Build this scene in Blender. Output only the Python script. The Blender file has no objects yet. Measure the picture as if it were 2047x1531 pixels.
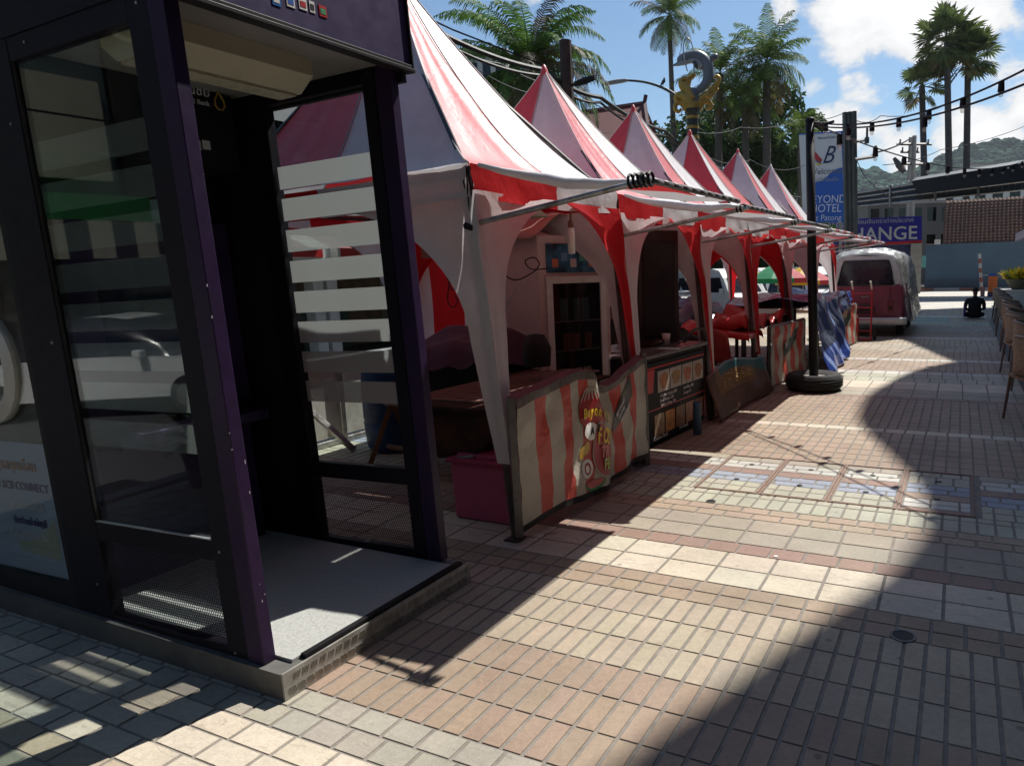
import bpy, bmesh, math, random
from mathutils import Vector, Matrix, noise, Euler
random.seed(7)
C = bpy.context.scene.collection
rad = math.radians
V = Vector

# ---------------------------------------------------------------- camera
# all sizes in metres; the plaza is z = 0, the stall row runs along +Y, the walkway is on its +X side
EYE = V((0, 0, 1.6))
YAW, PITCH, ROLL, FPX = -0.43133342, -0.15535623, -0.025, 1400.0
cy_, sy_ = math.cos(YAW), math.sin(YAW)
FWD = V((sy_*math.cos(PITCH), cy_*math.cos(PITCH), math.sin(PITCH)))
R0 = V((cy_, -sy_, 0)); U0 = R0.cross(FWD)
RGT = R0*math.cos(ROLL) + U0*math.sin(ROLL)
UPV = -R0*math.sin(ROLL) + U0*math.cos(ROLL)
def ray(x, y): return RGT*((x-1273.5)/FPX) + UPV*((765.5-y)/FPX) + FWD
def at(x, y, d): return EYE + ray(x, y)*d                 # photo pixel at forward depth d
def onx(x, y, X):
    r = ray(x, y); return EYE + r*((X-EYE.x)/r.x)
def ony(x, y, Y):
    r = ray(x, y); return EYE + r*((Y-EYE.y)/r.y)
def onz(x, y, z=0):
    r = ray(x, y); return EYE + r*((z-EYE.z)/r.z)
cam = bpy.data.cameras.new('camera'); co = bpy.data.objects.new('camera', cam); C.objects.link(co)
m = Matrix.Identity(4)
for i, a in enumerate((RGT, UPV, -FWD)):
    for j in range(3): m[j][i] = a[j]
m.translation = EYE
co.matrix_world = m
cam.sensor_width = 36; cam.lens = FPX/2047*36; cam.shift_x = -250/2047; cam.clip_end = 4000; cam.clip_start = .05
bpy.context.scene.camera = co

# ---------------------------------------------------------------- materials
def newmat(name):
    mt = bpy.data.materials.new(name); mt.use_nodes = True
    nt = mt.node_tree; nt.nodes.clear()
    out = nt.nodes.new('ShaderNodeOutputMaterial')
    return mt, nt, out
def N(nt, t, **kw):
    n = nt.nodes.new(t)
    for k, v in kw.items():
        if k in n.inputs: n.inputs[k].default_value = v
        else: setattr(n, k, v)
    return n
def c4(c): return (c[0], c[1], c[2], 1)
def varied(nt, col, var, scale, detail=5, coord='Object'):
    tc = N(nt, 'ShaderNodeTexCoord')
    no = N(nt, 'ShaderNodeTexNoise', Scale=scale, Detail=detail, Roughness=.65)
    nt.links.new(tc.outputs[coord], no.inputs['Vector'])
    rp = N(nt, 'ShaderNodeMapRange'); rp.inputs['From Min'].default_value = .3; rp.inputs['From Max'].default_value = .7
    nt.links.new(no.outputs[0], rp.inputs[0])
    mx = N(nt, 'ShaderNodeMix', data_type='RGBA')
    mx.inputs[6].default_value = c4([max(0, k*(1-var)) for k in col]); mx.inputs[7].default_value = c4([min(1, k*(1+var)) for k in col])
    nt.links.new(rp.outputs[0], mx.inputs[0])
    return mx.outputs[2], no.outputs[0], tc
def M(name, col, rough=.6, metal=0, var=.15, scale=6, bump=.0, spec=.5, coat=0, dirt=None, bscale=None):
    mt, nt, out = newmat(name)
    co_, no, tc = varied(nt, col, var, scale)
    p = N(nt, 'ShaderNodeBsdfPrincipled', Roughness=rough, Metallic=metal)
    p.inputs['Specular IOR Level'].default_value = spec
    p.inputs['Coat Weight'].default_value = coat
    if dirt:
        n2 = N(nt, 'ShaderNodeTexNoise', Scale=scale*.35, Detail=8, Roughness=.75)
        nt.links.new(tc.outputs['Object'], n2.inputs['Vector'])
        r2 = N(nt, 'ShaderNodeMapRange'); r2.inputs['From Min'].default_value = .5; r2.inputs['From Max'].default_value = .68
        nt.links.new(n2.outputs[0], r2.inputs[0])
        m2 = N(nt, 'ShaderNodeMix', data_type='RGBA'); m2.inputs[7].default_value = c4(dirt)
        nt.links.new(r2.outputs[0], m2.inputs[0]); nt.links.new(co_, m2.inputs[6]); co_ = m2.outputs[2]
    nt.links.new(co_, p.inputs['Base Color'])
    mr = N(nt, 'ShaderNodeMapRange'); mr.inputs['To Min'].default_value = max(.02, rough-.1); mr.inputs['To Max'].default_value = min(1, rough+.12)
    nt.links.new(no, mr.inputs[0]); nt.links.new(mr.outputs[0], p.inputs['Roughness'])
    if bump:
        b = N(nt, 'ShaderNodeBump', Strength=bump, Distance=.02)
        if bscale:
            n3 = N(nt, 'ShaderNodeTexNoise', Scale=bscale, Detail=4)
            nt.links.new(tc.outputs['Object'], n3.inputs['Vector']); nt.links.new(n3.outputs[0], b.inputs['Height'])
        else: nt.links.new(no, b.inputs['Height'])
        nt.links.new(b.outputs[0], p.inputs['Normal'])
    nt.links.new(p.outputs[0], out.inputs[0])
    return mt
def fabric(name, col, tr=.3, rough=.5, sheen=.2, spec=.4, bump=.25, scale=9, coat=0):
    mt, nt, out = newmat(name)
    co_, no, tc = varied(nt, col, .13, 2.2, 8)
    p = N(nt, 'ShaderNodeBsdfPrincipled', Roughness=rough); p.inputs['Specular IOR Level'].default_value = spec
    p.inputs['Sheen Weight'].default_value = sheen; p.inputs['Coat Weight'].default_value = coat; p.inputs['Coat Roughness'].default_value = .42
    t = N(nt, 'ShaderNodeBsdfTranslucent')
    nt.links.new(co_, p.inputs['Base Color']); nt.links.new(co_, t.inputs['Color'])
    n2 = N(nt, 'ShaderNodeTexNoise', Scale=scale, Detail=3, Distortion=1.2)
    nt.links.new(tc.outputs['Object'], n2.inputs['Vector'])
    b = N(nt, 'ShaderNodeBump', Strength=bump, Distance=.03)
    nt.links.new(n2.outputs[0], b.inputs['Height'])
    nt.links.new(b.outputs[0], p.inputs['Normal'])
    mx = N(nt, 'ShaderNodeMixShader'); mx.inputs[0].default_value = tr
    nt.links.new(p.outputs[0], mx.inputs[1]); nt.links.new(t.outputs[0], mx.inputs[2]); nt.links.new(mx.outputs[0], out.inputs[0])
    return mt
def glassmat(name, tint=(.9, .95, .95), ior=1.5, rough=.0, haze=0., refl=1.):
    mt, nt, out = newmat(name)
    t = N(nt, 'ShaderNodeBsdfTransparent', Color=c4(tint)); g = N(nt, 'ShaderNodeBsdfGlossy', Roughness=rough)
    lw = N(nt, 'ShaderNodeLayerWeight', Blend=.5)
    pw = N(nt, 'ShaderNodeMath', operation='POWER'); pw.inputs[1].default_value = 4; nt.links.new(lw.outputs['Facing'], pw.inputs[0])
    f0 = ((ior-1)/(ior+1))**2
    ml = N(nt, 'ShaderNodeMath', operation='MULTIPLY_ADD'); ml.inputs[1].default_value = (1-f0)*refl; ml.inputs[2].default_value = f0*refl; nt.links.new(pw.outputs[0], ml.inputs[0])
    mx = N(nt, 'ShaderNodeMixShader'); nt.links.new(ml.outputs[0], mx.inputs[0])
    nt.links.new(t.outputs[0], mx.inputs[1]); nt.links.new(g.outputs[0], mx.inputs[2])
    s = mx.outputs[0]
    if haze:
        d = N(nt, 'ShaderNodeBsdfDiffuse', Color=(.5, .49, .48, 1)); tl = N(nt, 'ShaderNodeBsdfTranslucent', Color=(.52, .51, .5, 1))
        a = N(nt, 'ShaderNodeMixShader'); a.inputs[0].default_value = .62
        nt.links.new(d.outputs[0], a.inputs[1]); nt.links.new(tl.outputs[0], a.inputs[2])
        m2 = N(nt, 'ShaderNodeMixShader'); m2.inputs[0].default_value = haze
        nt.links.new(s, m2.inputs[1]); nt.links.new(a.outputs[0], m2.inputs[2]); s = m2.outputs[0]
    nt.links.new(s, out.inputs[0])
    return mt
def leafmat(name, col, var=.5, tr=.3, rough=.6, spec=.2):
    mt, nt, out = newmat(name)
    tc = N(nt, 'ShaderNodeNewGeometry')
    rp = N(nt, 'ShaderNodeMix', data_type='RGBA')
    rp.inputs[6].default_value = c4([k*(1-var) for k in col]); rp.inputs[7].default_value = c4([min(1, k*(1+var)) for k in col])
    nt.links.new(tc.outputs['Random Per Island'], rp.inputs[0])
    p = N(nt, 'ShaderNodeBsdfPrincipled', Roughness=rough); p.inputs['Specular IOR Level'].default_value = spec; t = N(nt, 'ShaderNodeBsdfTranslucent')
    nt.links.new(rp.outputs[2], p.inputs['Base Color']); nt.links.new(rp.outputs[2], t.inputs['Color'])
    mx = N(nt, 'ShaderNodeMixShader'); mx.inputs[0].default_value = tr
    nt.links.new(p.outputs[0], mx.inputs[1]); nt.links.new(t.outputs[0], mx.inputs[2]); nt.links.new(mx.outputs[0], out.inputs[0])
    return mt
def tilemat(name):
    mt, nt, out = newmat(name)
    at_ = N(nt, 'ShaderNodeAttribute', attribute_name='tint')
    tc = N(nt, 'ShaderNodeTexCoord')
    n1 = N(nt, 'ShaderNodeTexNoise', Scale=38, Detail=6, Roughness=.7)
    mp = N(nt, 'ShaderNodeMapping'); mp.inputs['Rotation'].default_value = (0, 0, .6); mp.inputs['Scale'].default_value = (5, 26, 1)
    n2 = N(nt, 'ShaderNodeTexNoise', Scale=1.2, Detail=5, Distortion=1.5)
    n3 = N(nt, 'ShaderNodeTexNoise', Scale=1.3, Detail=6, Roughness=.7)
    for a in (n1, mp, n3): nt.links.new(tc.outputs['Object'], a.inputs['Vector'])
    nt.links.new(mp.outputs[0], n2.inputs['Vector'])
    def rng(src, a, b, lo, hi):
        r = N(nt, 'ShaderNodeMapRange'); r.inputs['From Min'].default_value = a; r.inputs['From Max'].default_value = b
        r.inputs['To Min'].default_value = lo; r.inputs['To Max'].default_value = hi; nt.links.new(src, r.inputs[0]); return r.outputs[0]
    f1 = rng(n1.outputs[0], .3, .7, .86, 1.08); f2 = rng(n2.outputs[0], .33, .4, .78, 1.0); f3 = rng(n3.outputs[0], .3, .7, .70, 1.06)
    a = N(nt, 'ShaderNodeMath', operation='MULTIPLY'); nt.links.new(f1, a.inputs[0]); nt.links.new(f3, a.inputs[1])
    b = N(nt, 'ShaderNodeMath', operation='MULTIPLY'); nt.links.new(a.outputs[0], b.inputs[0])
    lerp = N(nt, 'ShaderNodeMix', data_type='FLOAT'); lerp.inputs[2].default_value = 1
    nt.links.new(at_.outputs['Alpha'], lerp.inputs[0]); nt.links.new(f2, lerp.inputs[3]); nt.links.new(lerp.outputs[0], b.inputs[1])
    mx = N(nt, 'ShaderNodeMix', data_type='RGBA', blend_type='MULTIPLY'); mx.inputs[0].default_value = 1
    nt.links.new(at_.outputs['Color'], mx.inputs[6]); nt.links.new(b.outputs[0], mx.inputs[7])
    vo = N(nt, 'ShaderNodeTexVoronoi', Scale=4.3); nt.links.new(tc.outputs['Object'], vo.inputs['Vector'])
    gum = rng(vo.outputs['Distance'], .055, .075, .62, 1.0)
    n5 = N(nt, 'ShaderNodeTexNoise', Scale=150, Detail=3); nt.links.new(tc.outputs['Object'], n5.inputs['Vector'])
    grit = rng(n5.outputs[0], .32, .45, .8, 1.0)
    gg = N(nt, 'ShaderNodeMath', operation='MULTIPLY'); nt.links.new(gum, gg.inputs[0]); nt.links.new(grit, gg.inputs[1])
    b2 = N(nt, 'ShaderNodeMath', operation='MULTIPLY'); nt.links.new(b.outputs[0], b2.inputs[0]); nt.links.new(gg.outputs[0], b2.inputs[1]); nt.links.new(b2.outputs[0], mx.inputs[7])
    # rusty spots
    n4 = N(nt, 'ShaderNodeTexNoise', Scale=5.5, Detail=3); nt.links.new(tc.outputs['Object'], n4.inputs['Vector'])
    sp = rng(n4.outputs[0], .69, .76, 0, .6)
    m3 = N(nt, 'ShaderNodeMix', data_type='RGBA'); m3.inputs[7].default_value = (.16, .07, .04, 1)
    nt.links.new(sp, m3.inputs[0]); nt.links.new(mx.outputs[2], m3.inputs[6])
    p = N(nt, 'ShaderNodeBsdfPrincipled', Roughness=.62); p.inputs['Specular IOR Level'].default_value = .35
    nt.links.new(m3.outputs[2], p.inputs['Base Color'])
    ad = N(nt, 'ShaderNodeMath', operation='MULTIPLY_ADD'); ad.inputs[1].default_value = .35
    nt.links.new(n1.outputs[0], ad.inputs[0]); nt.links.new(lerp.outputs[0], ad.inputs[2])
    bp = N(nt, 'ShaderNodeBump', Strength=.5, Distance=.008); nt.links.new(ad.outputs[0], bp.inputs['Height']); nt.links.new(bp.outputs[0], p.inputs['Normal'])
    nt.links.new(p.outputs[0], out.inputs[0])
    return mt

mt_red = fabric('red_vinyl', (.70, .035, .04), .24, .46, .15, 1.0, .2, coat=.6)
mt_white = fabric('white_vinyl', (.80, .78, .79), .2, .46, .1, .8, .2, coat=.5)
mt_redv = fabric('red_valance', (.62, .016, .022), .42, .6, 0, .25, .2); mt_whitev = fabric('white_valance', (.72, .69, .70), .32, .6, 0, .25, .2)
mt_tile = tilemat('paving_tiles')
mt_grout = M('grout', (.225, .2, .172), .9, var=.25, scale=14, bump=.3)
mt_asphalt = M('asphalt', (.06, .06, .062), .9, var=.3, scale=30, bump=.3)
mt_concrete = M('concrete', (.36, .34, .31), .85, var=.2, scale=5, bump=.2)
mt_purple = M('purple_paint', (.022, .007, .042), .45, spec=.3, var=.25, scale=18, bump=.04, dirt=(.02, .012, .03))
mt_dkpurple = M('dark_purple_paint', (.006, .004, .010), .55, spec=.22, var=.3, scale=14, bump=.05)
mt_fascia = M('violet_fascia', (.05, .033, .1), .42, var=.15, scale=10)
mt_black = M('black_paint', (.010, .009, .011), .55, spec=.25, var=.3, scale=10, bump=.05)
mt_matblk = M('black_rubber', (.018, .017, .017), .82, var=.35, scale=22, bump=.35)
mt_steel = M('galvanised_steel', (.42, .41, .40), .42, .85, var=.3, scale=20, bump=.08, dirt=(.16, .12, .09))
mt_plate = M('checker_plate', (.36, .35, .325), .5, .35, var=.25, scale=14, bump=.15, dirt=(.22, .19, .15))
mt_mat = M('grey_mat', (.40, .405, .385), .7, var=.14, scale=60, bump=.35)
mt_cream = M('cream_enamel', (.5, .46, .34), .5, var=.08, scale=5)
mt_glass = glassmat('clear_glass', (.90, .94, .94), refl=.6)
mt_darkglass = glassmat('tinted_glass', (.10, .12, .13), 1.55)
mt_frost = glassmat('frosted_film', (.85, .88, .88), 1.45, .3, .66, .6)
mt_frostn = glassmat('dimmed_frosted_film', (.8, .9, .88), 1.45, .2, .12, .6)  # same film as the far pane, coloured fainter and teal for its weaker light
mt_perf = M('perforated_sheet', (.03, .024, .035), .5, .3, var=.15, scale=20)
mt_ltxt = M('pale_print', (.62, .6, .62), .6, var=.05)
mt_white_p = M('white_paint', (.74, .73, .70), .45, var=.08, scale=4, dirt=(.5, .46, .4))
mt_redp = M('red_paint', (.5, .02, .025), .4, var=.15, scale=8)
mt_orange = M('orange_paint', (.75, .17, .03), .5, var=.12)
mt_wood = M('brown_wood', (.2, .1, .045), .6, var=.35, scale=9, bump=.1)
mt_rust = M('rusty_iron', (.06, .028, .018), .75, .4, var=.6, scale=10, bump=.5, dirt=(.14, .045, .02))
mt_pink = M('pink_plastic', (.62, .12, .24), .45, var=.06)
mt_dkred = M('dark_red_lid', (.42, .05, .12), .5, var=.1)
mt_yellow = M('yellow_paint', (.75, .5, .04), .5, var=.1)
mt_blue = M('blue_paint', (.015, .10, .42), .45, var=.12)
mt_navy = M('navy_paint', (.03, .03, .26), .45, var=.1)
mt_gold = M('gold_paint', (.5, .3, .055), .42, .35, var=.25, scale=6, bump=.1)
mt_green = M('green_paint', (.03, .25, .1), .5, var=.15)
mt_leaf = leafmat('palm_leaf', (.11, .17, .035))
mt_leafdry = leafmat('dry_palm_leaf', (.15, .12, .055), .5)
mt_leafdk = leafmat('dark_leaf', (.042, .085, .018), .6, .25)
mt_fan = leafmat('fan_palm_leaf', (.095, .13, .04), .5)
mt_croton = leafmat('croton_leaf', (.5, .36, .02), .6)
mt_bark = M('grey_bark', (.10, .085, .07), .9, var=.35, scale=9, bump=.5)
mt_bulb = glassmat('bulb_glass', (.97, .97, .95), 1.5, .02, .25)

# ---------------------------------------------------------------- mesh builder
class MB:
    def __init__(s): s.v = []; s.f = []; s.m = []
    def add(s, vs, fs, mi=0):
        o = len(s.v); s.v += [V(p) for p in vs]
        for f in fs: s.f.append([o+i for i in f]); s.m.append(mi)
        return s
    def poly(s, pts, mi=0): return s.add(pts, [list(range(len(pts)))], mi)
    def box(s, c, d, mi=0, rot=None, taper=1.0):
        c = V(c); h = V(d)*.5; vs = []
        for z in (-1, 1):
            k = taper if z > 0 else 1
            for x, y in ((-1, -1), (1, -1), (1, 1), (-1, 1)):
                p = V((x*h.x*k, y*h.y*k, z*h.z))
                if rot is not None: p = rot @ p
                vs.append(c+p)
        return s.add(vs, [[3, 2, 1, 0], [4, 5, 6, 7], [0, 1, 5, 4], [1, 2, 6, 5], [2, 3, 7, 6], [3, 0, 4, 7]], mi)
    def bx(s, x0, x1, y0, y1, z0, z1, mi=0): return s.box(((x0+x1)/2, (y0+y1)/2, (z0+z1)/2), (abs(x1-x0), abs(y1-y0), abs(z1-z0)), mi)
    def tube(s, pts, r, n=8, mi=0, cap=True):
        pts = [V(p) for p in pts]; k = len(pts)
        rr = r if isinstance(r, (list, tuple)) else [r]*k
        rings = []; prev = None
        for i, p in enumerate(pts):
            t = (pts[min(i+1, k-1)]-pts[max(i-1, 0)])
            t = t.normalized() if t.length > 1e-9 else V((0, 0, 1))
            if prev is None:
                a = V((0, 0, 1)) if abs(t.z) < .9 else V((1, 0, 0)); u = t.cross(a).normalized()
            else:
                u = prev - t*prev.dot(t); u = u.normalized() if u.length > 1e-6 else t.orthogonal().normalized()
            prev = u; w = t.cross(u)
            rings.append([p+(u*math.cos(2*math.pi*j/n)+w*math.sin(2*math.pi*j/n))*rr[i] for j in range(n)])
        vs = [q for rg in rings for q in rg]; fs = []
        for i in range(k-1):
            for j in range(n):
                a = i*n+j; b = i*n+(j+1) % n; fs.append([a, b, b+n, a+n])
        if cap: fs.append(list(range(n))[::-1]); fs.append([(k-1)*n+j for j in range(n)])
        return s.add(vs, fs, mi)
    def cyl(s, a, b, r0, r1=None, n=12, mi=0): return s.tube([a, b], [r0, r0 if r1 is None else r1], n, mi)
    def sqtube(s, a, b, w, mi=0):
        return s.tube([a, b], w*.7071, 4, mi)
    def lathe(s, c, prof, n=24, mi=0, sx=1, sy=1):
        c = V(c); vs = []; fs = []
        for r, z in prof:
            for j in range(n): vs.append(c+V((r*sx*math.cos(2*math.pi*j/n), r*sy*math.sin(2*math.pi*j/n), z)))
        for i in range(len(prof)-1):
            for j in range(n):
                a = i*n+j; b = i*n+(j+1) % n; fs.append([a, b, b+n, a+n])
        return s.add(vs, fs, mi)
    def grid(s, fn, nu, nv, mi=0):
        vs = [fn(i/nu, j/nv) for j in range(nv+1) for i in range(nu+1)]; o = len(s.v); s.v += [V(p) for p in vs]
        for j in range(nv):
            for i in range(nu):
                a = o+j*(nu+1)+i; s.f.append([a, a+1, a+nu+2, a+nu+1])
                s.m.append(mi((i+.5)/nu, (j+.5)/nv) if callable(mi) else mi)
        return s
    def build(s, name, mats, parent=None, smooth=False, origin=None, thick=0, bevel=0):
        o = V(origin) if origin is not None else (V(parent['o']) if parent is not None else V((0, 0, 0)))
        me = bpy.data.meshes.new(name)
        me.from_pydata([p-o for p in s.v], [], s.f)
        if not isinstance(mats, (list, tuple)): mats = [mats]
        for q in mats: me.materials.append(q)
        me.polygons.foreach_set('material_index', s.m)
        if smooth: me.polygons.foreach_set('use_smooth', [True]*len(s.f))
        me.update()
        ob = bpy.data.objects.new(name, me); C.objects.link(ob)
        if parent is not None: ob.parent = parent
        elif origin is not None: ob.location = o
        ob['o'] = list(o)
        if thick:
            md = ob.modifiers.new('thickness', 'SOLIDIFY'); md.thickness = thick; md.offset = 0
        if bevel:
            md = ob.modifiers.new('bevel', 'BEVEL'); md.width = bevel; md.segments = 2; md.limit_method = 'ANGLE'; md.angle_limit = .6
        return ob
def tag(o, label=None, cat=None, group=None, kind=None):
    if label: o['label'] = label
    if cat: o['category'] = cat
    if group: o['group'] = group
    if kind: o['kind'] = kind
    return o
def thing(name, label, cat, loc=(0, 0, 0), group=None):
    o = bpy.data.objects.new(name, None); C.objects.link(o); o.location = loc; o['o'] = list(loc); o.empty_display_size = .2
    return tag(o, label, cat, group)
def copy_tree(o, parent=None):
    c = o.copy(); C.objects.link(c)
    if parent is not None: c.parent = parent
    for ch in [q for q in bpy.data.objects if q.parent == o and q != c]: copy_tree(ch, c)
    return c
def place(proto, first, loc, rz, label, group=None, scale=1):
    o = proto if first else copy_tree(proto)
    o.location = loc; o.rotation_euler = (0, 0, rz); o.scale = (scale,)*3
    o['label'] = label
    if group: o['group'] = group
    return o
def text(body, size, mat, parent, org, xd, yd, name='lettering', ex=.002, align='LEFT', sx=1.0, bold=0, label=None, shear=0):
    cu = bpy.data.curves.new('t', 'FONT'); cu.body = body; cu.size = size; cu.align_x = align; cu.extrude = ex; cu.offset = bold; cu.shear = shear
    cu.resolution_u = 3
    ob = bpy.data.objects.new('t', cu); C.objects.link(ob)
    dg = bpy.context.evaluated_depsgraph_get(); dg.update()
    me = bpy.data.meshes.new_from_object(ob.evaluated_get(dg)); bpy.data.objects.remove(ob); bpy.data.curves.remove(cu)
    xd = V(xd).normalized(); yd = V(yd); yd = (yd-xd*yd.dot(xd)).normalized(); zd = xd.cross(yd)
    o = V(parent['o'])
    mm = Matrix(((xd.x*sx, yd.x, zd.x, 0), (xd.y*sx, yd.y, zd.y, 0), (xd.z*sx, yd.z, zd.z, 0), (0, 0, 0, 1)))
    mm.translation = V(org)-o
    me.transform(mm); me.materials.clear(); me.materials.append(mat); me.name = name
    t = bpy.data.objects.new(name, me); C.objects.link(t); t.parent = parent; t['o'] = list(o)
    if label: t['label'] = label
    return t
def tilt(o, ang, pivot, axis):
    R = Matrix.Rotation(ang, 3, axis); p = V(pivot); o.location = p+R @ (V(o.location)-p); o.rotation_euler = R.to_euler()
def rz(a): return Matrix.Rotation(a, 3, 'Z')
# ---------------------------------------------------------------- light and sky
EL, AZ = rad(55.7), rad(17)
SUN = V((math.cos(EL)*math.sin(AZ), math.cos(EL)*math.cos(AZ), math.sin(EL)))
sl = bpy.data.lights.new('sun', 'SUN'); so = bpy.data.objects.new('sun', sl); C.objects.link(so)
sl.energy = 5.0; sl.angle = rad(.53); sl.color = (1, .965, .90)
so.rotation_euler = SUN.to_track_quat('Z', 'Y').to_euler()
w = bpy.data.worlds.new('World'); bpy.context.scene.world = w; w.use_nodes = True
nt = w.node_tree; nt.nodes.clear()
wo = nt.nodes.new('ShaderNodeOutputWorld'); bg = N(nt, 'ShaderNodeBackground', Strength=.07)
sky = nt.nodes.new('ShaderNodeTexSky'); sky.sky_type = 'NISHITA'; sky.sun_disc = False
sky.sun_elevation = EL; sky.sun_rotation = AZ; sky.air_density = 1.1; sky.dust_density = .6; sky.ozone_density = 1.5
tc = N(nt, 'ShaderNodeTexCoord')
mp = N(nt, 'ShaderNodeMapping'); mp.inputs['Scale'].default_value = (7, 7, 11); mp.inputs['Location'].default_value = (1.3, .4, 2.1)
no = N(nt, 'ShaderNodeTexNoise', Scale=1.0, Detail=9, Roughness=.6, Distortion=.25)
nt.links.new(tc.outputs['Generated'], mp.inputs[0]); nt.links.new(mp.outputs[0], no.inputs['Vector'])
acc = None
def blob(px, py, r, amt):
    global acc
    d = ray(px, py).normalized()
    dp = N(nt, 'ShaderNodeVectorMath', operation='DISTANCE'); dp.inputs[1].default_value = d
    nrm = N(nt, 'ShaderNodeVectorMath', operation='NORMALIZE'); nt.links.new(tc.outputs['Generated'], nrm.inputs[0]); nt.links.new(nrm.outputs[0], dp.inputs[0])
    r_ = N(nt, 'ShaderNodeMapRange', interpolation_type='SMOOTHSTEP'); r_.inputs['From Min'].default_value = r/1400*.25; r_.inputs['From Max'].default_value = r/1400
    r_.inputs['To Min'].default_value = amt; r_.inputs['To Max'].default_value = 0
    nt.links.new(dp.outputs['Value'], r_.inputs[0])
    if acc is None: acc = r_.outputs[0]
    else:
        a = N(nt, 'ShaderNodeMath', operation='MAXIMUM'); nt.links.new(acc, a.inputs[0]); nt.links.new(r_.outputs[0], a.inputs[1]); acc = a.outputs[0]
for b_ in ((1720, 40, 130, .52), (1800, 30, 150, .55), (1930, 20, 150, .42), (1990, 60, 100, .36), (1790, 95, 80, .4), (1715, 187, 70, .4), (1760, 185, 60, .38), (1635, 190, 45, .3),
           (1640, 270, 95, .55), (1740, 270, 100, .5), (1800, 310, 90, .5), (1690, 235, 60, .5), (1930, 280, 110, .55), (1990, 300, 90, .45), (2030, 220, 60, .3), (1560, 20, 50, .26), (1220, 10, 60, .22), (2300, 200, 500, .3), (700, -500, 700, .25)):
    blob(*b_)
sm = N(nt, 'ShaderNodeMath', operation='ADD'); n15 = N(nt, 'ShaderNodeMath', operation='MULTIPLY_ADD'); n15.inputs[1].default_value = 1.7; n15.inputs[2].default_value = -.35; nt.links.new(no.outputs[0], n15.inputs[0]); nt.links.new(n15.outputs[0], sm.inputs[0]); nt.links.new(acc, sm.inputs[1])
dn = N(nt, 'ShaderNodeMapRange', interpolation_type='SMOOTHSTEP'); dn.inputs['From Min'].default_value = .70; dn.inputs['From Max'].default_value = .92
nt.links.new(sm.outputs[0], dn.inputs[0])
cl = N(nt, 'ShaderNodeMapRange'); cl.inputs['From Min'].default_value = .7; cl.inputs['From Max'].default_value = 1.25; cl.inputs['To Min'].default_value = 8.4; cl.inputs['To Max'].default_value = 13
nt.links.new(sm.outputs[0], cl.inputs[0])
sg = N(nt, 'ShaderNodeMix', data_type='RGBA', blend_type='MULTIPLY'); sg.inputs[0].default_value = 1; sg.inputs[7].default_value = (.95, 1.15, 1.27, 1)
nt.links.new(sky.outputs[0], sg.inputs[6])
mx = N(nt, 'ShaderNodeMix', data_type='RGBA'); nt.links.new(dn.outputs[0], mx.inputs[0]); nt.links.new(sg.outputs[2], mx.inputs[6]); nt.links.new(cl.outputs[0], mx.inputs[7])
nt.links.new(mx.outputs[2], bg.inputs[0]); nt.links.new(bg.outputs[0], wo.inputs[0])
vs_ = bpy.context.scene.view_settings; vs_.view_transform = 'Standard'; vs_.look = 'None'; vs_.exposure = .36; vs_.gamma = 1
bpy.context.scene.cycles.max_bounces = 8; bpy.context.scene.cycles.transparent_max_bounces = 24

# ---------------------------------------------------------------- air
hm, hn_, ho = newmat('haze_air'); pv_ = N(hn_, 'ShaderNodeVolumePrincipled'); pv_.inputs['Color'].default_value = (.86, .92, 1, 1); pv_.inputs['Density'].default_value = .00016; pv_.inputs['Anisotropy'].default_value = .2
hn_.links.new(pv_.outputs[0], ho.inputs['Volume'])
g_ = None
# ---------------------------------------------------------------- ground
EDGE = .80
g = MB(); g.poly([(-900, -300, -.47), (900, -300, -.47), (900, 1500, -.47), (-900, 1500, -.47)])
tag(g.build('ground', M('bare_ground', (.16, .14, .11), .95, var=.3, scale=.3)), kind='structure')
g = MB(); g.bx(-5.75, EDGE, -6, 28.5, -.45, -.0045)
tag(g.build('plaza', mt_grout), kind='structure')
g = MB(); g.poly([(-13.2, -60, -.45), (-5.75, -60, -.45), (-5.75, 60, -.45), (-13.2, 60, -.45)])
tag(g.build('road', mt_asphalt), kind='structure')
g = MB(); g.bx(-5.75, 60, 28.5, 49.6, -.44, -.012)
tag(g.build('side_road', M('pale_concrete_road', (.5, .47, .42), .85, var=.15, scale=1.2, bump=.15, dirt=(.36, .33, .29))), kind='structure')
g = MB()
for i in range(12): g.bx(-6+i*1.5, -6+i*1.5+1.49, 49.6, 50.0, -.02, .16, i % 2)
tag(g.build('kerb', [M('red_kerb_paint', (.42, .2, .14), .7), M('white_kerb_paint', (.55, .53, .5), .7)]), kind='structure')
g = MB(); g.bx(EDGE, 9, -6, 28.5, -.44, -.004)
tag(g.build('terrace', M('dark_terrace_tile', (.05, .045, .05), .5, var=.3, scale=4, bump=.1)), kind='structure')
g = MB(); g.bx(-13.6, -13.2, -60, 60, -.45, -.3); g.bx(-5.78, -5.62, -6, 28.5, -.46, .02)
tag(g.build('kerb', mt_concrete), kind='structure')

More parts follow.
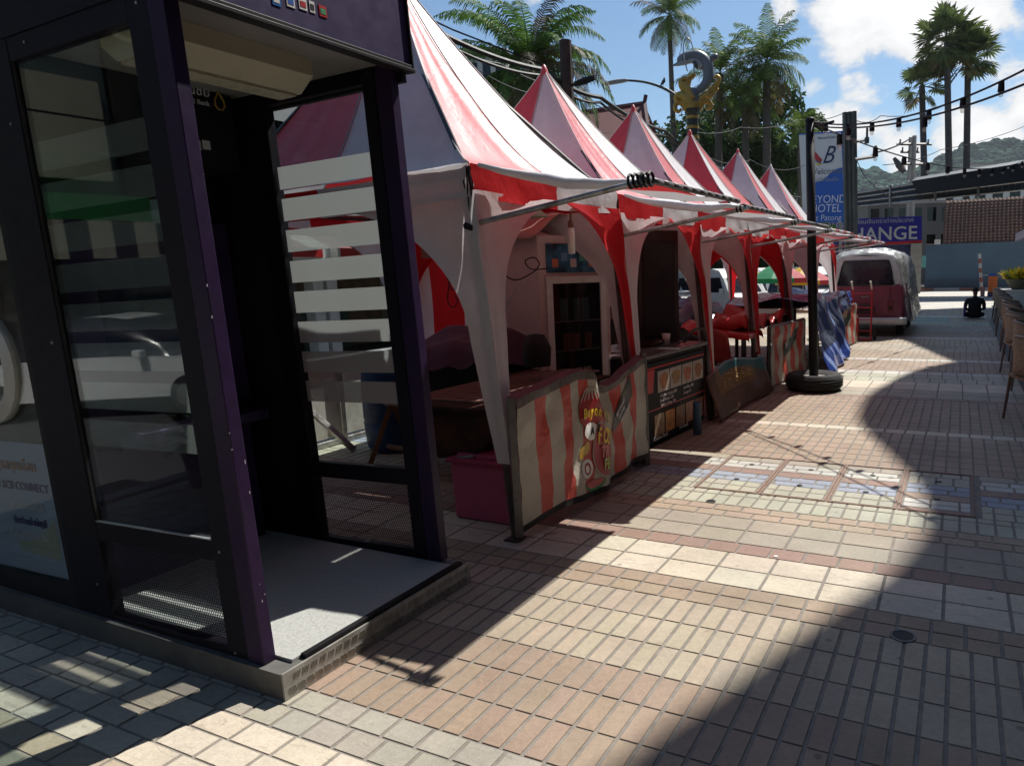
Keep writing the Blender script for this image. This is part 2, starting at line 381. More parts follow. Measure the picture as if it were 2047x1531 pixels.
CREAM = (.64, .56, .44); GREY = (.45, .372, .275); PINKT = (.375, .275, .20); TAN = (.38, .29, .205); REDT = (.33, .215, .17); GREIGE = (.40, .345, .27)
ORNG = (.42, .32, .235); GRN = (.455, .45, .345); YGR = (.46, .44, .34); BLU = (.33, .36, .42); WHT = (.58, .56, .50); OLIVE = (.42, .385, .315)
bands = [(-6, -.2, 26, .22, CREAM, .5), (-.2, .9, 5, .22, CREAM, .6), (.9, 1.22, 3, .2, GREY, .3), (1.22, 1.55, 3, .215, CREAM, .8), (1.55, 1.775, 2, .155, OLIVE, .5), (1.775, 2.385, 3, .087, PINKT, 0), (2.385, 3.04, 3, .087, GREY, 0),
         (3.04, 3.28, 2, .14, TAN, .25), (3.28, 3.70, 2, .285, CREAM, .8), (3.70, 3.85, 1, .19, REDT, .1), (3.85, 4.27, 2, .285, GREIGE, .3),
         (4.27, 4.49, 2, .19, ORNG, .2), (4.49, 4.70, 1, .1, GRN, 0), (4.70, 4.79, 1, .1, YGR, 0), ('cover', 4.79, 5.80), (5.80, 6.52, 4, .1, PINKT, 0), (6.52, 7.1, 3, .1, ORNG, 0),
         (7.1, 7.27, 1, .19, CREAM, .2), (7.27, 8.0, 4, .095, TAN, 0), (8.0, 9.0, 5, .095, PINKT, 0), (9.0, 9.15, 1, .19, REDT, 0), (9.15, 9.75, 2, .29, GREIGE, .3), (9.75, 10.4, 2, .29, CREAM, .2), (10.4, 11.15, 2, .2, GRN, 0),
         (11.15, 11.45, 1, .2, WHT, 0), (11.45, 12.8, 6, .1, PINKT, 0), (12.8, 13.05, 1, .2, WHT, 0), (13.05, 14.3, 6, .1, TAN, 0), (14.3, 15.5, 5, .2, GREIGE, 0), (15.5, 16.8, 6, .1, GREY, 0), (16.8, 17.2, 2, .2, WHT, 0),
         (17.2, 19, 7, .2, PINKT, 0), (19, 20.5, 5, .2, GREIGE, 0), (20.5, 22, 6, .2, GRN, 0), ('teal', 22, 24), (24, 24.6, 2, .3, WHT, 0), (24.6, 28.4, 12, .25, GREY, 0)]
tv, tf, tcv = [], [], []
def tile(x0, x1, y0, y1, col, vein, gx=.006, gy=.0028):
    j = random.uniform(.95, 1.04); z = random.uniform(-.0012, .0)
    cc = tuple(min(1, c*j*random.uniform(.975, 1.025)) for c in col)+(vein,)
    o = len(tv); a, b, c, d = x0+gx, x1-gx, y0+gy, y1-gy; e = .0025
    tv.extend([(a, c, -.012), (b, c, -.012), (b, d, -.012), (a, d, -.012), (a+e, c+e, z), (b-e, c+e, z), (b-e, d-e, z), (a+e, d-e, z)])
    tf.extend([(o+4, o+5, o+6, o+7), (o, o+1, o+5, o+4), (o+1, o+2, o+6, o+5), (o+2, o+3, o+7, o+6), (o+3, o, o+4, o+7)]); tcv.extend([cc]*8)
def strip(y0, y1, rows, tw, col, vein, xa=-5.6, xb=EDGE, off=None):
    h = (y1-y0)/rows
    for r in range(rows):
        o = (random.random()*tw if off is None else off) if tw > .15 and tw < .25 else .37*tw
        x = xa-o
        while x < xb-.02:
            a, b = max(x, xa), min(x+tw, xb)
            if b-a > .03: tile(a, b, y0+r*h, y0+(r+1)*h, col, vein, gy=.0035 if rows < 3 else .0028)
            x += tw
covers = [(-1.755, -1.275), (-1.265, -.79), (-.78, -.325), (-.315, .155)]
pat = [(.0, .13, YGR, .12, 1), (.13, .26, YGR, .12, 1), (.26, .37, BLU, .19, 1), (.37, .49, BLU, .19, 1), (.49, .64, REDT, .3, 1), (.64, .75, WHT, .19, 1), (.75, .86, WHT, .19, 1), (.86, 1.0, GREIGE, .4, 1)]
pat4 = [(.0, .07, REDT, .3, 1), (.07, .17, WHT, .18, 1), (.17, .28, WHT, .18, 1), (.28, .42, PINKT, .3, 1), (.42, .54, BLU, .19, 1), (.54, .66, BLU, .19, 1), (.66, .88, YGR, .12, 1), (.88, 1., YGR, .14, 1)]
for b in bands:
    if b[0] == 'teal':
        for k in range(8):
            ya, yb = 22+k*.25, 22.25+k*.25
            if k in (1, 2, 5, 6): strip(ya, yb, 1, .2, GREY, 0, xb=-1.2); strip(ya, yb, 1, .2, (.12, .36, .38), 0, xa=-1.2, xb=-.25); strip(ya, yb, 1, .2, GREY, 0, xa=-.25)
            else: strip(ya, yb, 1, .2, GREY, 0)
        continue
    if b[0] != 'cover': strip(*b); continue
    y0, y1 = b[1:]
    for (p0, p1, col, tw, r) in pat:
        strip(y0+p0*(y1-y0), y0+p1*(y1-y0), r, tw, col, .1, xb=-1.765); strip(y0+p0*(y1-y0), y0+p1*(y1-y0), r, tw, col, .1, xa=.19)
    for k, (xa, xb) in enumerate(covers):
        for (p0, p1, col, tw, r) in (pat4 if k == 3 else pat):
            ya = y0+.03+p0*(y1-y0-.06); yb = y0+.03+p1*(y1-y0-.06)
            strip(ya, yb, r, tw, col, .1, xa=xa+.02, xb=xb-.02)
me = bpy.data.meshes.new('paving'); me.from_pydata(tv, [], tf); me.materials.append(mt_tile)
ca = me.color_attributes.new('tint', 'FLOAT_COLOR', 'POINT'); ca.data.foreach_set('color', [q for c in tcv for q in c]); me.update()
pv = bpy.data.objects.new('paving', me); C.objects.link(pv); tag(pv, kind='structure')
mt_frame = M('rusty_frame', (.25, .15, .11), .7, .3, var=.3, scale=20)
for k, (xa, xb) in enumerate(covers):
    c = V(((xa+xb)/2, 5.295, 0))
    t = thing('access_cover', ['tiled pit cover closest to the striped banner, left end of the row of four', 'tiled pit cover with blue band, second from the stalls in the row of four', 'tiled pit cover third from the stalls, just left of the shaded one', 'tiled pit cover with its stripes reversed, half in the curved shade'][k], 'access cover', c, 'tiled pit covers set in the paving')
    f = MB()
    for (a, b_, c_, d) in ((xa, xa+.012, 4.795, 5.795), (xb-.012, xb, 4.795, 5.795), (xa+.012, xb-.012, 4.795, 4.807), (xa+.012, xb-.012, 5.783, 5.795)): f.bx(a, b_, c_, d, -.02, .003)
    f.build('frame', mt_frame, t)
    for yy in (5.1, 5.54):
        h = MB(); h.lathe((c.x, yy, 0), [(.001, .0015), (.018, .0015), (.022, .002), (.024, -.004)], 16); h.build('lift_hole', mt_black, t)
for (px, py, r, lb) in ((1421, 1002, .035, 'small round black drain hole beside the green tile row'), (1805, 1271, .055, 'round floor drain with steel rim in the large shade'), (1858, 733, .05, 'round drain at the tip of the far sunlit patch')):
    p = onz(px, py); t = thing('floor_drain', lb, 'drain', p)
    h = MB(); h.lathe(p, [(.001, .002), (r*.8, .002)], 20); h.build('hole', mt_black, t)
    h = MB(); h.lathe(p, [(r*.8, .002), (r*.82, .004), (r, .004), (r*1.03, -.004)], 20); h.build('rim', M('drain_rim', (.12, .115, .11), .5, .6), t)
p = onz(1551, 1112); h = MB(); h.lathe(p, [(.001, .003), (.012, .003), (.013, -.002)], 14)
tag(h.build('bottle_cap', mt_white_p, origin=p), 'small white bottle cap lying on the red tile row', 'bottle cap')
p = onz(1483, 858); h = MB(); h.grid(lambda u, v: p+V((u*.05, v*.018, .004+.01*math.sin(u*6)*v)), 5, 2)
tag(h.build('paper_scrap', mt_white_p, origin=p), 'crumpled white paper scrap on shaded paving by the menu cart', 'litter')

# ---------------------------------------------------------------- the tall building on the right (outside the frame) whose curved roof shades the walkway
H = 17.0; off = V((SUN.x/SUN.z, SUN.y/SUN.z, 0))*H
edge = [(-1.6, -2.2), (-1.25, .6), (-.98, 1.85), (-.79, 2.38), (-.54, 3.07), (-.27, 3.77), (-.1, 4.5), (-.08, 4.95), (-.14, 5.56), (-.3, 6.1), (-.47, 6.6), (-.72, 7.3), (-.87, 7.9), (-.93, 8.6), (-.94, 9.3), (-.85, 10.1), (-.57, 11.6), (-.2, 12.5), (.02, 12.85), (-.02, 13.2), (-.27, 14.1), (-.93, 16.4), (-1.5, 18), (-2.2, 22), (-2.2, 26.5), (-1.1, 28.4), (0.3, 29.6), (1.0, 29.3), (2.0, 28.7), (4, 28.2)]
ed = [V((x, y, H))+off for x, y in edge]
b0 = thing('hotel_building', 'tall hotel building with curved roof slab, its unseen rear wing added to block sky', 'building', (9, 14, 0))
sm_ = []
for i in range(len(ed)-1):                                   # smooth the outline
    p0, p1, p2, p3 = ed[max(i-1, 0)], ed[i], ed[i+1], ed[min(i+2, len(ed)-1)]
    for k in range(4):
        t = k/4; sm_.append(.5*((2*p1)+(p2-p0)*t+(2*p0-5*p1+4*p2-p3)*t*t+(3*p1-p0-3*p2+p3)*t**3))
sm_.append(ed[-1])
g = MB(); n_ = len(sm_)
for dz in (0, .35):
    for i in range(n_-1):
        a, b = sm_[i]+V((0, 0, dz)), sm_[i+1]+V((0, 0, dz)); g.poly([a, (22, a.y, a.z), (22, b.y, b.z), b])
for i in range(n_-1):
    a, b = sm_[i], sm_[i+1]; g.poly([a, b, b+V((0, 0, .35)), a+V((0, 0, .35))])
g.build('roof_slab', mt_concrete, b0)
g = MB(); g.bx(7.5, 20, -8, 40, 0, 16.99); g.bx(-4.2, 7.4, -8.4, -6.5, 0, 15); g.bx(-3.6, 7.4, -6.45, -.2, 5.2, 5.6); g.build('wall', M('low_bounce_render', (.12, .115, .11), .85, var=.1, scale=1), b0)  # rear wing and overhead slab added unseen to block skylight; walls darkened against bounce
for fl in range(5):
    for k in range(9):
        g = MB(); y = -5+k*4.8; g.bx(7.44, 7.5, y, y+2.4, 1.2+fl*3.2, 3.2+fl*3.2); wn = g.build('window', mt_darkglass, b0)
# ---------------------------------------------------------------- bank machine booth
YN, YF = 1.70, 2.80
bt = thing('cash_machine_booth', 'dark purple glass booth of a bank cash machine on a checker plate base', 'bank booth', (-4, 2.2, 0))
g = MB(); g.bx(-7, -2.315, YN-.02, YF+.02, 0, .108); g.build('plinth', M('painted_plinth', (.11, .107, .10), .6, var=.35, scale=7, bump=.1, dirt=(.09, .08, .07)), bt)
g = MB(); g.bx(-2.312, -2.302, YN-.02, YF+.02, .002, .112)
pl = g.build('checker_plate', mt_plate, bt)
g = MB()
for i in range(26):
    for r in range(2):
        y = YN+.02+i*.042+(r*.021); zc = .032+r*.05; s = .011 if r else -.011
        for k in range(4):
            yy = y-.012+k*.008
            if yy < YF-.0: g.tube([(-2.301, yy-s*.35, zc-.013), (-2.3005, yy+s*.35, zc+.013)], .0021, 5)
g.build('tread_bars', mt_plate, pl)
g = MB(); g.bx(-3.78, -2.345, YN+.06, YF-.06, .108, .122); g.build('floor_mat', mt_mat, bt)
g = MB(); g.bx(-2.345, -2.318, YN+.10, YF-.02, .108, .128); g.build('mat_edge', mt_black, bt)
ZG0, ZG1 = .60, 2.53
def post(x0, x1, y0, y1, mt=mt_purple, z1=2.62):
    g = MB(); g.bx(x0, x1, y0, y1, .108, z1); return g.build('post', mt, bt, bevel=.004)
post(-2.52, -2.43, YN, YN+.055); post(-2.52, -2.425, YF-.055, YF)
post(-2.645, -2.523, YN+.005, YN+.06, mt_dkpurple); post(-2.60, -2.523, YF-.06, YF-.004, mt_dkpurple)
post(-3.70, -3.43, YN+.004, YN+.06, mt_dkpurple); post(-3.42, -3.29, YF-.06, YF-.003, mt_dkpurple)
for yy, xa, xb in ((YN, -3.43, -2.645), (YF, -3.29, -2.60)):
    d = .05 if yy == YN else -.05; near = yy == YN
    for z0, z1 in ((.108, .155), (.515, ZG0), (ZG1, 2.62)):
        g = MB(); g.bx(xa, xb, yy+d*.12, yy+d, z0, z1); g.build('rail', mt_dkpurple, bt, bevel=.003)
    g = MB(); g.bx(xa, xb, yy+d*.4, yy+d*.55, ZG0, ZG1); gp = g.build('glass_panel', mt_glass, bt)
    for k in range(8):
        z1 = 2.217-k*.165; g = MB(); g.bx(xa+.004, xb-.004, yy+d*.58, yy+d*.62, z1-.116, z1); g.build('frosted_band', mt_frostn if near else mt_frost, gp)
    g = MB(); P_ = .0138; R_ = .0053; nx = int((xb-xa)/P_); nz = int((.515-.155)/(P_*.866)); hx = P_/math.sqrt(3)
    yv = yy+d*.5
    for j in range(nz+1):
        for i in range(nx+1):
            cx = xa+P_*(.5+i+(.5 if j % 2 else 0)); cz = .158+P_*.866*(j+.5)
            if cx > xb-P_*.4 or cz > .513: continue
            vv = []
            for q in range(6):
                a = rad(30+60*q); vv.append((cx+hx*math.cos(a), yv, cz+hx*math.sin(a)))
            for q in range(6):
                a = rad(30+60*q); vv.append((cx+R_*math.cos(a), yv, cz+R_*math.sin(a)))
            g.add(vv, [[q, (q+1) % 6, 6+(q+1) % 6, 6+q] for q in range(6)])
    g.build('perforated_panel', mt_perf, bt)
# header and roof
g = MB(); g.bx(-7, -2.415, YN+.002, YF-.002, 2.62, 3.35); g.build('header', mt_dkpurple, bt)
g = MB(); g.bx(-2.413, -2.385, YN-.06, YF+.05, 2.585, 3.3); fa = g.build('fascia', mt_fascia, bt)
g = MB()
g.bx(-2.42, -2.365, YN-.06, YF+.062, 2.565, 2.583); g.bx(-2.384, -2.372, YN-.06, YF+.05, 2.583, 2.60); g.bx(-2.42, -2.37, YF+.05, YF+.062, 2.583, 3.3)
g.build('fascia_trim', mt_black, bt, bevel=.003)
g = MB(); g.bx(-3.4, -2.40, YF+.004, YF+.03, 2.52, 2.57); g.build('trim', mt_black, bt)
# card stickers on the fascia
cols = [(M('sticker_blue', (.02, .16, .5), .4), mt_white_p), (mt_white_p, mt_blue), (mt_white_p, mt_redp), (mt_white_p, mt_black), (mt_redp, mt_green)]
for k, px in enumerate((596, 624, 648, 666, 687)):
    p = onx(px, (2, 6, 12, 18, 27)[k], -2.384); ww = .019 if k != 3 else .013
    g = MB(); g.bx(-2.3845, -2.3825, p.y-ww, p.y+ww, p.z-.022, p.z+.022); g.bx(-2.3822, -2.3815, p.y-ww*.7, p.y+ww*.7, p.z-.012, p.z+.010, 1); g.build('card_sticker', list(cols[k]), fa)
# inside: ceiling, lamp, machine front
g = MB(); g.bx(-3.78, -2.45, YN+.06, YF-.06, 2.595, 2.615); g.build('ceiling', M('grey_ceiling', (.22, .21, .2), .7), bt)
g = MB(); xl = -2.80
prof = [(-.15, 2.594), (-.15, 2.52), (-.07, 2.455), (.06, 2.455), (.15, 2.52), (.15, 2.594)]
yl0, yl1 = YN+.08, 2.50
for a, b in zip(prof, prof[1:]): g.poly([(xl+a[0], yl0, a[1]), (xl+b[0], yl0, b[1]), (xl+b[0], yl1, b[1]), (xl+a[0], yl1, a[1])])
for yy in (yl0, yl1): g.poly([(xl+a[0], yy, a[1]) for a in prof])
lm = g.build('lamp_housing', mt_cream, bt)
g = MB(); g.bx(xl-.06, xl+.05, yl0+.01, yl1-.02, 2.443, 2.454); g.build('louvre', M('ribbed_cream', (.42, .38, .28), .6, var=.2, scale=30), lm)
g = MB(); g.bx(xl+.075, xl+.095, yl0, yl1, 2.50, 2.512); g.build('lamp_rail', mt_black, lm)
g = MB(); g.bx(-7, -3.78, YN+.07, YF-.003, .108, 2.61); g.build('back_wall', mt_black, bt)
g = MB(); g.bx(-3.78, -3.425, YF-.05, YF-.004, .108, 2.61); g.build('side_wall', mt_black, bt)
mc = MB(); mc.bx(-3.778, -3.70, YN+.12, YF-.07, .95, 1.95)
mc.bx(-3.70, -3.50, YN+.2, YF-.12, .86, .92); mc.bx(-3.778, -3.70, YN+.15, YF-.1, .125, .86)
mch = mc.build('cash_machine', [M('machine_purple', (.035, .02, .075), .3, var=.3, scale=3)], bt, bevel=.01)
g = MB(); g.bx(-3.699, -3.696, 2.02, 2.40, 1.3, 1.62); g.build('screen', M('dark_screen', (.01, .012, .03), .1), mch)
g = MB(); g.bx(-3.66, -3.5, YN+.3, YN+.72, .921, .928); g.build('shelf_strip', M('lilac_strip', (.4, .25, .5), .4), mch)
hd = MB(); hd.bx(-3.778, -3.455, YN+.08, 2.68, 2.21, 2.585); hdr = hd.build('header_panel', mt_black, bt)
p = onx(455, 183, -3.45)
text('ไทยพาณิชย์', .066, mt_ltxt, hdr, (-3.451, p.y-.01, p.z-.01), (0, 1, 0), (0, 0, 1), align='RIGHT')
text('Commercial Bank', .034, mt_ltxt, hdr, (-3.451, p.y-.02, p.z-.055), (0, 1, 0), (0, 0, 1), align='RIGHT')
text('24 Hrs.', .045, mt_ltxt, hdr, (-3.451, onx(425, 245, -3.45).y, 2.17), (0, 1, 0), (0, 0, 1), align='RIGHT')
g = MB(); pe = onx(469, 195, -3.45)
for s in (-1, 1): g.tube([pe+V((0, 0, .05)), pe+V((0, s*.024, .005)), pe+V((0, s*.026, -.02)), pe+V((0, s*.012, -.04))], .0045, 6)
g.tube([pe+V((0, -.012, -.04)), pe+V((0, .012, -.04))], .004, 6)
g.build('emblem', mt_gold, hdr)
for k, px in enumerate((404, 422, 441)):
    q = onx(px, 281, -3.45); g = MB(); g.bx(-3.4545, -3.451, q.y-.02, q.y+.02, q.z-.022, q.z+.022); g.bx(-3.7208, -3.72, q.y-.015, q.y+.015, q.z-.016, q.z+.016, 1); g.build('card_sticker', [mt_ltxt, mt_black], hdr)
# poster panel left of the dark column
g = MB(); g.bx(-7, -3.70, YN+.006, YN+.05, .108, .27); g.bx(-7, -3.70, YN+.006, YN+.05, 2.4, 2.62); g.bx(-3.735, -3.70, YN+.006, YN+.05, .27, 2.4); g.build('poster_frame', mt_black, bt)
g = MB(); g.bx(-7, -3.735, YN+.03, YN+.04, .27, 2.4)
po = g.build('poster', M('photo_print', (.055, .035, .03), .35, var=.75, scale=2.2), bt)
g = MB(); g.bx(-7, -3.737, YN+.025, YN+.029, .275, .93); g.build('poster_panel', M('pale_blue_print', (.34, .37, .46), .4, var=.12, scale=2), po)
def arc(c, r, a0, a1, n=14): return [V((c[0]+r*math.cos(rad(a0+(a1-a0)*i/n)), YN+.022, c[1]+r*math.sin(rad(a0+(a1-a0)*i/n)))) for i in range(n+1)]
g = MB(); g.tube(arc((-4.12, 1.3), .24, -160, 60), .045, 6); g.tube(arc((-4.05, 1.62), .11, -60, 190), .035, 6); g.build('poster_figure', M('white_print', (.55, .54, .5), .5), po)
g = MB(); g.grid(lambda u, v: V((-4.16+u*.36, YN+.0235, .36+(.05+.16*u*u)*v+.02*(1-u))), 8, 1); g.build('poster_figure', M('olive_print', (.38, .35, .24), .5), po)
mt_ink = M('violet_print', (.05, .03, .13), .5)
for s, z, sz, mtx in (('ดูแลทุกเดือน', .795, .072, M('orange_print', (.42, .19, .1), .5)), ('พร้อมเพย์ และ SCB CONNECT', .695, .058, mt_ink), ('สมัครง่ายทันที', .60, .05, mt_ltxt), ('รับเงินเข้าบัญชี', .52, .05, mt_ink), ('ด้วยบัตรประชาชน', .45, .05, mt_ltxt)):
    text(s, sz, mtx, po, (-3.80 if 'SCB' in s else -3.87, YN+.0225, z), (1, 0, 0), (0, 0, 1), align='RIGHT')
g = MB(); g.bx(-7, -3.735, YN+.012, YN+.016, .27, 2.4); g.build('poster_glass', mt_glass, bt)

g = MB(); g.bx(-3.43, -2.645, YN+.008, YN+.02, ZG0+.0005, ZG0+.006); g.build('glass_seal', M('pale_seal', (.3, .3, .3), .5), bt)
g = MB()
for xx in (-3.428, -2.65): g.bx(xx, xx+.004, YN+.010, YN+.02, ZG0, ZG1)
g.build('glass_seal', mt_matblk, bt)
rndc = random.Random(3)
for k in range(9):
    zc = .2+rndc.random()**1.6*1.6; hh = rndc.uniform(.004, .02); g = MB(); yy = YN+rndc.choice((.0005, .0005, .03, .045)); g.add([(-2.4295, yy, zc), (-2.4295, yy+.003, zc+.002), (-2.4295, yy+.0025, zc+hh), (-2.4295, yy, zc+hh*.8)], [[0, 1, 2, 3]]); g.build('paint_chip', mt_ltxt, bt)
for (xx, zz) in ((-2.60, .56), (-2.60, .13), (-3.5, .3), (-3.5, 1.4), (-3.5, 2.3), (-2.58, 2.58), (-3.3, 2.58)):
    g = MB(); g.cyl((xx, YN+.0045, zz), (xx, YN+.001, zz), .006, n=8); g.build('screw', mt_steel, bt)
# the whole booth stands a little out of plumb on its level plinth
TA = rad(-1.9); AX = V((FWD.x, FWD.y, 0)).normalized(); PV = V((-2.45, 1.75, .11))
tilt(bt, TA, PV, AX)
inv = (Matrix.Translation(bt.location) @ bt.rotation_euler.to_matrix().to_4x4()).inverted() @ Matrix.Translation(V(bt['o']))
for q in bpy.data.objects:
    if q.parent in (bt, pl) and q.name.split('.')[0] in ('plinth', 'checker_plate', 'tread_bars', 'floor_mat', 'mat_edge'): q.data.transform(inv)
# ---------------------------------------------------------------- market tents
XF, XB, ZE = -2.49, -4.85, 2.24
YS = [3.36, 5.27, 7.2, 9.15, 11.3, 13.6, 16.0]
AP = [None, (1088, 140), (1266, 218), (1379, 266), (1475, 303), (1541, 333)]
tent_labels = ['nearest red and white striped market tent, right beside the purple booth', 'second market tent from the booth, over the food menu cart', 'third market tent from the booth, over the noodle banner', 'fourth market tent, with a saturated red front stripe facing the walkway', 'fifth market tent, behind the black pole, over the blue tarpaulin', 'farthest and smallest market tent, next to the covered camper van']
TENTS = []
def wr(p, a, s): return noise.noise(V(p)*s)*a
def tent(i):
    y0, y1 = YS[i]+.02, YS[i+1]-.02; xm = (XF+XB)/2; ym = (y0+y1)/2
    za = 3.52 if AP[i] is None else onx(AP[i][0], AP[i][1], xm).z
    if AP[i] is not None: ym = min(max(onx(AP[i][0], AP[i][1], xm).y, y0+.6), y1-.6)
    if i == 0: za, ym = 3.73, 4.06
    apex = V((xm, ym, za)); piv = V((XF, y0, 0))
    apex = piv+Matrix.Rotation(-TA, 3, AX) @ (apex-piv); ym = apex.y; sw = (i == 3)
    t = thing('market_tent', tent_labels[i], 'tent', (xm, ym, 0), 'red and white market tents in a row')
    cor = [V((XF, y0, ZE)), V((XF, y1, ZE)), V((XB, y1, ZE)), V((XB, y0, ZE))]
    R_, W_ = (0, 1)
    if sw: R_, W_ = 1, 0
    g = MB()
    for s in range(4):
        A, B = cor[s], cor[(s+1) % 4]
        def fn(u, v, A=A, B=B, s=s):
            b = A.lerp(B, u); q = .015+.985*v
            p = V((apex.x+(b.x-apex.x)*q, apex.y+(b.y-apex.y)*q, ZE+(za-ZE)*(1-v)**1.36))
            k = 4*u*(1-u)
            p.z += -.035*k*v*(1-v)*4
            sd = 1 if u < .5 else -1
            n = (p-V((apex.x, apex.y, p.z))).normalized()
            ridge = noise.noise(V((u*9+s*7+i*3, v*1.3, 3.1)))*.022*min(1, v*2.5)
            ridge += noise.noise(V((u*3+s*5, v*5, i*4)))*.014*v
            return p+(n*.8+V((0, 0, .6)))*ridge*(k**.4)
        g.grid(fn, 24, 22, (lambda u, v, R_=R_, W_=W_: R_ if u < .5 else W_))
    ob = g.build('canopy', [mt_red, mt_white], t, smooth=True)
    g = MB(); g.lathe(apex, [(.04, -.045), (.03, .005), (.012, .04), (.001, .05)], 12); g.build('finial', mt_white if i == 5 else mt_red, ob, smooth=True)
    for s in range(4):
        A, B = cor[s], cor[(s+1) % 4]
        for uu in (0, .5):
            b = A.lerp(B, uu); pts = []
            for k in range(19):
                v = k/18; q = .015+.985*v; p = V((apex.x+(b.x-apex.x)*q, apex.y+(b.y-apex.y)*q, ZE+(za-ZE)*(1-v)**1.36))
                if uu: p.z += -.035*v*(1-v)*4; p += (p-V((apex.x, apex.y, p.z))).normalized()*.006
                pts.append(p+V((0, 0, .004)))
            gs = MB(); gs.tube(pts, .0055, 5); gs.build('seam', mt_whitev, ob, smooth=True)
    # valance strips and curtains
    for s in range(4):
        A, B = cor[s], cor[(s+1) % 4]; n = V(((A+B)/2-V((xm, ym, ZE)))); n.normalize()
        if s == 2 and i == 0: pass
        g = MB()
        g.grid(lambda u, v: A.lerp(B, u)+n*.012+V((0, 0, -.185*v-.03*math.sin(math.pi*u)*(1-.2*v)))+n*(wr((u*7, v*2, s+i*5), .02, 1)), 20, 3, (lambda u, v: R_ if u < .5 else W_))
        g.build('valance', [mt_redv, mt_whitev], t, smooth=True)
        L = (B-A).length
        for e in (0, 1):
            P0, P1 = (A, B) if e == 0 else (B, A); d = (P1-P0).normalized()
            def wz(z):
                if z > 1.25: return L/2-(L/2-.14)*math.sqrt(max(0, 1-((z-1.25)/.81)**2))
                return .035+.105*max(0, min(1, (z-.5)/.75))
            g = MB()
            def fn(u, v, P0=P0, d=d, e=e):
                z = 2.09-v*1.6; wv = wz(z)
                if u > .98: wv = wv
                bow = (.03*math.sin(u*math.pi)+wr((z*2, u*3, i+s+e), .03, 1))*min(1, wv*3)
                q_ = V((P0.x, P0.y, z))+d*(wv*u-.02)+n*(.012-bow)
                if P0.x > xm: q_.x += (.115*(1-z/ZE))*(1-u*.6 if s in (1, 3) else 1)+(.012 if s == 0 else 0)
                return q_
            cm = W_ if (e == 0) else R_
            if s == 3: cm = R_ if e == 0 else W_
            g.grid(fn, 8, 26, cm)
            g.build('leg_curtain', [mt_redv, mt_whitev], t, smooth=True)
    for c in cor:
        ix = .035 if c.x < xm else -.035; iy = .035 if c.y < ym else -.035
        sp_ = .10 if c.x > xm else 0; zb = (c.x-XF)*math.tan(-TA)*.91 if c.x < xm else -.0; zb = -zb if zb < 0 else zb; g = MB(); g.sqtube((c.x+ix+sp_, c.y+iy, zb+.008), (c.x+ix, c.y+iy, ZE-.01), .036); g.bx(c.x+ix-.05+sp_, c.x+ix+.05+sp_, c.y+iy-.05, c.y+iy+.05, zb, zb+.008)
        g.build('leg', mt_leg, t)
    g = MB(); zt = ZE-.05
    q = [V((c.x+(.035 if c.x < xm else -.035), c.y+(.035 if c.y < ym else -.035), zt)) for c in cor]
    for s in range(4): g.sqtube(q[s], q[(s+1) % 4], .028)
    for s in range(4): g.sqtube(q[s], apex+V((0, 0, -.25)), .024)
    g.build('frame', mt_leg, t)
    # awning flap toward the walkway, its roll and its bar
    xo, zo = -1.44, 2.06
    def fl(u, v):
        ya = y0+(.12*min(1, v*4) if i == 0 else 0); yb = y1-.02-.08*v
        p = V((XF+.075+(xo-XF-.075)*v, ya+(yb-ya)*u, ZE-.01+(zo-ZE)*v))
        p.z += -.05*math.sin(math.pi*v)*(.55+.45*math.cos(u*5.2+i))-.02*math.sin(math.pi*u)*v+wr((u*4, v*3, i), .018, 1.5)
        return p
    g = MB(); g.grid(fl, 18, 12, (lambda u, v: R_ if u < .5 else W_)); fo = g.build('awning_flap', [mt_red, mt_white], t, smooth=True)
    g = MB(); K = 12
    for k in range(K):
        a = V((xo, y0+(y1-.10-y0)*k/K, zo-.012)); b = V((xo, y0+(y1-.10-y0)*(k+1)/K+.0, zo-.012)); g.tube([a, b], .019, 8, (R_ if (k//2) % 2 == 0 else W_))
    g.build('awning_roll', [mt_red, mt_white] if i > 2 else [mt_pipe, mt_pipe], t, smooth=True)
    g = MB(); pts = [fl(0, v/8)+V((0, -.012, -.008)) for v in range(9)]; g.tube(pts, [.012+.02*math.sin(math.pi*v/8) for v in range(9)], 8); g.build('awning_hem', mt_white, t, smooth=True)
    g = MB(); lx, ly = XF-.035, y0+.035
    g.tube([(lx, ly-.02, 1.90), (xo+.03, ly-.03, 2.03)], .016, 8)
    g.build('awning_bar', mt_steel, t)
    if i == 5: g = MB(); g.tube([(lx, y1-.03, 1.90), (xo+.03, y1-.03, 2.03)], .016, 8); g.build('awning_bar', mt_steel, t)
    g = MB()
    rb_ = .034 if i == 0 else .027
    for k in range(5 if i == 0 else 2):
        cx = xo-.05+k*.028; pts = [(cx, ly-.03+rb_*math.cos(a*math.pi/5), 2.035+rb_*math.sin(a*math.pi/5)) for a in range(11)]; g.tube(pts, .008, 5)
    g.build('rope_binding', mt_black, t)
    g = MB()
    for k in range(3):
        g.tube([(XF+.0, y0-.02+k*.012, ZE-.02), (lx+.02+.03*math.sin(k*2), ly-.045, 2.1+k*.02), (lx+.01, ly-.03+k*.01, 1.90)], .006, 5)
    g.tube([(lx-.03, ly-.03, 1.9), (lx+.03, ly-.03, 1.88)], .022, 6)
    g.build('tie_cord', mt_black, t)
    tilt(t, TA, piv, AX); TENTS.append(t); return t, apex
mt_pipe = M('grey_pipe', (.2, .18, .18), .45, .4, var=.4, scale=9)
mt_leg = M('grey_leg_paint', (.09, .085, .085), .5, .5, var=.3, scale=12)
for i in range(6): tent(i)
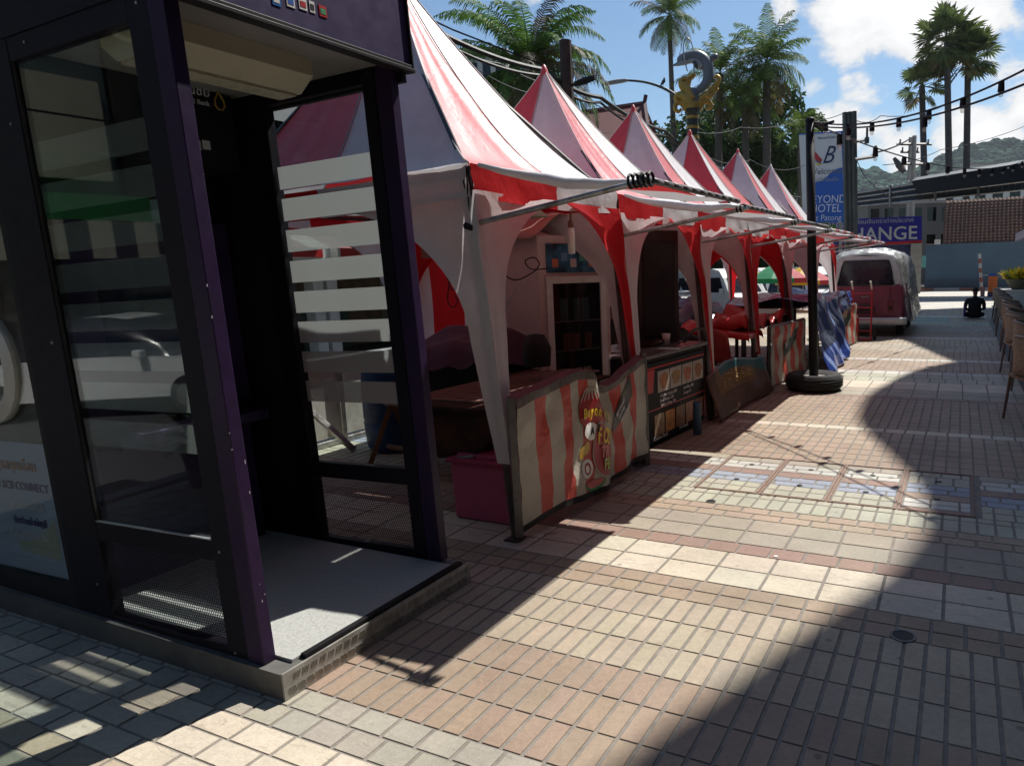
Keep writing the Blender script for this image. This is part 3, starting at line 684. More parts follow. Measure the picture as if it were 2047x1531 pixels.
# striped back wall sheet closing the rear of the second tent
g = MB()
def bw(u, v):
    y = 5.05+u*1.80; return V((XB+.07+wr((u*6, v*1.5, 2), .05, 1), y, 2.05-v*1.55))
def bcol(u, v):
    y = 5.05+u*1.80
    return 0 if 5.60 < y < 6.13 or y > 6.55 else 1
g.grid(bw, 60, 12, bcol)
g.build('back_sheet', [mt_redv, mt_whitev], TENTS[1], smooth=True)
mt_plum = M('plum_board', (.11, .03, .045), .55, var=.3)
# ---------------------------------------------------------------- first stall
def cloth(name, fn, nu, nv, mats, label, cat, org, mi=0, parent=None, thick=.003, group=None):
    g = MB(); g.grid(fn, nu, nv, mi); o = g.build(name, mats, parent, smooth=True, origin=org, thick=thick)
    return tag(o, label, cat, group)
# banner: frame posts, striped vinyl with a fold in the middle, dark hems
bx_, by0, by1 = -2.33, 3.36, 5.22
bn = thing('stall_banner', 'sagging red and cream striped vinyl banner with a food logo on the first stall', 'banner', (bx_, 4.3, 0))
def top(u):
    k = [(0, .885), (.2, .925), (.4, .955), (.5, .93), (.58, .80), (.64, .775), (.72, .81), (.86, .87), (1, .925)]
    for (a, b), (c, d) in zip(k, k[1:]):
        if u <= c: return b+(d-b)*(u-a)/(c-a)
    return k[-1][1]
def bot(u): return .075+.02*math.sin(u*9)-.05*(u > .9)*(u-.9)*3
def bsurf(u, v, d=0):
    z = top(u)+(bot(u)-top(u))*v
    f = math.exp(-((u-.52)/.045)**2)*.03*(.6+.4*v)-math.exp(-((u-.62)/.06)**2)*.03*(.9-.3*v)
    f += .006*math.sin(u*31+v*3)*(.4+v*.6)+wr((u*9, v*5, 4), .022, 1)
    uu = u+.012*math.sin(v*4)*math.sin(u*3.1)+.02*math.exp(-((u-.56)/.1)**2)*(v-.4)
    return V((bx_+f+d+.05*v*math.sin(u*math.pi), by0+(by1-by0)*uu, z))
def stripe(u, v):
    if v < .07: return 2
    if v > .955: return 3
    w_ = .006*math.sin(v*7+u*20)
    for a, b in ((.105, .175), (.265, .325), (.39, .46), (.655, .745), (.82, .885)):
        if a+w_ < u < b+w_: return 0
    return 1
g = MB(); g.grid(bsurf, 260, 60, stripe)
mt_bred = fabric('banner_red', (.58, .085, .065), .2, .42, 0, .5, .3, 14); mt_bcream = fabric('banner_cream', (.50, .455, .38), .2, .42, 0, .5, .3, 14)
sh = g.build('vinyl_sheet', [mt_bred, mt_bcream, M('dark_hem', (.12, .1, .09), .5, var=.5, scale=25), mt_black], bn, smooth=True)
def dec(uc, vc, ru, rv, mat, n=20, d=.004, name='print_shape', fn=None):
    g = MB()
    def f(a, b):
        t = a*2*math.pi; r = b
        if fn: r *= fn(t)
        return bsurf(uc+ru*r*math.cos(t), vc+rv*r*math.sin(t), d)
    g.grid(f, n*2, 5); return g.build(name, mat, sh, smooth=True)
mt_dred = M('dark_red_print', (.33, .02, .025), .4); mt_brn = M('brown_print', (.14, .06, .03), .5)
dec(.47, .33, .105, .17, M('outline_print', (.2, .1, .06), .5), d=.003)
dec(.47, .33, .10, .155, mt_dred, d=.005)
for k in range(7):
    u = .39+k*.026
    g = MB(); g.grid(lambda a, b: bsurf(.475+(u-.475)*(.35+.65*b)+(a-.5)*.008, .13+.09*b+.03*abs(u-.475)*10*b, .0075), 2, 5); g.build('print_ray', mt_bcream, sh)
dec(.395, .62, .035, .10, M('banana_print', (.55, .33, .03), .45), d=.0045, fn=lambda t: .7+.3*math.cos(2*t+.6))
dec(.44, .48, .05, .07, mt_white_p, d=.008); dec(.41, .77, .038, .075, mt_white_p, d=.004); dec(.41, .77, .022, .05, mt_dred, d=.0065); dec(.405, .77, .012, .03, mt_white_p, d=.008)
dec(.452, .885, .062, .075, mt_green, d=.0045, fn=lambda t: 1 if math.sin(t) > -.1 else .25); dec(.452, .878, .054, .06, M('melon_print', (.6, .12, .12), .45), d=.007, fn=lambda t: 1 if math.sin(t) > -.1 else .2)
dec(.525, .64, .078, .235, mt_bcream, d=.0085); dec(.525, .64, .072, .222, mt_dred, d=.011)
mt_ytxt = M('yellow_print', (.72, .48, .02), .45)
def ptext(s, u, v, size, mat, tilt=0, sx=.8):
    for k, ch in enumerate(s):
        if ch == ' ': continue
        uu = u+k*size*.60*sx/(by1-by0); vv = v+tilt*(k-len(s)/2)**2-tilt
        a = bsurf(uu, vv, .018); b = a+(bsurf(uu+.035, vv, .018)-bsurf(uu-.02, vv, .018)); c = a+V((.0, 0, .1))
        text(ch, size, mat, sh, a, b-a, c-a, sx=sx, bold=.003)
ptext('Beyon', .385, .36, .10, mt_ytxt, .002); ptext('ang', .535, .33, .10, M('pale_yellow_print', (.5, .42, .15), .45))
ptext('A', .425, .5, .07, mt_black); ptext('S', .475, .49, .07, mt_black)
ptext('FOO', .475, .585, .155, mt_ytxt, 0, .62); ptext('TR', .495, .71, .12, M('pink_print', (.65, .2, .2), .45), 0, .6); ptext('FE', .505, .81, .11, M('lime_print', (.45, .6, .15), .45), 0, .6)
g = MB(); g.grid(lambda a, b: bsurf(.655+.19*a, .30+.22*b-.24*a, .006), 10, 6); pl_ = g.build('print_shape', M('slate_print', (.06, .065, .06), .45, var=.3), sh, smooth=True)
for k in range(3):
    a = bsurf(.675+k*.02, .40+k*.05-.03, .011); b = bsurf(.75+k*.02, .31+k*.05-.03, .011); c = bsurf(.675+k*.02, .36+k*.05-.03, .011)
    text(('BEYOND', 'HOTEL', 'PATONG')[k], .062, mt_ltxt, sh, a, b-a, c-a, sx=.75)
g = MB()
for s in (by0-.02, by1+.02): g.sqtube((bx_-.01, s, 0.06 if s < 4 else .0), (bx_-.02, s, .90 if s < 4 else .95), .045)
g.build('frame', M('drilled_steel', (.14, .13, .13), .5, .6, var=.3, scale=25), bn)
for (k0, k1) in ((0, 21), (26, 40)):
    g = MB()
    for k in range(k0, k1):
        u = k/40; a, b = bsurf(u, 0), bsurf(u+1/40, 0); g.add([a+V((.004, 0, 0)), b+V((.004, 0, 0)), b+V((-.07, 0, .012)), a+V((-.07, 0, .012))], [[0, 1, 2, 3]])
    g.build('top_board', mt_plum, bn)
# pink storage bin
c = onz(965, 1048); ry = 3.58
bn2 = thing('storage_bin', 'pink plastic storage bin with a darker lid between the booth and the banner', 'storage bin', (-2.80, ry+.2, 0))
g = MB(); M0 = V((-2.80, ry+.19, .2)); g.box(M0, (.46, .34, .40), 0, None, 1.06); g.build('tub', mt_pink, bn2, bevel=.02)
g = MB(); g.box(M0+V((0, 0, .205)), (.52, .40, .035), 0); g.box(M0+V((0, 0, .235)), (.44, .32, .03), 0, None, .9); g.build('lid', mt_dkred, bn2, bevel=.012)
# drum grill
dc = V((-3.05, 4.0, .74))
dg = thing('drum_grill', 'rusty black half barrel grill behind the pink bin', 'grill', (dc.x, dc.y, 0))
g = MB(); n = 20; pts = []
def drum(u, v):
    a = math.pi*(1+u); return dc+V((-.34+.0*v+.34*math.cos(a)+.34, 0, .34*math.sin(a)*1.05)).xyz+V((0, -.36+1.5*v, 0))
g.grid(drum, 18, 8)
for v in (0, 1): g.poly([drum(u/18, v) for u in range(19)])
g.build('drum', mt_rust, dg, smooth=False)
for (a, b) in ((-.28, -.25), (.28, -.25), (-.28, 1.05), (.28, 1.05)):
    g = MB(); g.cyl(dc+V((a*.8, b, -.25)), V((dc.x+a, dc.y+b, 0)), .016, n=8); g.build('leg', mt_black, dg)
g = MB(); g.tube([dc+V((-.36, -.37, -.08)), dc+V((-.1, -.39, -.35)), dc+V((.2, -.39, -.3))], .012, 6); g.build('handle', mt_steel, dg)
g = MB()
for k in range(28): x = -3.34+k*.022; g.cyl((x, 3.62, .80), (x, 5.15, .80), .0035, n=4)
for k in range(16): y = 3.62+k*.1; g.cyl((-3.35, y, .804), (-2.73, y, .804), .004, n=4)
for y in (3.62, 5.15): g.cyl((-3.36, y, .80), (-2.72, y, .80), .009, n=6)
for x in (-3.36, -2.72): g.cyl((x, 3.62, .80), (x, 5.15, .80), .009, n=6)
g.build('grill_grate', M('dull_steel', (.22, .13, .11), .5, .7, var=.4, scale=15), dg)
g = MB(); g.bx(-3.44, -2.62, 3.58, 5.17, .745, .765); g.build('tray_rim', mt_rust, dg)
# tarp covered counter behind
cv = thing('covered_counter', 'low counter draped with a dusky purple sheet at the back of the first stall', 'counter', (-3.85, 5.2, 0))
g = MB(); g.bx(-4.2, -3.45, 4.75, 5.75, 0, .86); g.build('cabinet', mt_black, cv)
def drp(u, v):
    x = -4.35+u*1.05; y = 4.55+v*1.35; e = max(0, abs(u-.5)-.42)*4+max(0, abs(v-.5)-.44)*4
    return V((x, y, 1.0+.12*math.sin(v*4+u)+wr((u*4, v*5, 1), .12, 1)-e*.75))
g = MB(); g.grid(drp, 26, 30); g.build('dust_sheet', fabric('plum_cloth', (.10, .05, .085), .1, .8, .1, .2, .4), cv, smooth=True)
# fridge with a header picture and a cover on top
fp = at(1155, 700, 6.1); fz = Matrix.Rotation(rad(62), 3, 'Z'); fo_ = V((fp.x, fp.y, 0))
fr = thing('drinks_fridge', 'white upright drinks fridge with dark glass door and blue picture header', 'fridge', fo_)
def L3(o, R, x, y, z): return V(o)+R @ V((x, y, z))
def lbox(g, o, R, x0, x1, y0, y1, z0, z1, mi=0): g.box(L3(o, R, (x0+x1)/2, (y0+y1)/2, (z0+z1)/2), (x1-x0, y1-y0, z1-z0), mi, R)
g = MB(); lbox(g, fo_, fz, -.36, .36, .0, .6, .05, 1.93); g.build('body', M('cream_white_enamel', (.62, .50, .47), .4, var=.06), fr, bevel=.012)
g = MB()
for (a, b, c_, d) in ((-.30, .30, .66, .70), (-.30, .30, 1.53, 1.59), (-.30, -.24, .70, 1.53), (.24, .30, .70, 1.53)): lbox(g, fo_, fz, a, b, -.03, -.002, c_, d)
dr = g.build('door', mt_white_p, fr, bevel=.004)
g = MB(); lbox(g, fo_, fz, -.24, .24, -.018, -.012, .70, 1.53); g.build('door_glass', glassmat('fridge_glass', (.55, .5, .48), 1.5), dr)
g = MB(); lbox(g, fo_, fz, -.24, .24, -.011, -.003, .70, 1.53); g.build('interior', M('fridge_inside', (.10, .06, .045), .6, var=.5, scale=5), dr)
for k in range(9):
    z = (.712, .962, 1.212)[k % 3]; x = -.17+.11*(k//3)+.02*(k % 2); g = MB(); lbox(g, fo_, fz, x, x+.075, -.0128, -.0112, z, z+.09+.05*((k*7) % 3)); g.build('stocked_item', [mt_white_p, M('item_brown', (.25, .12, .06), .5), M('item_teal', (.1, .2, .22), .5)][k % 3], dr)
for z in (.95, 1.2):
    g = MB(); lbox(g, fo_, fz, -.235, .235, -.0125, -.0115, z, z+.012); g.build('shelf', mt_steel, dr)
g = MB(); lbox(g, fo_, fz, -.28, .26, -.012, -.002, 1.62, 1.86); hd_ = g.build('header_picture', M('teal_print', (.03, .12, .2), .4, var=.9, scale=9), fr)
for k in range(5):
    g = MB(); q = L3(fo_, fz, -.2+k*.09, -.014, 1.70+.05*(k % 2)); g.lathe(q, [(.001, 0), (.035, .0)], 10); 
    g2 = MB(); g2.box(q, (.06, .003, .07), 0, fz); g2.build('print_shape', [M('print_col%d' % k, [(.5, .16, .1), (.15, .3, .5), (.55, .5, .5), (.1, .35, .3), (.5, .15, .05)][k], .5)], hd_)
def fcov(u, v):
    x = -.43+.86*u; y = -.05+.7*v; h = 1.9+.26*math.sin(math.pi*u)**.7*(.75+.25*math.sin(math.pi*v))+wr((u*5, v*4, 9), .04, 1)
    return L3(fo_, fz, x, y, h)
cloth('sheet_cover', fcov, 16, 10, fabric('pale_pink_sheet', (.6, .38, .33), .3, .6, 0, .3), 'pale rumpled sheet lying over the top of the drinks fridge', 'cover', fo_)
# hanging lamp, bulb and cables of the first stall
p = at(1140, 430, 5.0)
ln = thing('hanging_lamp', 'stick lamp hanging by a cord in front of the drinks fridge', 'lamp', p)
g = MB(); g.tube([p+V((0, 0, .12)), p+V((.005, 0, .02)), p+V((0, 0, -.04))], .008, 6); g.build('cord', mt_brn, ln)
g = MB(); g.cyl(p+V((0, 0, -.04)), p+V((0, 0, -.09)), .018, .022, 10); g.build('socket', mt_brn, ln)
g = MB(); g.lathe(p, [(.02, -.09), (.026, -.12), (.026, -.27), (.001, -.275)], 12); g.build('tube_bulb', mt_white_p, ln, smooth=True)
def bulb(px, py, d, lb, s=1.0):
    p = at(px, py, d); t = thing('hanging_bulb', lb, 'light bulb', p, 'bare bulbs hanging under the tents')
    g = MB(); g.tube([p+V((0, 0, .5*s)), p+V((0, 0, .06*s))], .005, 5); g.build('cord', mt_black, t)
    g = MB(); g.cyl(p+V((0, 0, .065*s)), p+V((0, 0, .02*s)), .022*s, n=10); g.build('socket', mt_white_p, t)
    g = MB(); g.lathe(p, [(.02*s, .02*s), (.036*s, -.02*s), (.05*s, -.06*s), (.042*s, -.095*s), (.001, -.11*s)], 14); g.build('bulb', M('milky_bulb', (.62, .55, .52), .3), t, smooth=True)
bulb(1370, 478, 7.6, 'white bulb hanging at the front of the third tent', 1.2); bulb(1275, 470, 6.7, 'white bulb hanging beside the dark cabinet'); bulb(1500, 470, 10.2, 'small white bulb under the fourth tent')
p = at(1071, 425, 5.3); g = MB(); g.lathe(p, [(.001, .06), (.02, .055), (.03, .02), (.10, -.03), (.098, -.034), (.02, .01)], 18)
tag(g.build('lamp_shade', mt_cream, origin=p, smooth=True), 'cream cone lampshade hung inside the first tent', 'lampshade')
def cable(pts, d, r, lb, mat=None):
    q = [at(x, y, d) for x, y in pts]; sm = []
    for i in range(len(q)-1):
        p0, p1, p2, p3 = q[max(i-1, 0)], q[i], q[i+1], q[min(i+2, len(q)-1)]
        for k in range(5):
            t = k/5; sm.append(.5*((2*p1)+(p2-p0)*t+(2*p0-5*p1+4*p2-p3)*t*t+(3*p1-p0-3*p2+p3)*t**3))
    sm.append(q[-1]); g = MB(); g.tube(sm, r, 6)
    tag(g.build('cable', mat or mt_black, origin=q[0], smooth=True), lb, 'cable', 'loose cables hanging in the first tent')
cable([(900, 490), (893, 545), (905, 580), (922, 560), (925, 530), (912, 520), (900, 560), (895, 600), (905, 615), (915, 602), (908, 590)], 4.9, .004, 'thin black cable looped against the red back sheet')
cable([(980, 505), (1005, 545), (1030, 560), (1060, 548), (1078, 530), (1068, 515), (1050, 522), (1062, 538), (1095, 537)], 5.2, .005, 'tangled black cable beside the fridge header')
cable([(1000, 640), (1020, 600), (1038, 570), (1050, 560)], 5.2, .006, 'grey hose rising behind the tent pole', mt_steel)
g = MB(); p = at(868, 500, 4.6); g.box(p, (.16, .03, .10), 0, rz(.6)); tag(g.build('switch_box', M('brown_box', (.25, .1, .07), .6), origin=p), 'brown switch box on the frame of the first tent', 'switch box')
g = MB(); p = at(1072, 690, 5.4); g.lathe(p, [(.11, -.16), (.12, -.02), (.07, .08), (.001, .09)], 14, sx=1, sy=.8)
tag(g.build('black_sack', mt_matblk, origin=p, smooth=True), 'black sack slumped left of the drinks fridge', 'sack')
# blue drum and trestle seen through the booth glass
p = V((-4.85, 5.0, 0)); bd = thing('water_barrel', 'tall blue plastic barrel seen through the booth glass', 'barrel', p)
g = MB(); g.lathe(p, [(.001, .0), (.24, 0), (.27, .06), (.285, .28), (.275, .3), (.285, .32), (.285, .6), (.275, .62), (.285, .64), (.26, .88), (.001, .9)], 24); g.build('body', M('blue_plastic', (.01, .05, .16), .4, var=.2), bd, smooth=True)
g = MB(); g.lathe(p, [(.275, .84), (.285, .85), (.285, .9), (.2, .92)], 24); g.build('rim', mt_black, bd)
tr = thing('wooden_trestle', 'brown wooden trestle in front of the blue barrel', 'trestle', (-4.2, 4.45, 0))
for (a, b) in (((-4.54, 4.32, 0), (-4.37, 4.47, .55)), ((-4.20, 4.64, 0), (-4.37, 4.47, .55)), ((-3.87, 4.22, 0), (-3.72, 4.37, .55)), ((-3.54, 4.57, 0), (-3.72, 4.37, .55))):
    g = MB(); g.sqtube(a, b, .04); g.build('leg', mt_wood, tr)
g = MB(); g.sqtube((-4.42, 4.47, .55), (-3.62, 4.37, .55), .05); g.sqtube((-4.42, 4.44, .18), (-3.57, 4.34, .18), .035); g.build('crossbar', mt_wood, tr)
# ---------------------------------------------------------------- second stall: menu cart, dark cabinet
c0, c1 = V((-2.52, 5.58, 0)), V((-2.42, 6.95, 0)); dv = (c1-c0).normalized(); nv_ = V((dv.y, -dv.x, 0))
mc_ = thing('menu_cart', 'black food cart with pictures of dishes on its front panel', 'food cart', (c0+c1)/2)
RC = Matrix((dv, -nv_, V((0, 0, 1)))).transposed()          # x along the front, y inward
LC = (c1-c0).length
g = MB(); lbox(g, c0, RC, 0, LC, .012, .75, .06, .84); g.build('body', mt_black, mc_, bevel=.01)
g = MB(); lbox(g, c0, RC, -.03, LC+.05, -.03, .8, .842, .872); lbox(g, c0, RC, .15, LC-.1, .2, .65, .873, .885); g.build('worktop', M('worn_steel_top', (.3, .26, .25), .3, .8, var=.3, scale=8), mc_, bevel=.004)
g = MB(); lbox(g, c0, RC, 0, LC, 0, .010, .05, .79); pn = g.build('menu_panel', M('black_print', (.008, .009, .013), .5, spec=.2, var=.5), mc_)
g = MB(); lbox(g, c0, RC, 0, LC, -.003, -.0005, .735, .75); lbox(g, c0, RC, 0, LC, -.003, -.0005, .35, .36); g.build('red_band', mt_redp, pn)
g = MB(); g.poly([L3(c0, RC, *q) for q in ((.02, -.004, .73), (.24, -.004, .73), (.20, -.004, .52), (.05, -.004, .52))]); g.build('print_shape', mt_redp, pn)
foods = [(.42, .16, .05), (.34, .18, .06), (.45, .14, .08), (.3, .12, .05)]
for k in range(4):
    x0 = .30+k*.265
    g = MB(); lbox(g, c0, RC, x0, x0+.245, -.004, -.001, .50, .70); g.build('photo_tile', M('plate_print', (.42, .36, .32), .4, var=.25, scale=9), pn)
    g = MB(); q = L3(c0, RC, x0+.12, -.0065, .60)
    g.grid(lambda u, v: q+RC @ V((.085*v*math.cos(u*6.283)*(1+.2*math.sin(u*19)), -.0005, .075*v*math.sin(u*6.283)*(1+.15*math.sin(u*13+k)))), 20, 3); g.build('food_print', M('food_print%d' % k, foods[k], .45, var=.7, scale=30), pn)
for k in range(5):
    x0 = .22+k*.23
    g = MB(); lbox(g, c0, RC, x0, x0+.2, -.004, -.001, .10, .30); g.build('photo_tile', M('warm_print%d' % k, [(.3, .2, .12), (.5, .2, .05), (.25, .12, .05), (.4, .18, .1), (.3, .12, .08)][k], .4, var=.6, scale=14), pn)
for k, s in enumerate(('Chicken Kebab 100', 'Beef Kebab 120', 'Tortilla Wrap 150')):
    text(s, .045, mt_ltxt, pn, L3(c0, RC, .34, -.003, .45-.0*k-(k*.045)), dv, (0, 0, 1))
for k, s in enumerate(('Fried Rice 100', 'Sausage 60')): text(s, .042, mt_ltxt, pn, L3(c0, RC, .85, -.003, .45-k*.05), dv, (0, 0, 1))
text('Chicken Steak', .05, mt_ltxt, pn, L3(c0, RC, .2, -.003, .065), dv, (0, 0, 1)); text('Fish Steak', .05, mt_ltxt, pn, L3(c0, RC, .75, -.003, .065), dv, (0, 0, 1))
g = MB(); q = [L3(c0, RC, LC-.1, .2, .85), L3(c0, RC, LC-.02, .1, 1.0), L3(c0, RC, LC+.12, .05, 1.0), L3(c0, RC, LC+.16, .03, .86), L3(c0, RC, LC+.16, .02, .4), L3(c0, RC, LC+.16, 0, 0)]; g.tube(q, .017, 8); g.build('push_rail', mt_leg, mc_, smooth=True)
for x in (.1, LC-.1):
    g = MB(); a = L3(c0, RC, x, .3, .05); g.cyl(a-RC @ V((0, .02, 0)), a+RC @ V((0, .02, 0)), .05, n=14); g.build('castor', mt_matblk, mc_)
p = onz(1394, 868); g = MB(); g.lathe(p, [(.001, 0), (.04, 0), (.042, .02), (.042, .32), (.034, .33), (.001, .33)], 14)
tag(g.build('pipe_stub', M('blue_pipe', (.03, .09, .15), .5), origin=p), 'short blue pipe standing at the far corner of the menu cart', 'pipe')
p = at(1318, 690, 7.2); cb = thing('tall_cabinet', 'tall dark brown cabinet standing behind the menu cart', 'cabinet', (p.x, p.y, 0)); Rb = rz(rad(50))
g = MB(); lbox(g, (p.x, p.y, 0), Rb, -.22, .24, 0, .45, .05, 2.02); g.build('carcass', M('dark_brown_wood', (.035, .02, .017), .5, var=.4, scale=6), cb, bevel=.008)
g = MB(); lbox(g, (p.x, p.y, 0), Rb, -.17, .19, -.018, -.001, .95, 1.9); g.build('door', M('darker_panel', (.022, .013, .012), .35, var=.4, scale=5), cb, bevel=.01)
p = at(1385, 640, 9.0); cb2 = thing('back_counter', 'long low dark counter behind the second and third stalls', 'counter', (-4.4, 8.5, 0))
g = MB(); g.bx(-4.7, -4.2, 6.9, 12.6, 0, 1.0); g.build('carcass', mt_black, cb2); g = MB(); g.bx(-4.75, -4.15, 6.85, 12.65, 1.002, 1.03); g.build('counter_top', M('maroon_top', (.10, .03, .03), .5, var=.3), cb2)
q = L3(c0, RC, .75, .42, .885); pn_ = thing('frying_pan', 'wide dark steel pan lying on the menu cart top', 'pan', q)
g = MB(); g.lathe(q, [(.001, .004), (.20, .004), (.25, .05), (.255, .05), (.205, 0)], 26); g.build('bowl', mt_rust, pn_, smooth=True); g = MB(); g.tube([q+dv*.24+V((0, 0, .045)), q+dv*.45+V((0, 0, .07))], .012, 7); g.build('handle', mt_black, pn_)
q = L3(c0, RC, 1.0, .25, .885); g = MB(); g.lathe(q, [(.001, 0), (.032, 0), (.045, .10), (.042, .10), (.03, .008)], 16); tag(g.build('cup', mt_white_p, origin=q, smooth=True), 'white cup catching the light on the menu cart', 'cup')
for k, (x, y, h, lb) in enumerate(((.25, .55, .24, 'tall dark sauce bottle at the near end of the menu cart'), (.36, .6, .2, 'shorter dark sauce bottle beside the tall one on the menu cart'))):
    q = L3(c0, RC, x, y, .872); bo = thing('sauce_bottle', lb, 'bottle', q); g = MB(); g.lathe(q, [(.001, 0), (.035, 0), (.036, h*.6), (.014, h*.8), (.014, h*.92)], 14); g.build('body', mt_brn, bo, smooth=True); g = MB(); g.cyl(q+V((0, 0, h*.92)), q+V((0, 0, h)), .016, n=12); g.build('cap', mt_redp, bo)
for k, (x, y, r, h, lb) in enumerate(((-4.45, 7.4, .2, .26, 'large dull steel cooking pot on the back counter'), (-4.45, 8.1, .16, .2, 'smaller steel cooking pot beside the large one'), (-4.45, 8.62, .14, .12, 'low wide steel basin last of the pots on the back counter'))):
    q = V((x, y, 1.03)); po_ = thing('cooking_pot', lb, 'pot', q, 'pots on the back counter'); g = MB(); g.lathe(q, [(.001, 0), (r*.95, 0), (r, .02), (r, h), (r*1.05, h+.01), (r*.97, h), (r*.95, .02)], 22); g.build('pan', mt_steel, po_, smooth=True)
    g = MB(); g.lathe(q, [(r, h+.01), (r*.5, h+.05), (.02, h+.06), (.025, h+.09), (.001, h+.1)], 22); g.build('lid', mt_steel, po_, smooth=True)
st_ = thing('plastic_stool', 'red plastic stool standing under the third tent', 'stool', (-3.3, 8.3, 0))
g = MB(); g.box((-3.3, 8.3, .43), (.3, .3, .03)); g.build('seat', mt_redp, st_, bevel=.01)
for a in (-.12, .12):
    for b in (-.12, .12):
        g = MB(); g.sqtube((-3.3+a, 8.3+b, .42), (-3.3+a*1.3, 8.3+b*1.3, 0), .035); g.build('leg', mt_redp, st_)
mt_pcl = fabric('violet_sheet', (.07, .05, .14), .1, .4, 0, .5, .5, 5)
cloth('plastic_sheet', lambda u, v: V((-4.85+.85*u, 8.9+v*3.9, 1.06+max(0, wr((u*5, v*9, 3), .16, 1))+.06*math.sin(v*11)-.5*max(0, u-.86)*4)), 20, 44, mt_pcl, 'rumpled dark violet plastic sheet thrown over the far half of the back counter', 'cover', (-4.4, 10.8, 1.05))
# ---------------------------------------------------------------- third stall: chairs, noodle banner, red table
p0, p1 = onz(1440, 848), onz(1548, 786)
nb = thing('noodle_banner', 'leaning painted panel of noodles and a blue fish shape at the third stall', 'banner', p0.lerp(p1, .5))
dv = (p1-p0).normalized()
def nsurf(u, v): return p0+dv*((p1-p0).length*u)+V((.0, 0, 0))+V((-dv.y*-.0, 0, 0))+V((-.16*v-.05*math.sin(u*3), 0, .03+.55*v*(.84+.16*math.sin(math.pi*min(1, u*1.15)))))+V((wr((u*4, v*3, 5), .02, 1), 0, 0))
def ncol(u, v):
    if v > .80-.25*max(0, u-.75)*3 and u > .2: return 1
    if .45 < v and .12 < u < .8: return 2
    return 0
g = MB(); g.grid(nsurf, 30, 16, ncol); ns = g.build('panel', [M('brown_food_print', (.11, .05, .03), .45, var=.6, scale=9), M('teal_print2', (.02, .09, .1), .4, var=.3), M('noodle_print', (.17, .09, .025), .4, var=.5, scale=22)], nb, smooth=True, thick=.008)
g = MB()
for k in range(26):
    u, v = random.uniform(.2, .72), random.uniform(.52, .78); r_ = random.uniform(.02, .05)
    g.tube([nsurf(min(.99, u+r_*math.cos(a*.6)), min(.98, v+r_*1.3*math.sin(a*.6)))+V((.008, 0, 0)) for a in range(10)], .004, 4)
tag(g.build('noodle_print', M('noodle_strand_print', (.36, .2, .05), .4), ns), kind='stuff')
def seatc(px, py, d, lb, col, rot):
    p = at(px, py, d); p.z = 0; t = thing('stall_chair', lb, 'chair', p, 'plastic chairs at the third stall'); R = rz(rot)
    mt = M('chair_%s' % ''.join(ch for ch in lb[:5] if ch.isalpha()), col, .45, var=.1)
    g = MB(); g.grid(lambda u, v: L3(p, R, -.2+.4*u, -.2+.4*v, .44+.02*math.sin(u*3)), 8, 8); g.build('seat', mt, t, thick=.02)
    g = MB(); g.grid(lambda u, v: L3(p, R, (-.2+.4*u)*(1-.12*v*v), .2+.05*v+.03*math.cos((u-.5)*3), .46+.42*v*(1-.18*(2*u-1)**2)), 10, 8); g.build('backrest', mt, t, smooth=True, thick=.018)
    for a, b in ((-.17, -.17), (.17, -.17), (-.17, .17), (.17, .17)):
        g = MB(); g.cyl(L3(p, R, a, b, .44), L3(p, R, a*1.15, b*1.15, 0), .018, .014, 8); g.build('leg', mt, t)
seatc(1367, 760, 7.9, 'red plastic chair nearest the menu cart, back half hidden', (.5, .06, .05), 2.4); seatc(1420, 770, 8.4, 'round backed black chair beside the red cloth table', (.014, .013, .015), 2.6); seatc(1452, 760, 9.1, 'red plastic chair behind the black one', (.45, .07, .06), 2.9)
def clothon(name, lb, cat, c, L, W, h, R, mat, drop=.1, amp=.05, seed=1, group=None):
    o = V((c[0], c[1], h))
    def f(u, v):
        x = (u-.5)*(L+2*drop); y = (v-.5)*(W+2*drop); e = max(0, abs(x)-L/2)+max(0, abs(y)-W/2)
        k = max(0, noise.noise(V((x*3.2, y*3.2, seed)))*amp*2.2+amp*.35)
        return V((c[0], c[1], 0))+R @ V((max(-L/2-.02-.1*e, min(L/2+.02+.1*e, x)), max(-W/2-.02-.1*e, min(W/2+.02+.1*e, y)), h+.012-e*(1+.3*math.sin(x*9+y*7))+k))
    return cloth(name, f, 40, 26, mat, lb, cat, o, group=group)
def table(lb, c, L, W, h, R, group=None):
    t = thing('stall_table', lb, 'table', (c[0], c[1], 0), group); o = V((c[0], c[1], 0))
    g = MB(); lbox(g, o, R, -L/2, L/2, -W/2, W/2, h-.03, h); g.build('table_top', mt_wood, t)
    for a in (-1, 1):
        for b in (-1, 1):
            g = MB(); g.sqtube(L3(o, R, a*(L/2-.06), b*(W/2-.06), h-.03), L3(o, R, a*(L/2-.06), b*(W/2-.06), 0), .035); g.build('leg', mt_leg, t)
    return t
mt_redcloth = fabric('red_oilcloth', (.5, .03, .03), .15, .3, 0, .5, .4, 6)
R1 = rz(rad(88))
q = at(1468, 665, 9.4); table('small folding table under the pointed red cloth at the third stall', (q.x, q.y), .55, .5, q.z-.02, R1)
clothon('red_cloth', 'small shiny red cloth on the folding table at the third stall', 'tablecloth', (q.x, q.y), .58, .55, q.z, R1, mt_redcloth, .06, .04, 3)
tt = table('long table behind the striped panel of the fourth stall', (-3.0, 10.3), 2.1, .9, .80, R1)
clothon('red_cloth', 'long rumpled red cloth spread along the fourth stall table', 'tablecloth', (-3.0, 10.2), 2.3, .95, .81, R1, mt_redcloth, .08, .13, 8)
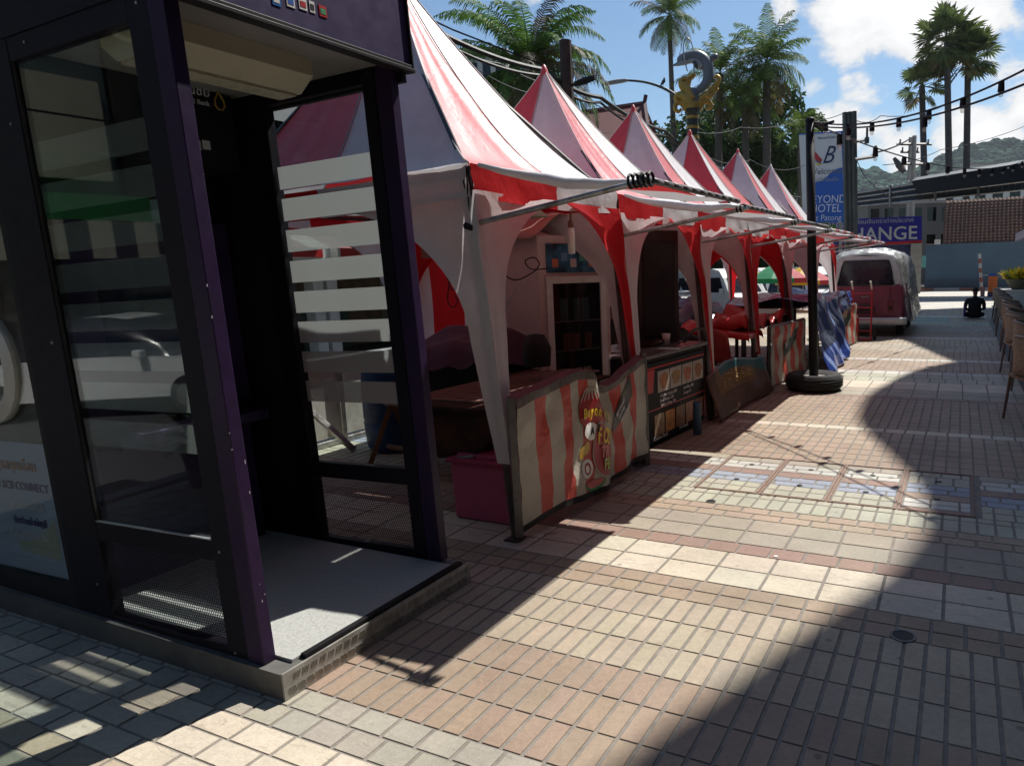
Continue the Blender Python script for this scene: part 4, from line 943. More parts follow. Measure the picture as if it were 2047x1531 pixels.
# striped table fronts of the fourth and fifth stalls
def front(lb, a, b, z1, sy, seed):
    t = thing('striped_front', lb, 'stall front', V(a).lerp(V(b), .5)); a, b = V(a), V(b)
    def f(u, v): return a.lerp(b, u)+V((wr((u*5, v*4, seed), .04, 1)+.02*v, 0, z1*(1-v)+.03*v))
    g = MB(); g.grid(f, 36, 14, (lambda u, v: 0 if int(u*9+.25*math.sin(v*3)) % 2 else 1)); s = g.build('vinyl_sheet', [mt_bred, mt_bcream], t, smooth=True)
    g = MB(); g.grid(lambda u, v: f(.32+.42*u, .55-.28*u-.22*(1-v)+.05)+V((.012, 0, 0)), 8, 5); pl = g.build('print_shape', M('slate_print2', (.03, .045, .04), .5, var=.5, scale=12), s, smooth=True)
    A, B, Cc = f(.36, .44)+V((.02, 0, 0)), f(.7, .22)+V((.02, 0, 0)), f(.36, .3)+V((.02, 0, 0))
    text('BEYOND', z1*.16, mt_ltxt, s, A, B-A, Cc-A)
    g = MB(); g.sqtube(a+V((-.02, 0, 0)), a+V((-.02, 0, z1)), .04); g.sqtube(b+V((-.02, 0, 0)), b+V((-.02, 0, z1)), .04); g.sqtube(a+V((-.02, 0, z1)), b+V((-.02, 0, z1)), .035); g.build('frame', mt_leg, t)
front('red and cream striped stall front left of the black pole', (-2.30, 9.35, 0), (-2.16, 11.0, 0), .83, 1, 2)
front('red and cream striped stall front sticking out under the blue tarpaulin', (-2.12, 13.2, 0), (-1.98, 15.6, 0), .84, 1, 6)
table('tarpaulin covered table of the fifth stall', (-2.85, 13.0), 3.2, 1.1, 1.0, R1)
mtb, ntb, outb = newmat('blue_tarpaulin')
tcb = N(ntb, 'ShaderNodeTexCoord'); wv_ = N(ntb, 'ShaderNodeTexWave', Scale=1.3, Distortion=5); wv_.bands_direction = 'DIAGONAL'; ntb.links.new(tcb.outputs['Object'], wv_.inputs[0])
rb = N(ntb, 'ShaderNodeValToRGB'); rb.color_ramp.elements[0].position = .72; rb.color_ramp.elements[0].color = (.022, .045, .21, 1); rb.color_ramp.elements[1].position = .84; rb.color_ramp.elements[1].color = (.22, .3, .58, 1)  # pale end of the ramp paints highlights into the blue sheet
ntb.links.new(wv_.outputs['Fac'], rb.inputs[0]); pb = N(ntb, 'ShaderNodeBsdfPrincipled', Roughness=.22); pb.inputs['Specular IOR Level'].default_value = .7
nb_ = N(ntb, 'ShaderNodeTexNoise', Scale=7, Detail=4); ntb.links.new(tcb.outputs['Object'], nb_.inputs['Vector']); bb = N(ntb, 'ShaderNodeBump', Strength=.6, Distance=.03); ntb.links.new(nb_.outputs[0], bb.inputs['Height']); ntb.links.new(bb.outputs[0], pb.inputs['Normal'])
ntb.links.new(rb.outputs[0], pb.inputs['Base Color']); ntb.links.new(pb.outputs[0], outb.inputs[0])
def tarp(u, v):   # u along Y, v across from the back edge over the table to the hanging front
    y = 11.0+u*4.6; s = v*3.0
    fold = wr((u*6, v*5, 2), .12, 1)+.06*math.sin(u*22+v*5)
    if s < 1.35: return V((-3.45+s, y, 1.06+fold*.8+.08*math.sin(u*8)))
    k = (s-1.35)/1.65; hang = 1.0 if u < .42 else max(.25, 1.0-(u-.42)*3.2)
    k2 = k*hang
    return V((-2.10+.42*k2*(1-.35*u)+fold*.55+.05*math.sin(u*30)*k, y-.35*k*(1-u), 1.07-1.04*k2+fold*.4*(1-k)))
cloth('blue_tarpaulin', tarp, 90, 50, mtb, 'crumpled blue tarpaulin with pale painted-in highlights hanging off the fifth stall table', 'tarpaulin', (-2.4, 12.5, 0))
# ---------------------------------------------------------------- black pole in a tyre
pc = onz(1627, 778); pc.z = 0
pl = thing('light_pole', 'black pole standing in a tyre on the walkway, string lights tied to its top', 'pole', pc)
d_ = ray(1615, 243); tt_ = (pc.y-EYE.y)/d_.y; top_ = EYE+d_*tt_
top_ = V((pc.x-.10, pc.y, top_.z))
g = MB(); g.tube([pc+V((0, 0, .02)), pc.lerp(top_, .5), top_], [.062, .06, .056], 16); g.lathe(top_, [(.058, 0), (.062, .01), (.05, .04), (.001, .045)], 12); g.build('pole', mt_black, pl, smooth=True)
g = MB(); prof = [(.17, .03), (.19, .0), (.30, -.0), (.34, .015), (.365, .06), (.372, .12), (.362, .17), (.34, .215), (.30, .225), (.24, .215), (.20, .2), (.17, .19)]
g.lathe(pc, prof, 44); ty = g.build('tyre', mt_matblk, pl, smooth=True)
g = MB()
for z in (.07, .105, .14, .175): g.lathe(pc, [(.372, z-.006), (.380, z-.003), (.380, z+.003), (.372, z+.006)], 44)
g.build('tread', mt_matblk, ty, smooth=True)
g = MB(); g.lathe(pc, [(.001, .185), (.175, .18), (.18, .17)], 30); g.build('cement_fill', M('grey_cement', (.24, .225, .2), .9, var=.3, scale=12, bump=.3), pl)
g = MB(); g.tube([top_+V((.06, 0, -.03)), top_+V((.2, .02, -.05)), top_+V((.3, .03, -.03))], .018, 8)
for k in range(6): g.tube([top_+V((.05+k*.03, 0, -.02)), top_+V((.07+k*.03, .03, -.07)), top_+V((.09+k*.03, -.01, -.03))], .01, 5)
g.build('tied_cable', mt_black, pl)
# string lights
def festoon(lb, A, B, sag, n, bs=1.0):
    A, B = V(A), V(B); t = thing('string_lights', lb, 'string lights', A, 'festoon lights strung across the walkway')
    pt = lambda u: A.lerp(B, u)+V((0, 0, -4*sag*u*(1-u)))
    g = MB(); g.tube([pt(k/40) for k in range(41)], .010, 6); g.build('cord', mt_black, t)
    for k in range(n):
        p = pt((k+.6)/n); g = MB(); g.cyl(p, p+V((0, 0, -.12*bs)), .034*bs, .04*bs, 10); s = g.build('socket', mt_black, t)
        g = MB(); g.lathe(p+V((0, 0, -.12*bs)), [(.022*bs, 0), (.028*bs, -.025*bs), (.026*bs, -.045*bs), (.014*bs, -.06*bs), (.001, -.063*bs)], 10); g.build('bulb', mt_bulb, s, smooth=True)
festoon('upper string of lights rising from the black pole to the top right', top_+V((.05, 0, -.02)), ony(2130, 95, 6.9), .22, 8, .75)
festoon('lower string of lights running away from the black pole toward the dark canopy', top_+V((.05, 0, -.04)), at(2080, 305, 24), .55, 13, 1.1)
festoon('straight string of lights running beside the upper one', top_+V((.05, 0, -.06)), ony(2200, 100, 6.2), .2, 3, .75)
# ---------------------------------------------------------------- camper van under clear plastic
bc = V((-1.98, 17.1, 0)); bus = thing('camper_van', 'old pink and white rounded camper van parked past the last tent, seen from behind', 'van', (bc.x, bc.y+2.1, 0))
def sec(t, y, hw, zt, ins=0):    # closed half loop angle t 0..1 from right sill over the roof to left sill
    pts = [(1, .30), (1.0, .62), (.995, 1.02), (.965, 1.22), (.90, 1.60), (.83, 1.80), (.66, 1.92), (.36, 1.975), (0, 1.99)]
    k = t*16; s = 1 if k <= 8 else -1; k = k if k <= 8 else 16-k
    i = min(7, int(k)); f = k-i
    x = pts[i][0]+(pts[i+1][0]-pts[i][0])*f; z = pts[i][1]+(pts[i+1][1]-pts[i][1])*f
    return V((bc.x+s*x*(hw-ins), y, .30+(z-.30)*zt/1.99*1.0))
ys = [(0.0, .80, 1.86), (.04, .83, 1.93), (.14, .86, 1.98), (.5, .875, 2.0), (2, .875, 2.0), (3.6, .87, 1.99), (4.0, .85, 1.93), (4.2, .8, 1.75)]
def bsec(u, v, d=0):
    k = v*(len(ys)-1); i = min(len(ys)-2, int(k)); f = k-i
    y, hw, zt = [ys[i][q]+(ys[i+1][q]-ys[i][q])*f for q in range(3)]
    return sec(u, bc.y+y, hw+d, zt+d)
mt_vpink = M('faded_maroon_paint', (.24, .04, .09), .45, var=.15, scale=3, dirt=(.16, .04, .06)); mt_vwhite = M('van_white', (.62, .62, .60), .4, var=.08)
g = MB(); colf = lambda u, v: 0 if (u < 3.1/16 or u > 12.9/16) else 1
g.grid(bsec, 64, 28, colf)
rear = [bsec(i/64, 0) for i in range(65)]
zs = [.30+ (1.87-.30)*k/16 for k in range(17)]
def rearp(u, v):
    z = .30+1.555*v; best = min(range(33), key=lambda i: abs(rear[i].z-z)); hw = abs(rear[best].x-bc.x)
    return V((bc.x+hw*(1-2*u), bc.y-.07*math.sin(math.pi*v)*math.sin(math.pi*u)**.5, z))
g.grid(rearp, 20, 24, lambda u, v: 0 if v < .57 else 1)
frt = [bsec(i/64, 1) for i in range(65)]; g.poly(frt, 1)
body = g.build('body', [mt_vpink, mt_vwhite], bus, smooth=True)
def rp(x, z, d=-.012):
    v = (z-.30)/1.555; q = rearp((1-x)/2, v); return q+V((0, d, 0))
def rpanel(name, x0, x1, z0, z1, mat, par=bus, d=-.012, rr=0):
    g = MB(); g.grid(lambda u, v: rp(x0+(x1-x0)*u, z0+(z1-z0)*v, d), 10, 6); return g.build(name, mat, par, smooth=True)
mt_vwin = M('van_window', (.010, .010, .022), .2, var=.3)
rpanel('rear_window', -.80, .80, 1.20, 1.74, mt_vwin)
rpanel('engine_lid', -.55, .5, .52, .86, M('lid_maroon', (.2, .03, .07), .5)); rpanel('number_plate', -.16, .2, .60, .78, M('plate_dark', (.06, .02, .05), .5), d=-.025)
for x in (-.80, .70):
    g = MB(); g.box(rp(x, .70, -.02), (.13, .04, .26)); tl = g.build('tail_light', M('tail_red', (.16, .01, .012), .3), bus, bevel=.01)
    g = MB(); g.box(rp(x, .68, -.042), (.07, .01, .09)); g.build('lens', mt_black, tl)
g = MB(); g.grid(lambda u, v: V((bc.x-.93+1.86*u, bc.y-.15-.04*math.sin(math.pi*u)+.04*(2*v-1)**2, .30+.15*v)), 16, 4); g.build('bumper', mt_vwhite, bus, smooth=True, thick=.03)
for sx in (1, -1):
    for y in (.85, 3.3):
        c_ = V((bc.x+sx*.72, bc.y+y, .315)); g = MB()
        g.tube([c_+V((-.09, 0, 0)), c_+V((-.08, 0, 0)), c_+V((.08, 0, 0)), c_+V((.09, 0, 0))], [.27, .31, .31, .27], 24); wl = g.build('wheel', mt_matblk, bus)
        g = MB(); g.cyl(c_+V((sx*.085, 0, 0)), c_+V((sx*.1, 0, 0)), .18, .16, 18); g.build('hub', mt_white_p, wl)
    for (ya, yb) in ((.45, 1.35), (1.5, 2.4), (2.55, 3.4)):
        g = MB(); u0, u1 = (3.35/16, 4.55/16) if sx > 0 else (1-3.35/16, 1-4.55/16)
        def sw_(u, v):
            yy = ya+(yb-ya)*u; k = next(i for i in range(len(ys)-1) if ys[i+1][0] >= yy); f = (yy-ys[k][0])/(ys[k+1][0]-ys[k][0])
            return bsec(u0+(u1-u0)*v, (k+f)/(len(ys)-1), .012)
        g.grid(sw_, 6, 6); g.build('side_window', mt_vwin, bus, smooth=True)
mtp = glassmat('clear_plastic', (.9, .92, .92), 1.5, .12, .30, 2.0)
ntp = mtp.node_tree; tcp = N(ntp, 'ShaderNodeTexCoord'); np_ = N(ntp, 'ShaderNodeTexNoise', Scale=5, Detail=6, Distortion=1.5); bp_ = N(ntp, 'ShaderNodeBump', Strength=.9, Distance=.06)
ntp.links.new(tcp.outputs['Object'], np_.inputs['Vector']); ntp.links.new(np_.outputs[0], bp_.inputs['Height'])
for n_ in ntp.nodes:
    if n_.type in ('BSDF_GLOSSY', 'BSDF_DIFFUSE'): ntp.links.new(bp_.outputs[0], n_.inputs['Normal'])
for n_ in ntp.nodes:
    if n_.type == 'MIX_SHADER' and abs(n_.inputs[0].default_value-.30) < .001 and not n_.inputs[0].is_linked:
        r_ = N(ntp, 'ShaderNodeMapRange'); r_.inputs['From Min'].default_value = .35; r_.inputs['From Max'].default_value = .65; r_.inputs['To Min'].default_value = .16; r_.inputs['To Max'].default_value = .62
        ntp.links.new(np_.outputs[0], r_.inputs[0]); ntp.links.new(r_.outputs[0], n_.inputs[0])
def pcov(u, v):
    uu = .02+.80*u; q = bsec(uu, .02+.95*v, .05)
    dn = max(0, .12-u)/.12
    q.x += .10*dn+wr((u*14, v*9, 3), .05, 1)+.05*max(0, .3-u); q.y += wr((u*9, v*7, 8), .05, 1)-.12*(1-min(1, v*8)); q.z += wr((u*9, v*12, 5), .04, 1)-.05*dn
    return q
cloth('plastic_cover', pcov, 60, 40, mtp, 'crinkled clear plastic sheet draped over the roof and right side of the camper van', 'cover', (bc.x, bc.y+2, 2), thick=0)
g = MB(); g.tube([rp(-.86+1.72*k/20, 1.185, -.014) for k in range(21)], .012, 6); g.build('trim_strip', mt_steel, bus)
g = MB(); g.box(rp(.0, .93, -.03), (.16, .03, .035)); g.build('lid_handle', mt_steel, bus)
for x0_ in (-.70, .70):
    g = MB(); g.tube([rp(x0_, .50, -.011), rp(x0_, 1.15, -.011)], .006, 5); g.build('panel_gap', mt_black, bus)
g = MB(); g.tube([rp(-.82+1.64*k/20, 1.19, -.016) for k in range(21)]+[rp(.82-1.64*k/20, 1.75, -.016) for k in range(21)]+[rp(-.82, 1.19, -.016)], .014, 6); g.build('window_seal', mt_matblk, bus)
for k in range(5):
    g = MB(); g.tube([rp(-.3, .56+.035*k, -.03), rp(.3, .56+.035*k, -.03)], .006, 5); g.build('vent_slat', mt_black, bus)
# red hand truck
h0 = V((-1.95, 16.3, 0)); ht = thing('hand_truck', 'red upright hand truck standing in front of the camper van', 'hand truck', h0)
g = MB()
for sx in (-.2, .2): g.tube([h0+V((sx, 0, .04)), h0+V((sx, .04, 1.05)), h0+V((sx-.02, -.12, 1.28))], .017, 8)
for z in (.2, .45, .72, 1.03): g.tube([h0+V((-.2, .01, z)), h0+V((.2, .01, z))], .013, 6)
g.build('frame', mt_redp, ht)
g = MB()
for sx in (-.2, .2): g.tube([h0+V((sx-.0, -.04, 1.13)), h0+V((sx-.02, -.13, 1.30))], .021, 8)
g.build('grip', mt_white_p, ht)
g = MB(); g.bx(h0.x-.24, h0.x+.24, h0.y-.28, h0.y, .02, .04); g.build('toe_plate', mt_redp, ht)
for sx in (-.27, .27):
    g = MB(); c_ = h0+V((sx, .1, .13)); g.tube([c_+V((-.035, 0, 0)), c_+V((-.025, 0, 0)), c_+V((.025, 0, 0)), c_+V((.035, 0, 0))], [.10, .13, .13, .10], 18); g.build('wheel', mt_matblk, ht)
h1 = V((-2.13, 16.25, 0)); jc = thing('red_jerrycan', 'bright red plastic canister beside the hand truck', 'canister', h1)
g = MB(); g.box(h1+V((0, 0, .27)), (.26, .18, .5), 0, None, .9); g.build('body', mt_redp, jc, bevel=.03)
g = MB(); g.cyl(h1+V((.05, 0, .52)), h1+V((.05, 0, .57)), .04, n=12); g.build('cap', mt_white_p, jc)
# ---------------------------------------------------------------- seated person
def skin_mesh(name, nodes, edges, mats, parent, sub=2, matfn=None, org=None):
    me = bpy.data.meshes.new(name); me.from_pydata([V(n[0]) for n in nodes], edges, []); ob = bpy.data.objects.new(name, me); C.objects.link(ob)
    sk = ob.modifiers.new('skin', 'SKIN'); sk.use_smooth_shade = True
    for i, n in enumerate(nodes):
        r = n[1]; r = r if isinstance(r, tuple) else (r, r); me.skin_vertices[0].data[i].radius = r; me.skin_vertices[0].data[i].use_root = (i == 0)
    sb = ob.modifiers.new('sub', 'SUBSURF'); sb.levels = sub; sb.render_levels = sub
    dg = bpy.context.evaluated_depsgraph_get(); dg.update()
    m2 = bpy.data.meshes.new_from_object(ob.evaluated_get(dg)); bpy.data.objects.remove(ob)
    m2.name = name
    m2.materials.clear(); [m2.materials.append(q) for q in mats]
    for p in m2.polygons: p.use_smooth = True; p.material_index = matfn(p.center) if matfn else 0
    if parent is not None: m2.transform(Matrix.Translation(-V(parent['o'])))
    o = bpy.data.objects.new(name, m2); C.objects.link(o)
    if parent is not None: o.parent = parent; o['o'] = list(parent['o'])
    return o
P0 = V((.44, 23.35, 0)); pe = thing('person', 'person in black sitting cross-legged on the paving with their back turned', 'person', P0)
nd = [((0, 0, .13), (.20, .14)), ((0, .01, .28), (.185, .125)), ((0, .03, .45), (.205, .125)), ((0, .035, .56), (.19, .10)), ((0, .045, .625), (.07, .065)), ((0, .06, .69), (.052, .055)), ((0, .075, .76), (.072, .085)), ((0, .085, .84), (.078, .095)), ((0, .08, .90), (.06, .075))]
ed_ = [(0, 1), (1, 2), (2, 3), (3, 4), (4, 5), (5, 6), (6, 7), (7, 8)]
def add(par, *pts):
    i = par
    for p, r in pts: nd.append((p, r)); ed_.append((i, len(nd)-1)); i = len(nd)-1
    return i
for s in (-1, 1):
    k = add(3, ((s*.19, .04, .555), .07), ((s*.24, .05, .48), .066), ((s*.262, .07, .30), .054), ((s*.19, .24, .27), .038), ((s*.13, .34, .26), .028))
    h_ = add(k, ((s*.10, .39, .255), (.034, .018)))
    for f in range(4): add(h_, ((s*(.085-.0)+(f-1.5)*.017, .425, .25), .0085), ((s*.085+(f-1.5)*.018, .45-.006*abs(f-1.3), .235), .008))
    add(h_, ((s*.06, .39, .25), .0095), ((s*.045, .41, .24), .008))
    add(0, ((s*.12, .06, .11), .098), ((s*.235, .25, .12), .075), ((s*.17, .38, .09), .055), ((-s*.05, .42, .06), .045), ((-s*.14, .44, .05), (.04, .03)))
nd = [(tuple(P0+V(p)), r) for p, r in nd]
mt_shirt = M('black_shirt', (.008, .008, .011), .85, var=.3, scale=20, bump=.2); mt_skin = M('brown_skin', (.2, .105, .065), .55, var=.1)
def pm(c):
    c = c-P0
    if c.z > .665: return 1
    if c.y > .3 and .2 < c.z < .3 and abs(c.x) < .17: return 1
    return 0
skin_mesh('body', nd, ed_, [mt_shirt, mt_skin], pe, 2, pm)
g = MB(); hc = P0+V((0, .075, .835))
g.grid(lambda u, v: hc+V((math.cos(u*6.283)*math.sin(v*1.75)*.094, math.sin(u*6.283)*math.sin(v*1.75)*(.112 if math.sin(u*6.283) < .2 else .09)-.012, math.cos(v*1.75)*.105))+V((wr((u*20, v*9, 1), .008, 1),)*3), 28, 14)
g.build('hair', M('black_hair', (.008, .007, .007), .6, var=.3, scale=40, bump=.4), pe, smooth=True)
for s in (-1, 1):
    g = MB(); q = P0+V((s*.088, .085, .81)); g.lathe(q, [(.001, -.03), (.012, -.02), (.016, .01), (.001, .03)], 8, sx=.5); g.build('ear', mt_skin, pe, smooth=True)
g = MB(); q = P0+V((0, .182, .80)); g.lathe(q, [(.001, -.02), (.014, -.018), (.001, .025)], 8); g.build('nose', mt_skin, pe, smooth=True)
for s in (-1, 1):
    g = MB(); q = P0+V((s*.032, .165, .835)); g.lathe(q, [(.001, -.008), (.011, 0), (.001, .008)], 8); g.build('eye', mt_white_p, pe, smooth=True)
g = MB(); g.tube([P0+V((-.025, .168, .765)), P0+V((0, .175, .763)), P0+V((.025, .168, .765))], .006, 6); g.build('mouth', M('lip', (.22, .08, .07), .5), pe, smooth=True)
g = MB(); q = P0+V((-.27, .1, .24)); g.box(q, (.06, .3, .38)); tag(g.build('shopping_bag', M('purple_bag', (.06, .025, .16), .6), origin=q, bevel=.015), 'purple bag standing at the left side of the seated person', 'bag')
# ---------------------------------------------------------------- terrace chairs, planter
def chair():
    t = thing('terrace_chair', '', 'chair', (0, 0, 0), 'woven terrace chairs in a row')
    mt_w = M('woven_rattan', (.36, .25, .16), .6, var=.4, scale=45, bump=.6); mt_fr = M('brown_chair_frame', (.22, .16, .12), .4, .5, var=.2)
    g = MB(); g.grid(lambda u, v: V((-.22+.44*u, -.22+.44*v, .45-.015*math.sin(u*math.pi))), 8, 8); g.build('seat', mt_w, t, thick=.025)
    def bk(u, v):
        a = math.pi*(1.12*u-.06); r = .27; return V((-math.cos(a)*r, -.02+math.sin(a)*r*1.0, .48+(.36-.10*abs(2*u-1)**2)*v))
    g = MB(); g.grid(bk, 20, 6); g.build('backrest', mt_w, t, smooth=True, thick=.018)
    g = MB(); g.tube([bk(k/24, 1) for k in range(25)], .017, 8); g.tube([(-.27, -.22, .45), (-.28, -.1, .68), bk(0, .8)], .015, 7); g.tube([(.27, -.22, .45), (.28, -.1, .68), bk(1, .8)], .015, 7); g.build('arm_rail', mt_fr, t, smooth=True)
    for a, b, c_ in ((-.22, -.21, .02), (.22, -.21, .02), (-.2, .2, .05), (.2, .2, .05)):
        g = MB(); g.tube([(a, b, .46), (a*1.12, b+(.04 if b > 0 else -.03), 0)], [.017, .013], 8); g.build('leg', mt_fr, t)
    return t
ch = chair()
lbs = ['nearest terrace chair at the right picture edge, only its back rail and one leg showing', 'second terrace chair from the camera, tan woven back', 'third terrace chair from the camera at the right edge', 'fourth terrace chair from the camera, turned toward the walkway', 'fifth terrace chair from the camera, close to the next one', 'sixth terrace chair from the camera, in the middle of the row', 'seventh terrace chair from the camera', 'eighth terrace chair from the camera, third from the planter', 'ninth terrace chair, second from the planter', 'farthest terrace chair, nearest to the pale planter wall']
for i, (x, y, a) in enumerate(((.80, 8.05, 2.0), (.92, 10.2, 1.5), (.90, 11.5, 1.8), (.97, 12.8, 1.3), (1.0, 14.3, 1.65), (1.05, 15.9, 1.5), (1.08, 17.6, 1.75), (1.12, 19.5, 1.5), (1.16, 21.6, 1.6), (1.2, 24.0, 1.5))): place(ch, i == 0, (x, y, 0), a, lbs[i], None, 1.04)
tp_ = thing('terrace_parasol', 'white square parasol over the terrace, one corner showing at the right edge', 'parasol', (2.35, 15.2, 0))
cs = [V((2.35-1.35, 15.2-1.35, 2.2)), V((2.35+1.35, 15.2-1.35, 2.2)), V((2.35+1.35, 15.2+1.35, 2.2)), V((2.35-1.35, 15.2+1.35, 2.2))]
g = MB()
for k in range(4): g.add([(2.35, 15.2, 2.85), cs[k], cs[(k+1) % 4]], [[0, 1, 2]]); g.add([cs[k], cs[k]+V((0, 0, -.15)), cs[(k+1) % 4]+V((0, 0, -.15)), cs[(k+1) % 4]], [[0, 1, 2, 3]])
g.build('canopy', mt_whitev, tp_); g = MB(); g.cyl((2.35, 15.2, 0), (2.35, 15.2, 2.85), .03, n=10); g.build('pole', mt_steel, tp_)
tb = thing('terrace_table', 'dark round table between the terrace chairs', 'table', (1.95, 11.3, 0))
g = MB(); g.lathe((1.95, 11.3, .72), [(.001, .03), (.38, .03), (.39, .02), (.39, 0), (.001, 0)], 28); g.build('table_top', mt_black, tb)
g = MB(); g.lathe((1.95, 11.3, 0), [(.001, .03), (.24, .02), (.22, .035), (.04, .05), (.035, .72)], 20); g.build('pedestal', mt_black, tb)
p = V((2.35, 30.8, 0)); pw = thing('planter_wall', 'low pale planter wall at the end of the terrace', 'planter', p)
g = MB(); g.bx(1.34, 5.2, 30.2, 31.5, 0, .56); g.build('wall', M('pale_green_render', (.5, .52, .47), .8, var=.1, scale=3), pw, bevel=.02); g = MB(); g.bx(1.29, 5.2, 30.15, 31.55, .56, .62); g.build('coping', mt_white_p, pw, bevel=.01)
p = V((2.12, 30.8, .62)); up = thing('plant_pot', 'wide stone pot of yellow and green croton on the pale planter wall', 'potted plant', p)
g = MB(); g.lathe(p, [(.001, 0), (.28, 0), (.30, .03), (.44, .22), (.52, .36), (.54, .4), (.47, .39), (.4, .34), (.001, .34)], 28); g.build('pot', M('mossy_stone', (.13, .12, .08), .9, var=.4, scale=9, bump=.4), up, smooth=True)
g = MB()
for k in range(420):
    a = random.random()*6.283; r = random.random()**.6*.45; b = p+V((r*math.cos(a), r*math.sin(a), .36)); L = random.uniform(.28, .62); t_ = rad(random.uniform(20, 88)); d = V((math.cos(a)*math.cos(t_), math.sin(a)*math.cos(t_), math.sin(t_)))
    s_ = d.cross(V((0, 0, 1))).normalized()*random.uniform(.025, .05); mI = b+d*L*.55; e = b+d*L+V((0, 0, -.10*math.cos(t_)))
    g.add([b, mI+s_, e, mI-s_], [[0, 1, 2, 3]], 0 if random.random() < .62 else 1)
g.build('foliage', [mt_croton, mt_leaf], up)
# ---------------------------------------------------------------- far side: barrier, wall, tiled roof
b = onz(1963, 592, 0); gp_ = thing('barrier_post', 'tall red and white striped barrier arm standing upright in front of the grey blue wall', 'barrier', b)
tp = V((b.x-.22, b.y, 2.14)); g = MB()
for k in range(9):
    a, c_ = b.lerp(tp, k/9), b.lerp(tp, (k+1)/9); g.cyl(a, c_, .075, n=10, mi=(k+1) % 2)
g.build('striped_arm', [M('arm_red', (.45, .14, .08), .5), mt_white_p], gp_)
g = MB(); g.box(b+V((.02, 0, .2)), (.2, .2, .4)); g.build('foot', M('arm_foot', (.3, .2, .18), .6), gp_, bevel=.02)
b = onz(1983, 593, 0); bx2 = thing('barrier_box', 'orange barrier machine with a blue cap and dark base', 'barrier machine', b)
g = MB(); g.box(b+V((0, 0, .62)), (.40, .40, .8)); g.build('cabinet', mt_orange, bx2, bevel=.02); g = MB(); g.box(b+V((0, 0, .11)), (.42, .42, .22)); g.build('base', M('purple_base', (.08, .06, .14), .6), bx2); g = MB(); g.box(b+V((-.05, 0, 1.08)), (.34, .36, .12), 0, None, .8); g.build('cap', mt_blue, bx2, bevel=.01); g = MB(); g.box(b+V((-.33, 0, 1.07)), (.4, .09, .06)); g.build('arm_bracket', mt_steel, bx2)
wy = 50.0; wl = thing('boundary_wall', 'long smooth slate blue wall across the road', 'wall', (3, wy, 0))
g = MB(); g.bx(-2.1, 30, wy, wy+.3, 0, 2.95); g.build('wall', M('slate_blue_render', (.085, .145, .21), .8, var=.12, scale=.6, dirt=(.08, .115, .16)), wl)
g = MB(); g.bx(-2.1, 30, wy-.02, wy, 0, .75); g.build('dark_skirting', M('darker_blue_render', (.08, .115, .16), .8), wl)
g = MB(); pz = ony(1862, 500, wy-.1); g.bx(-2.1, -1.4, wy-.1, wy+.2, 2.96, 3.0); g.build('sloping_end', mt_concrete, wl)
# tiled roof above the wall
hs = thing('tiled_house', 'building with a brown pantile roof rising behind the slate blue wall', 'house', (6, wy+4, 0))
e0 = ony(1884, 492, wy+.2); r0 = ony(1868, 404, wy+2.2); g = MB()
nx, nr = 92, 15; W_ = 22.0
ex = V((1, 0, 0)); zE_, zR = e0.z, r0.z; dy = 2.0
def rf(x, v): return V((0, wy+.15+dy*v, zE_+(zR-zE_)*v))
for r in range(nr):
    v0, v1 = r/nr, (r+1)/nr+.012
    for c_ in range(nx):
        x0 = e0.x-.6*0+W_*c_/nx; wd = W_/nx
        for j in range(4):
            a0, a1 = j/4, (j+1)/4; h0_, h1_ = .05*abs(math.sin(math.pi*a0)), .05*abs(math.sin(math.pi*a1))
            A = rf(0, v0); B = rf(0, min(1, v1))
            g.add([(x0+wd*a0, A.y-.03, A.z+h0_+.035), (x0+wd*a1, A.y-.03, A.z+h1_+.035), (x0+wd*a1, B.y, B.z+h1_), (x0+wd*a0, B.y, B.z+h0_)], [[0, 1, 2, 3]])
        g.add([(x0, rf(0, v0).y-.03, rf(0, v0).z-.02), (x0+wd, rf(0, v0).y-.03, rf(0, v0).z-.02), (x0+wd, rf(0, v0).y-.03, rf(0, v0).z+.04), (x0+wd*.5, rf(0, v0).y-.03, rf(0, v0).z+.085), (x0, rf(0, v0).y-.03, rf(0, v0).z+.04)], [[0, 1, 2, 3, 4]])
g.build('roof', M('brown_pantile', (.14, .07, .045), .7, var=.3, scale=2.5), hs)
g = MB(); g.bx(e0.x-.3, e0.x+W_, wy+.1, wy+.2, zE_-.15, zE_-.02); g.build('gutter', mt_black, hs); g = MB(); g.bx(e0.x+.2, e0.x+W_, wy+.6, wy+9, .01, zE_+.3); g.build('wall', mt_concrete, hs)
g = MB(); q = ony(1874, 484, wy-.05); g.box(q, (.35, .25, .3)); tag(g.build('camera_housing', mt_white_p, origin=q), 'small white security camera at the left end of the tiled roof', 'camera')
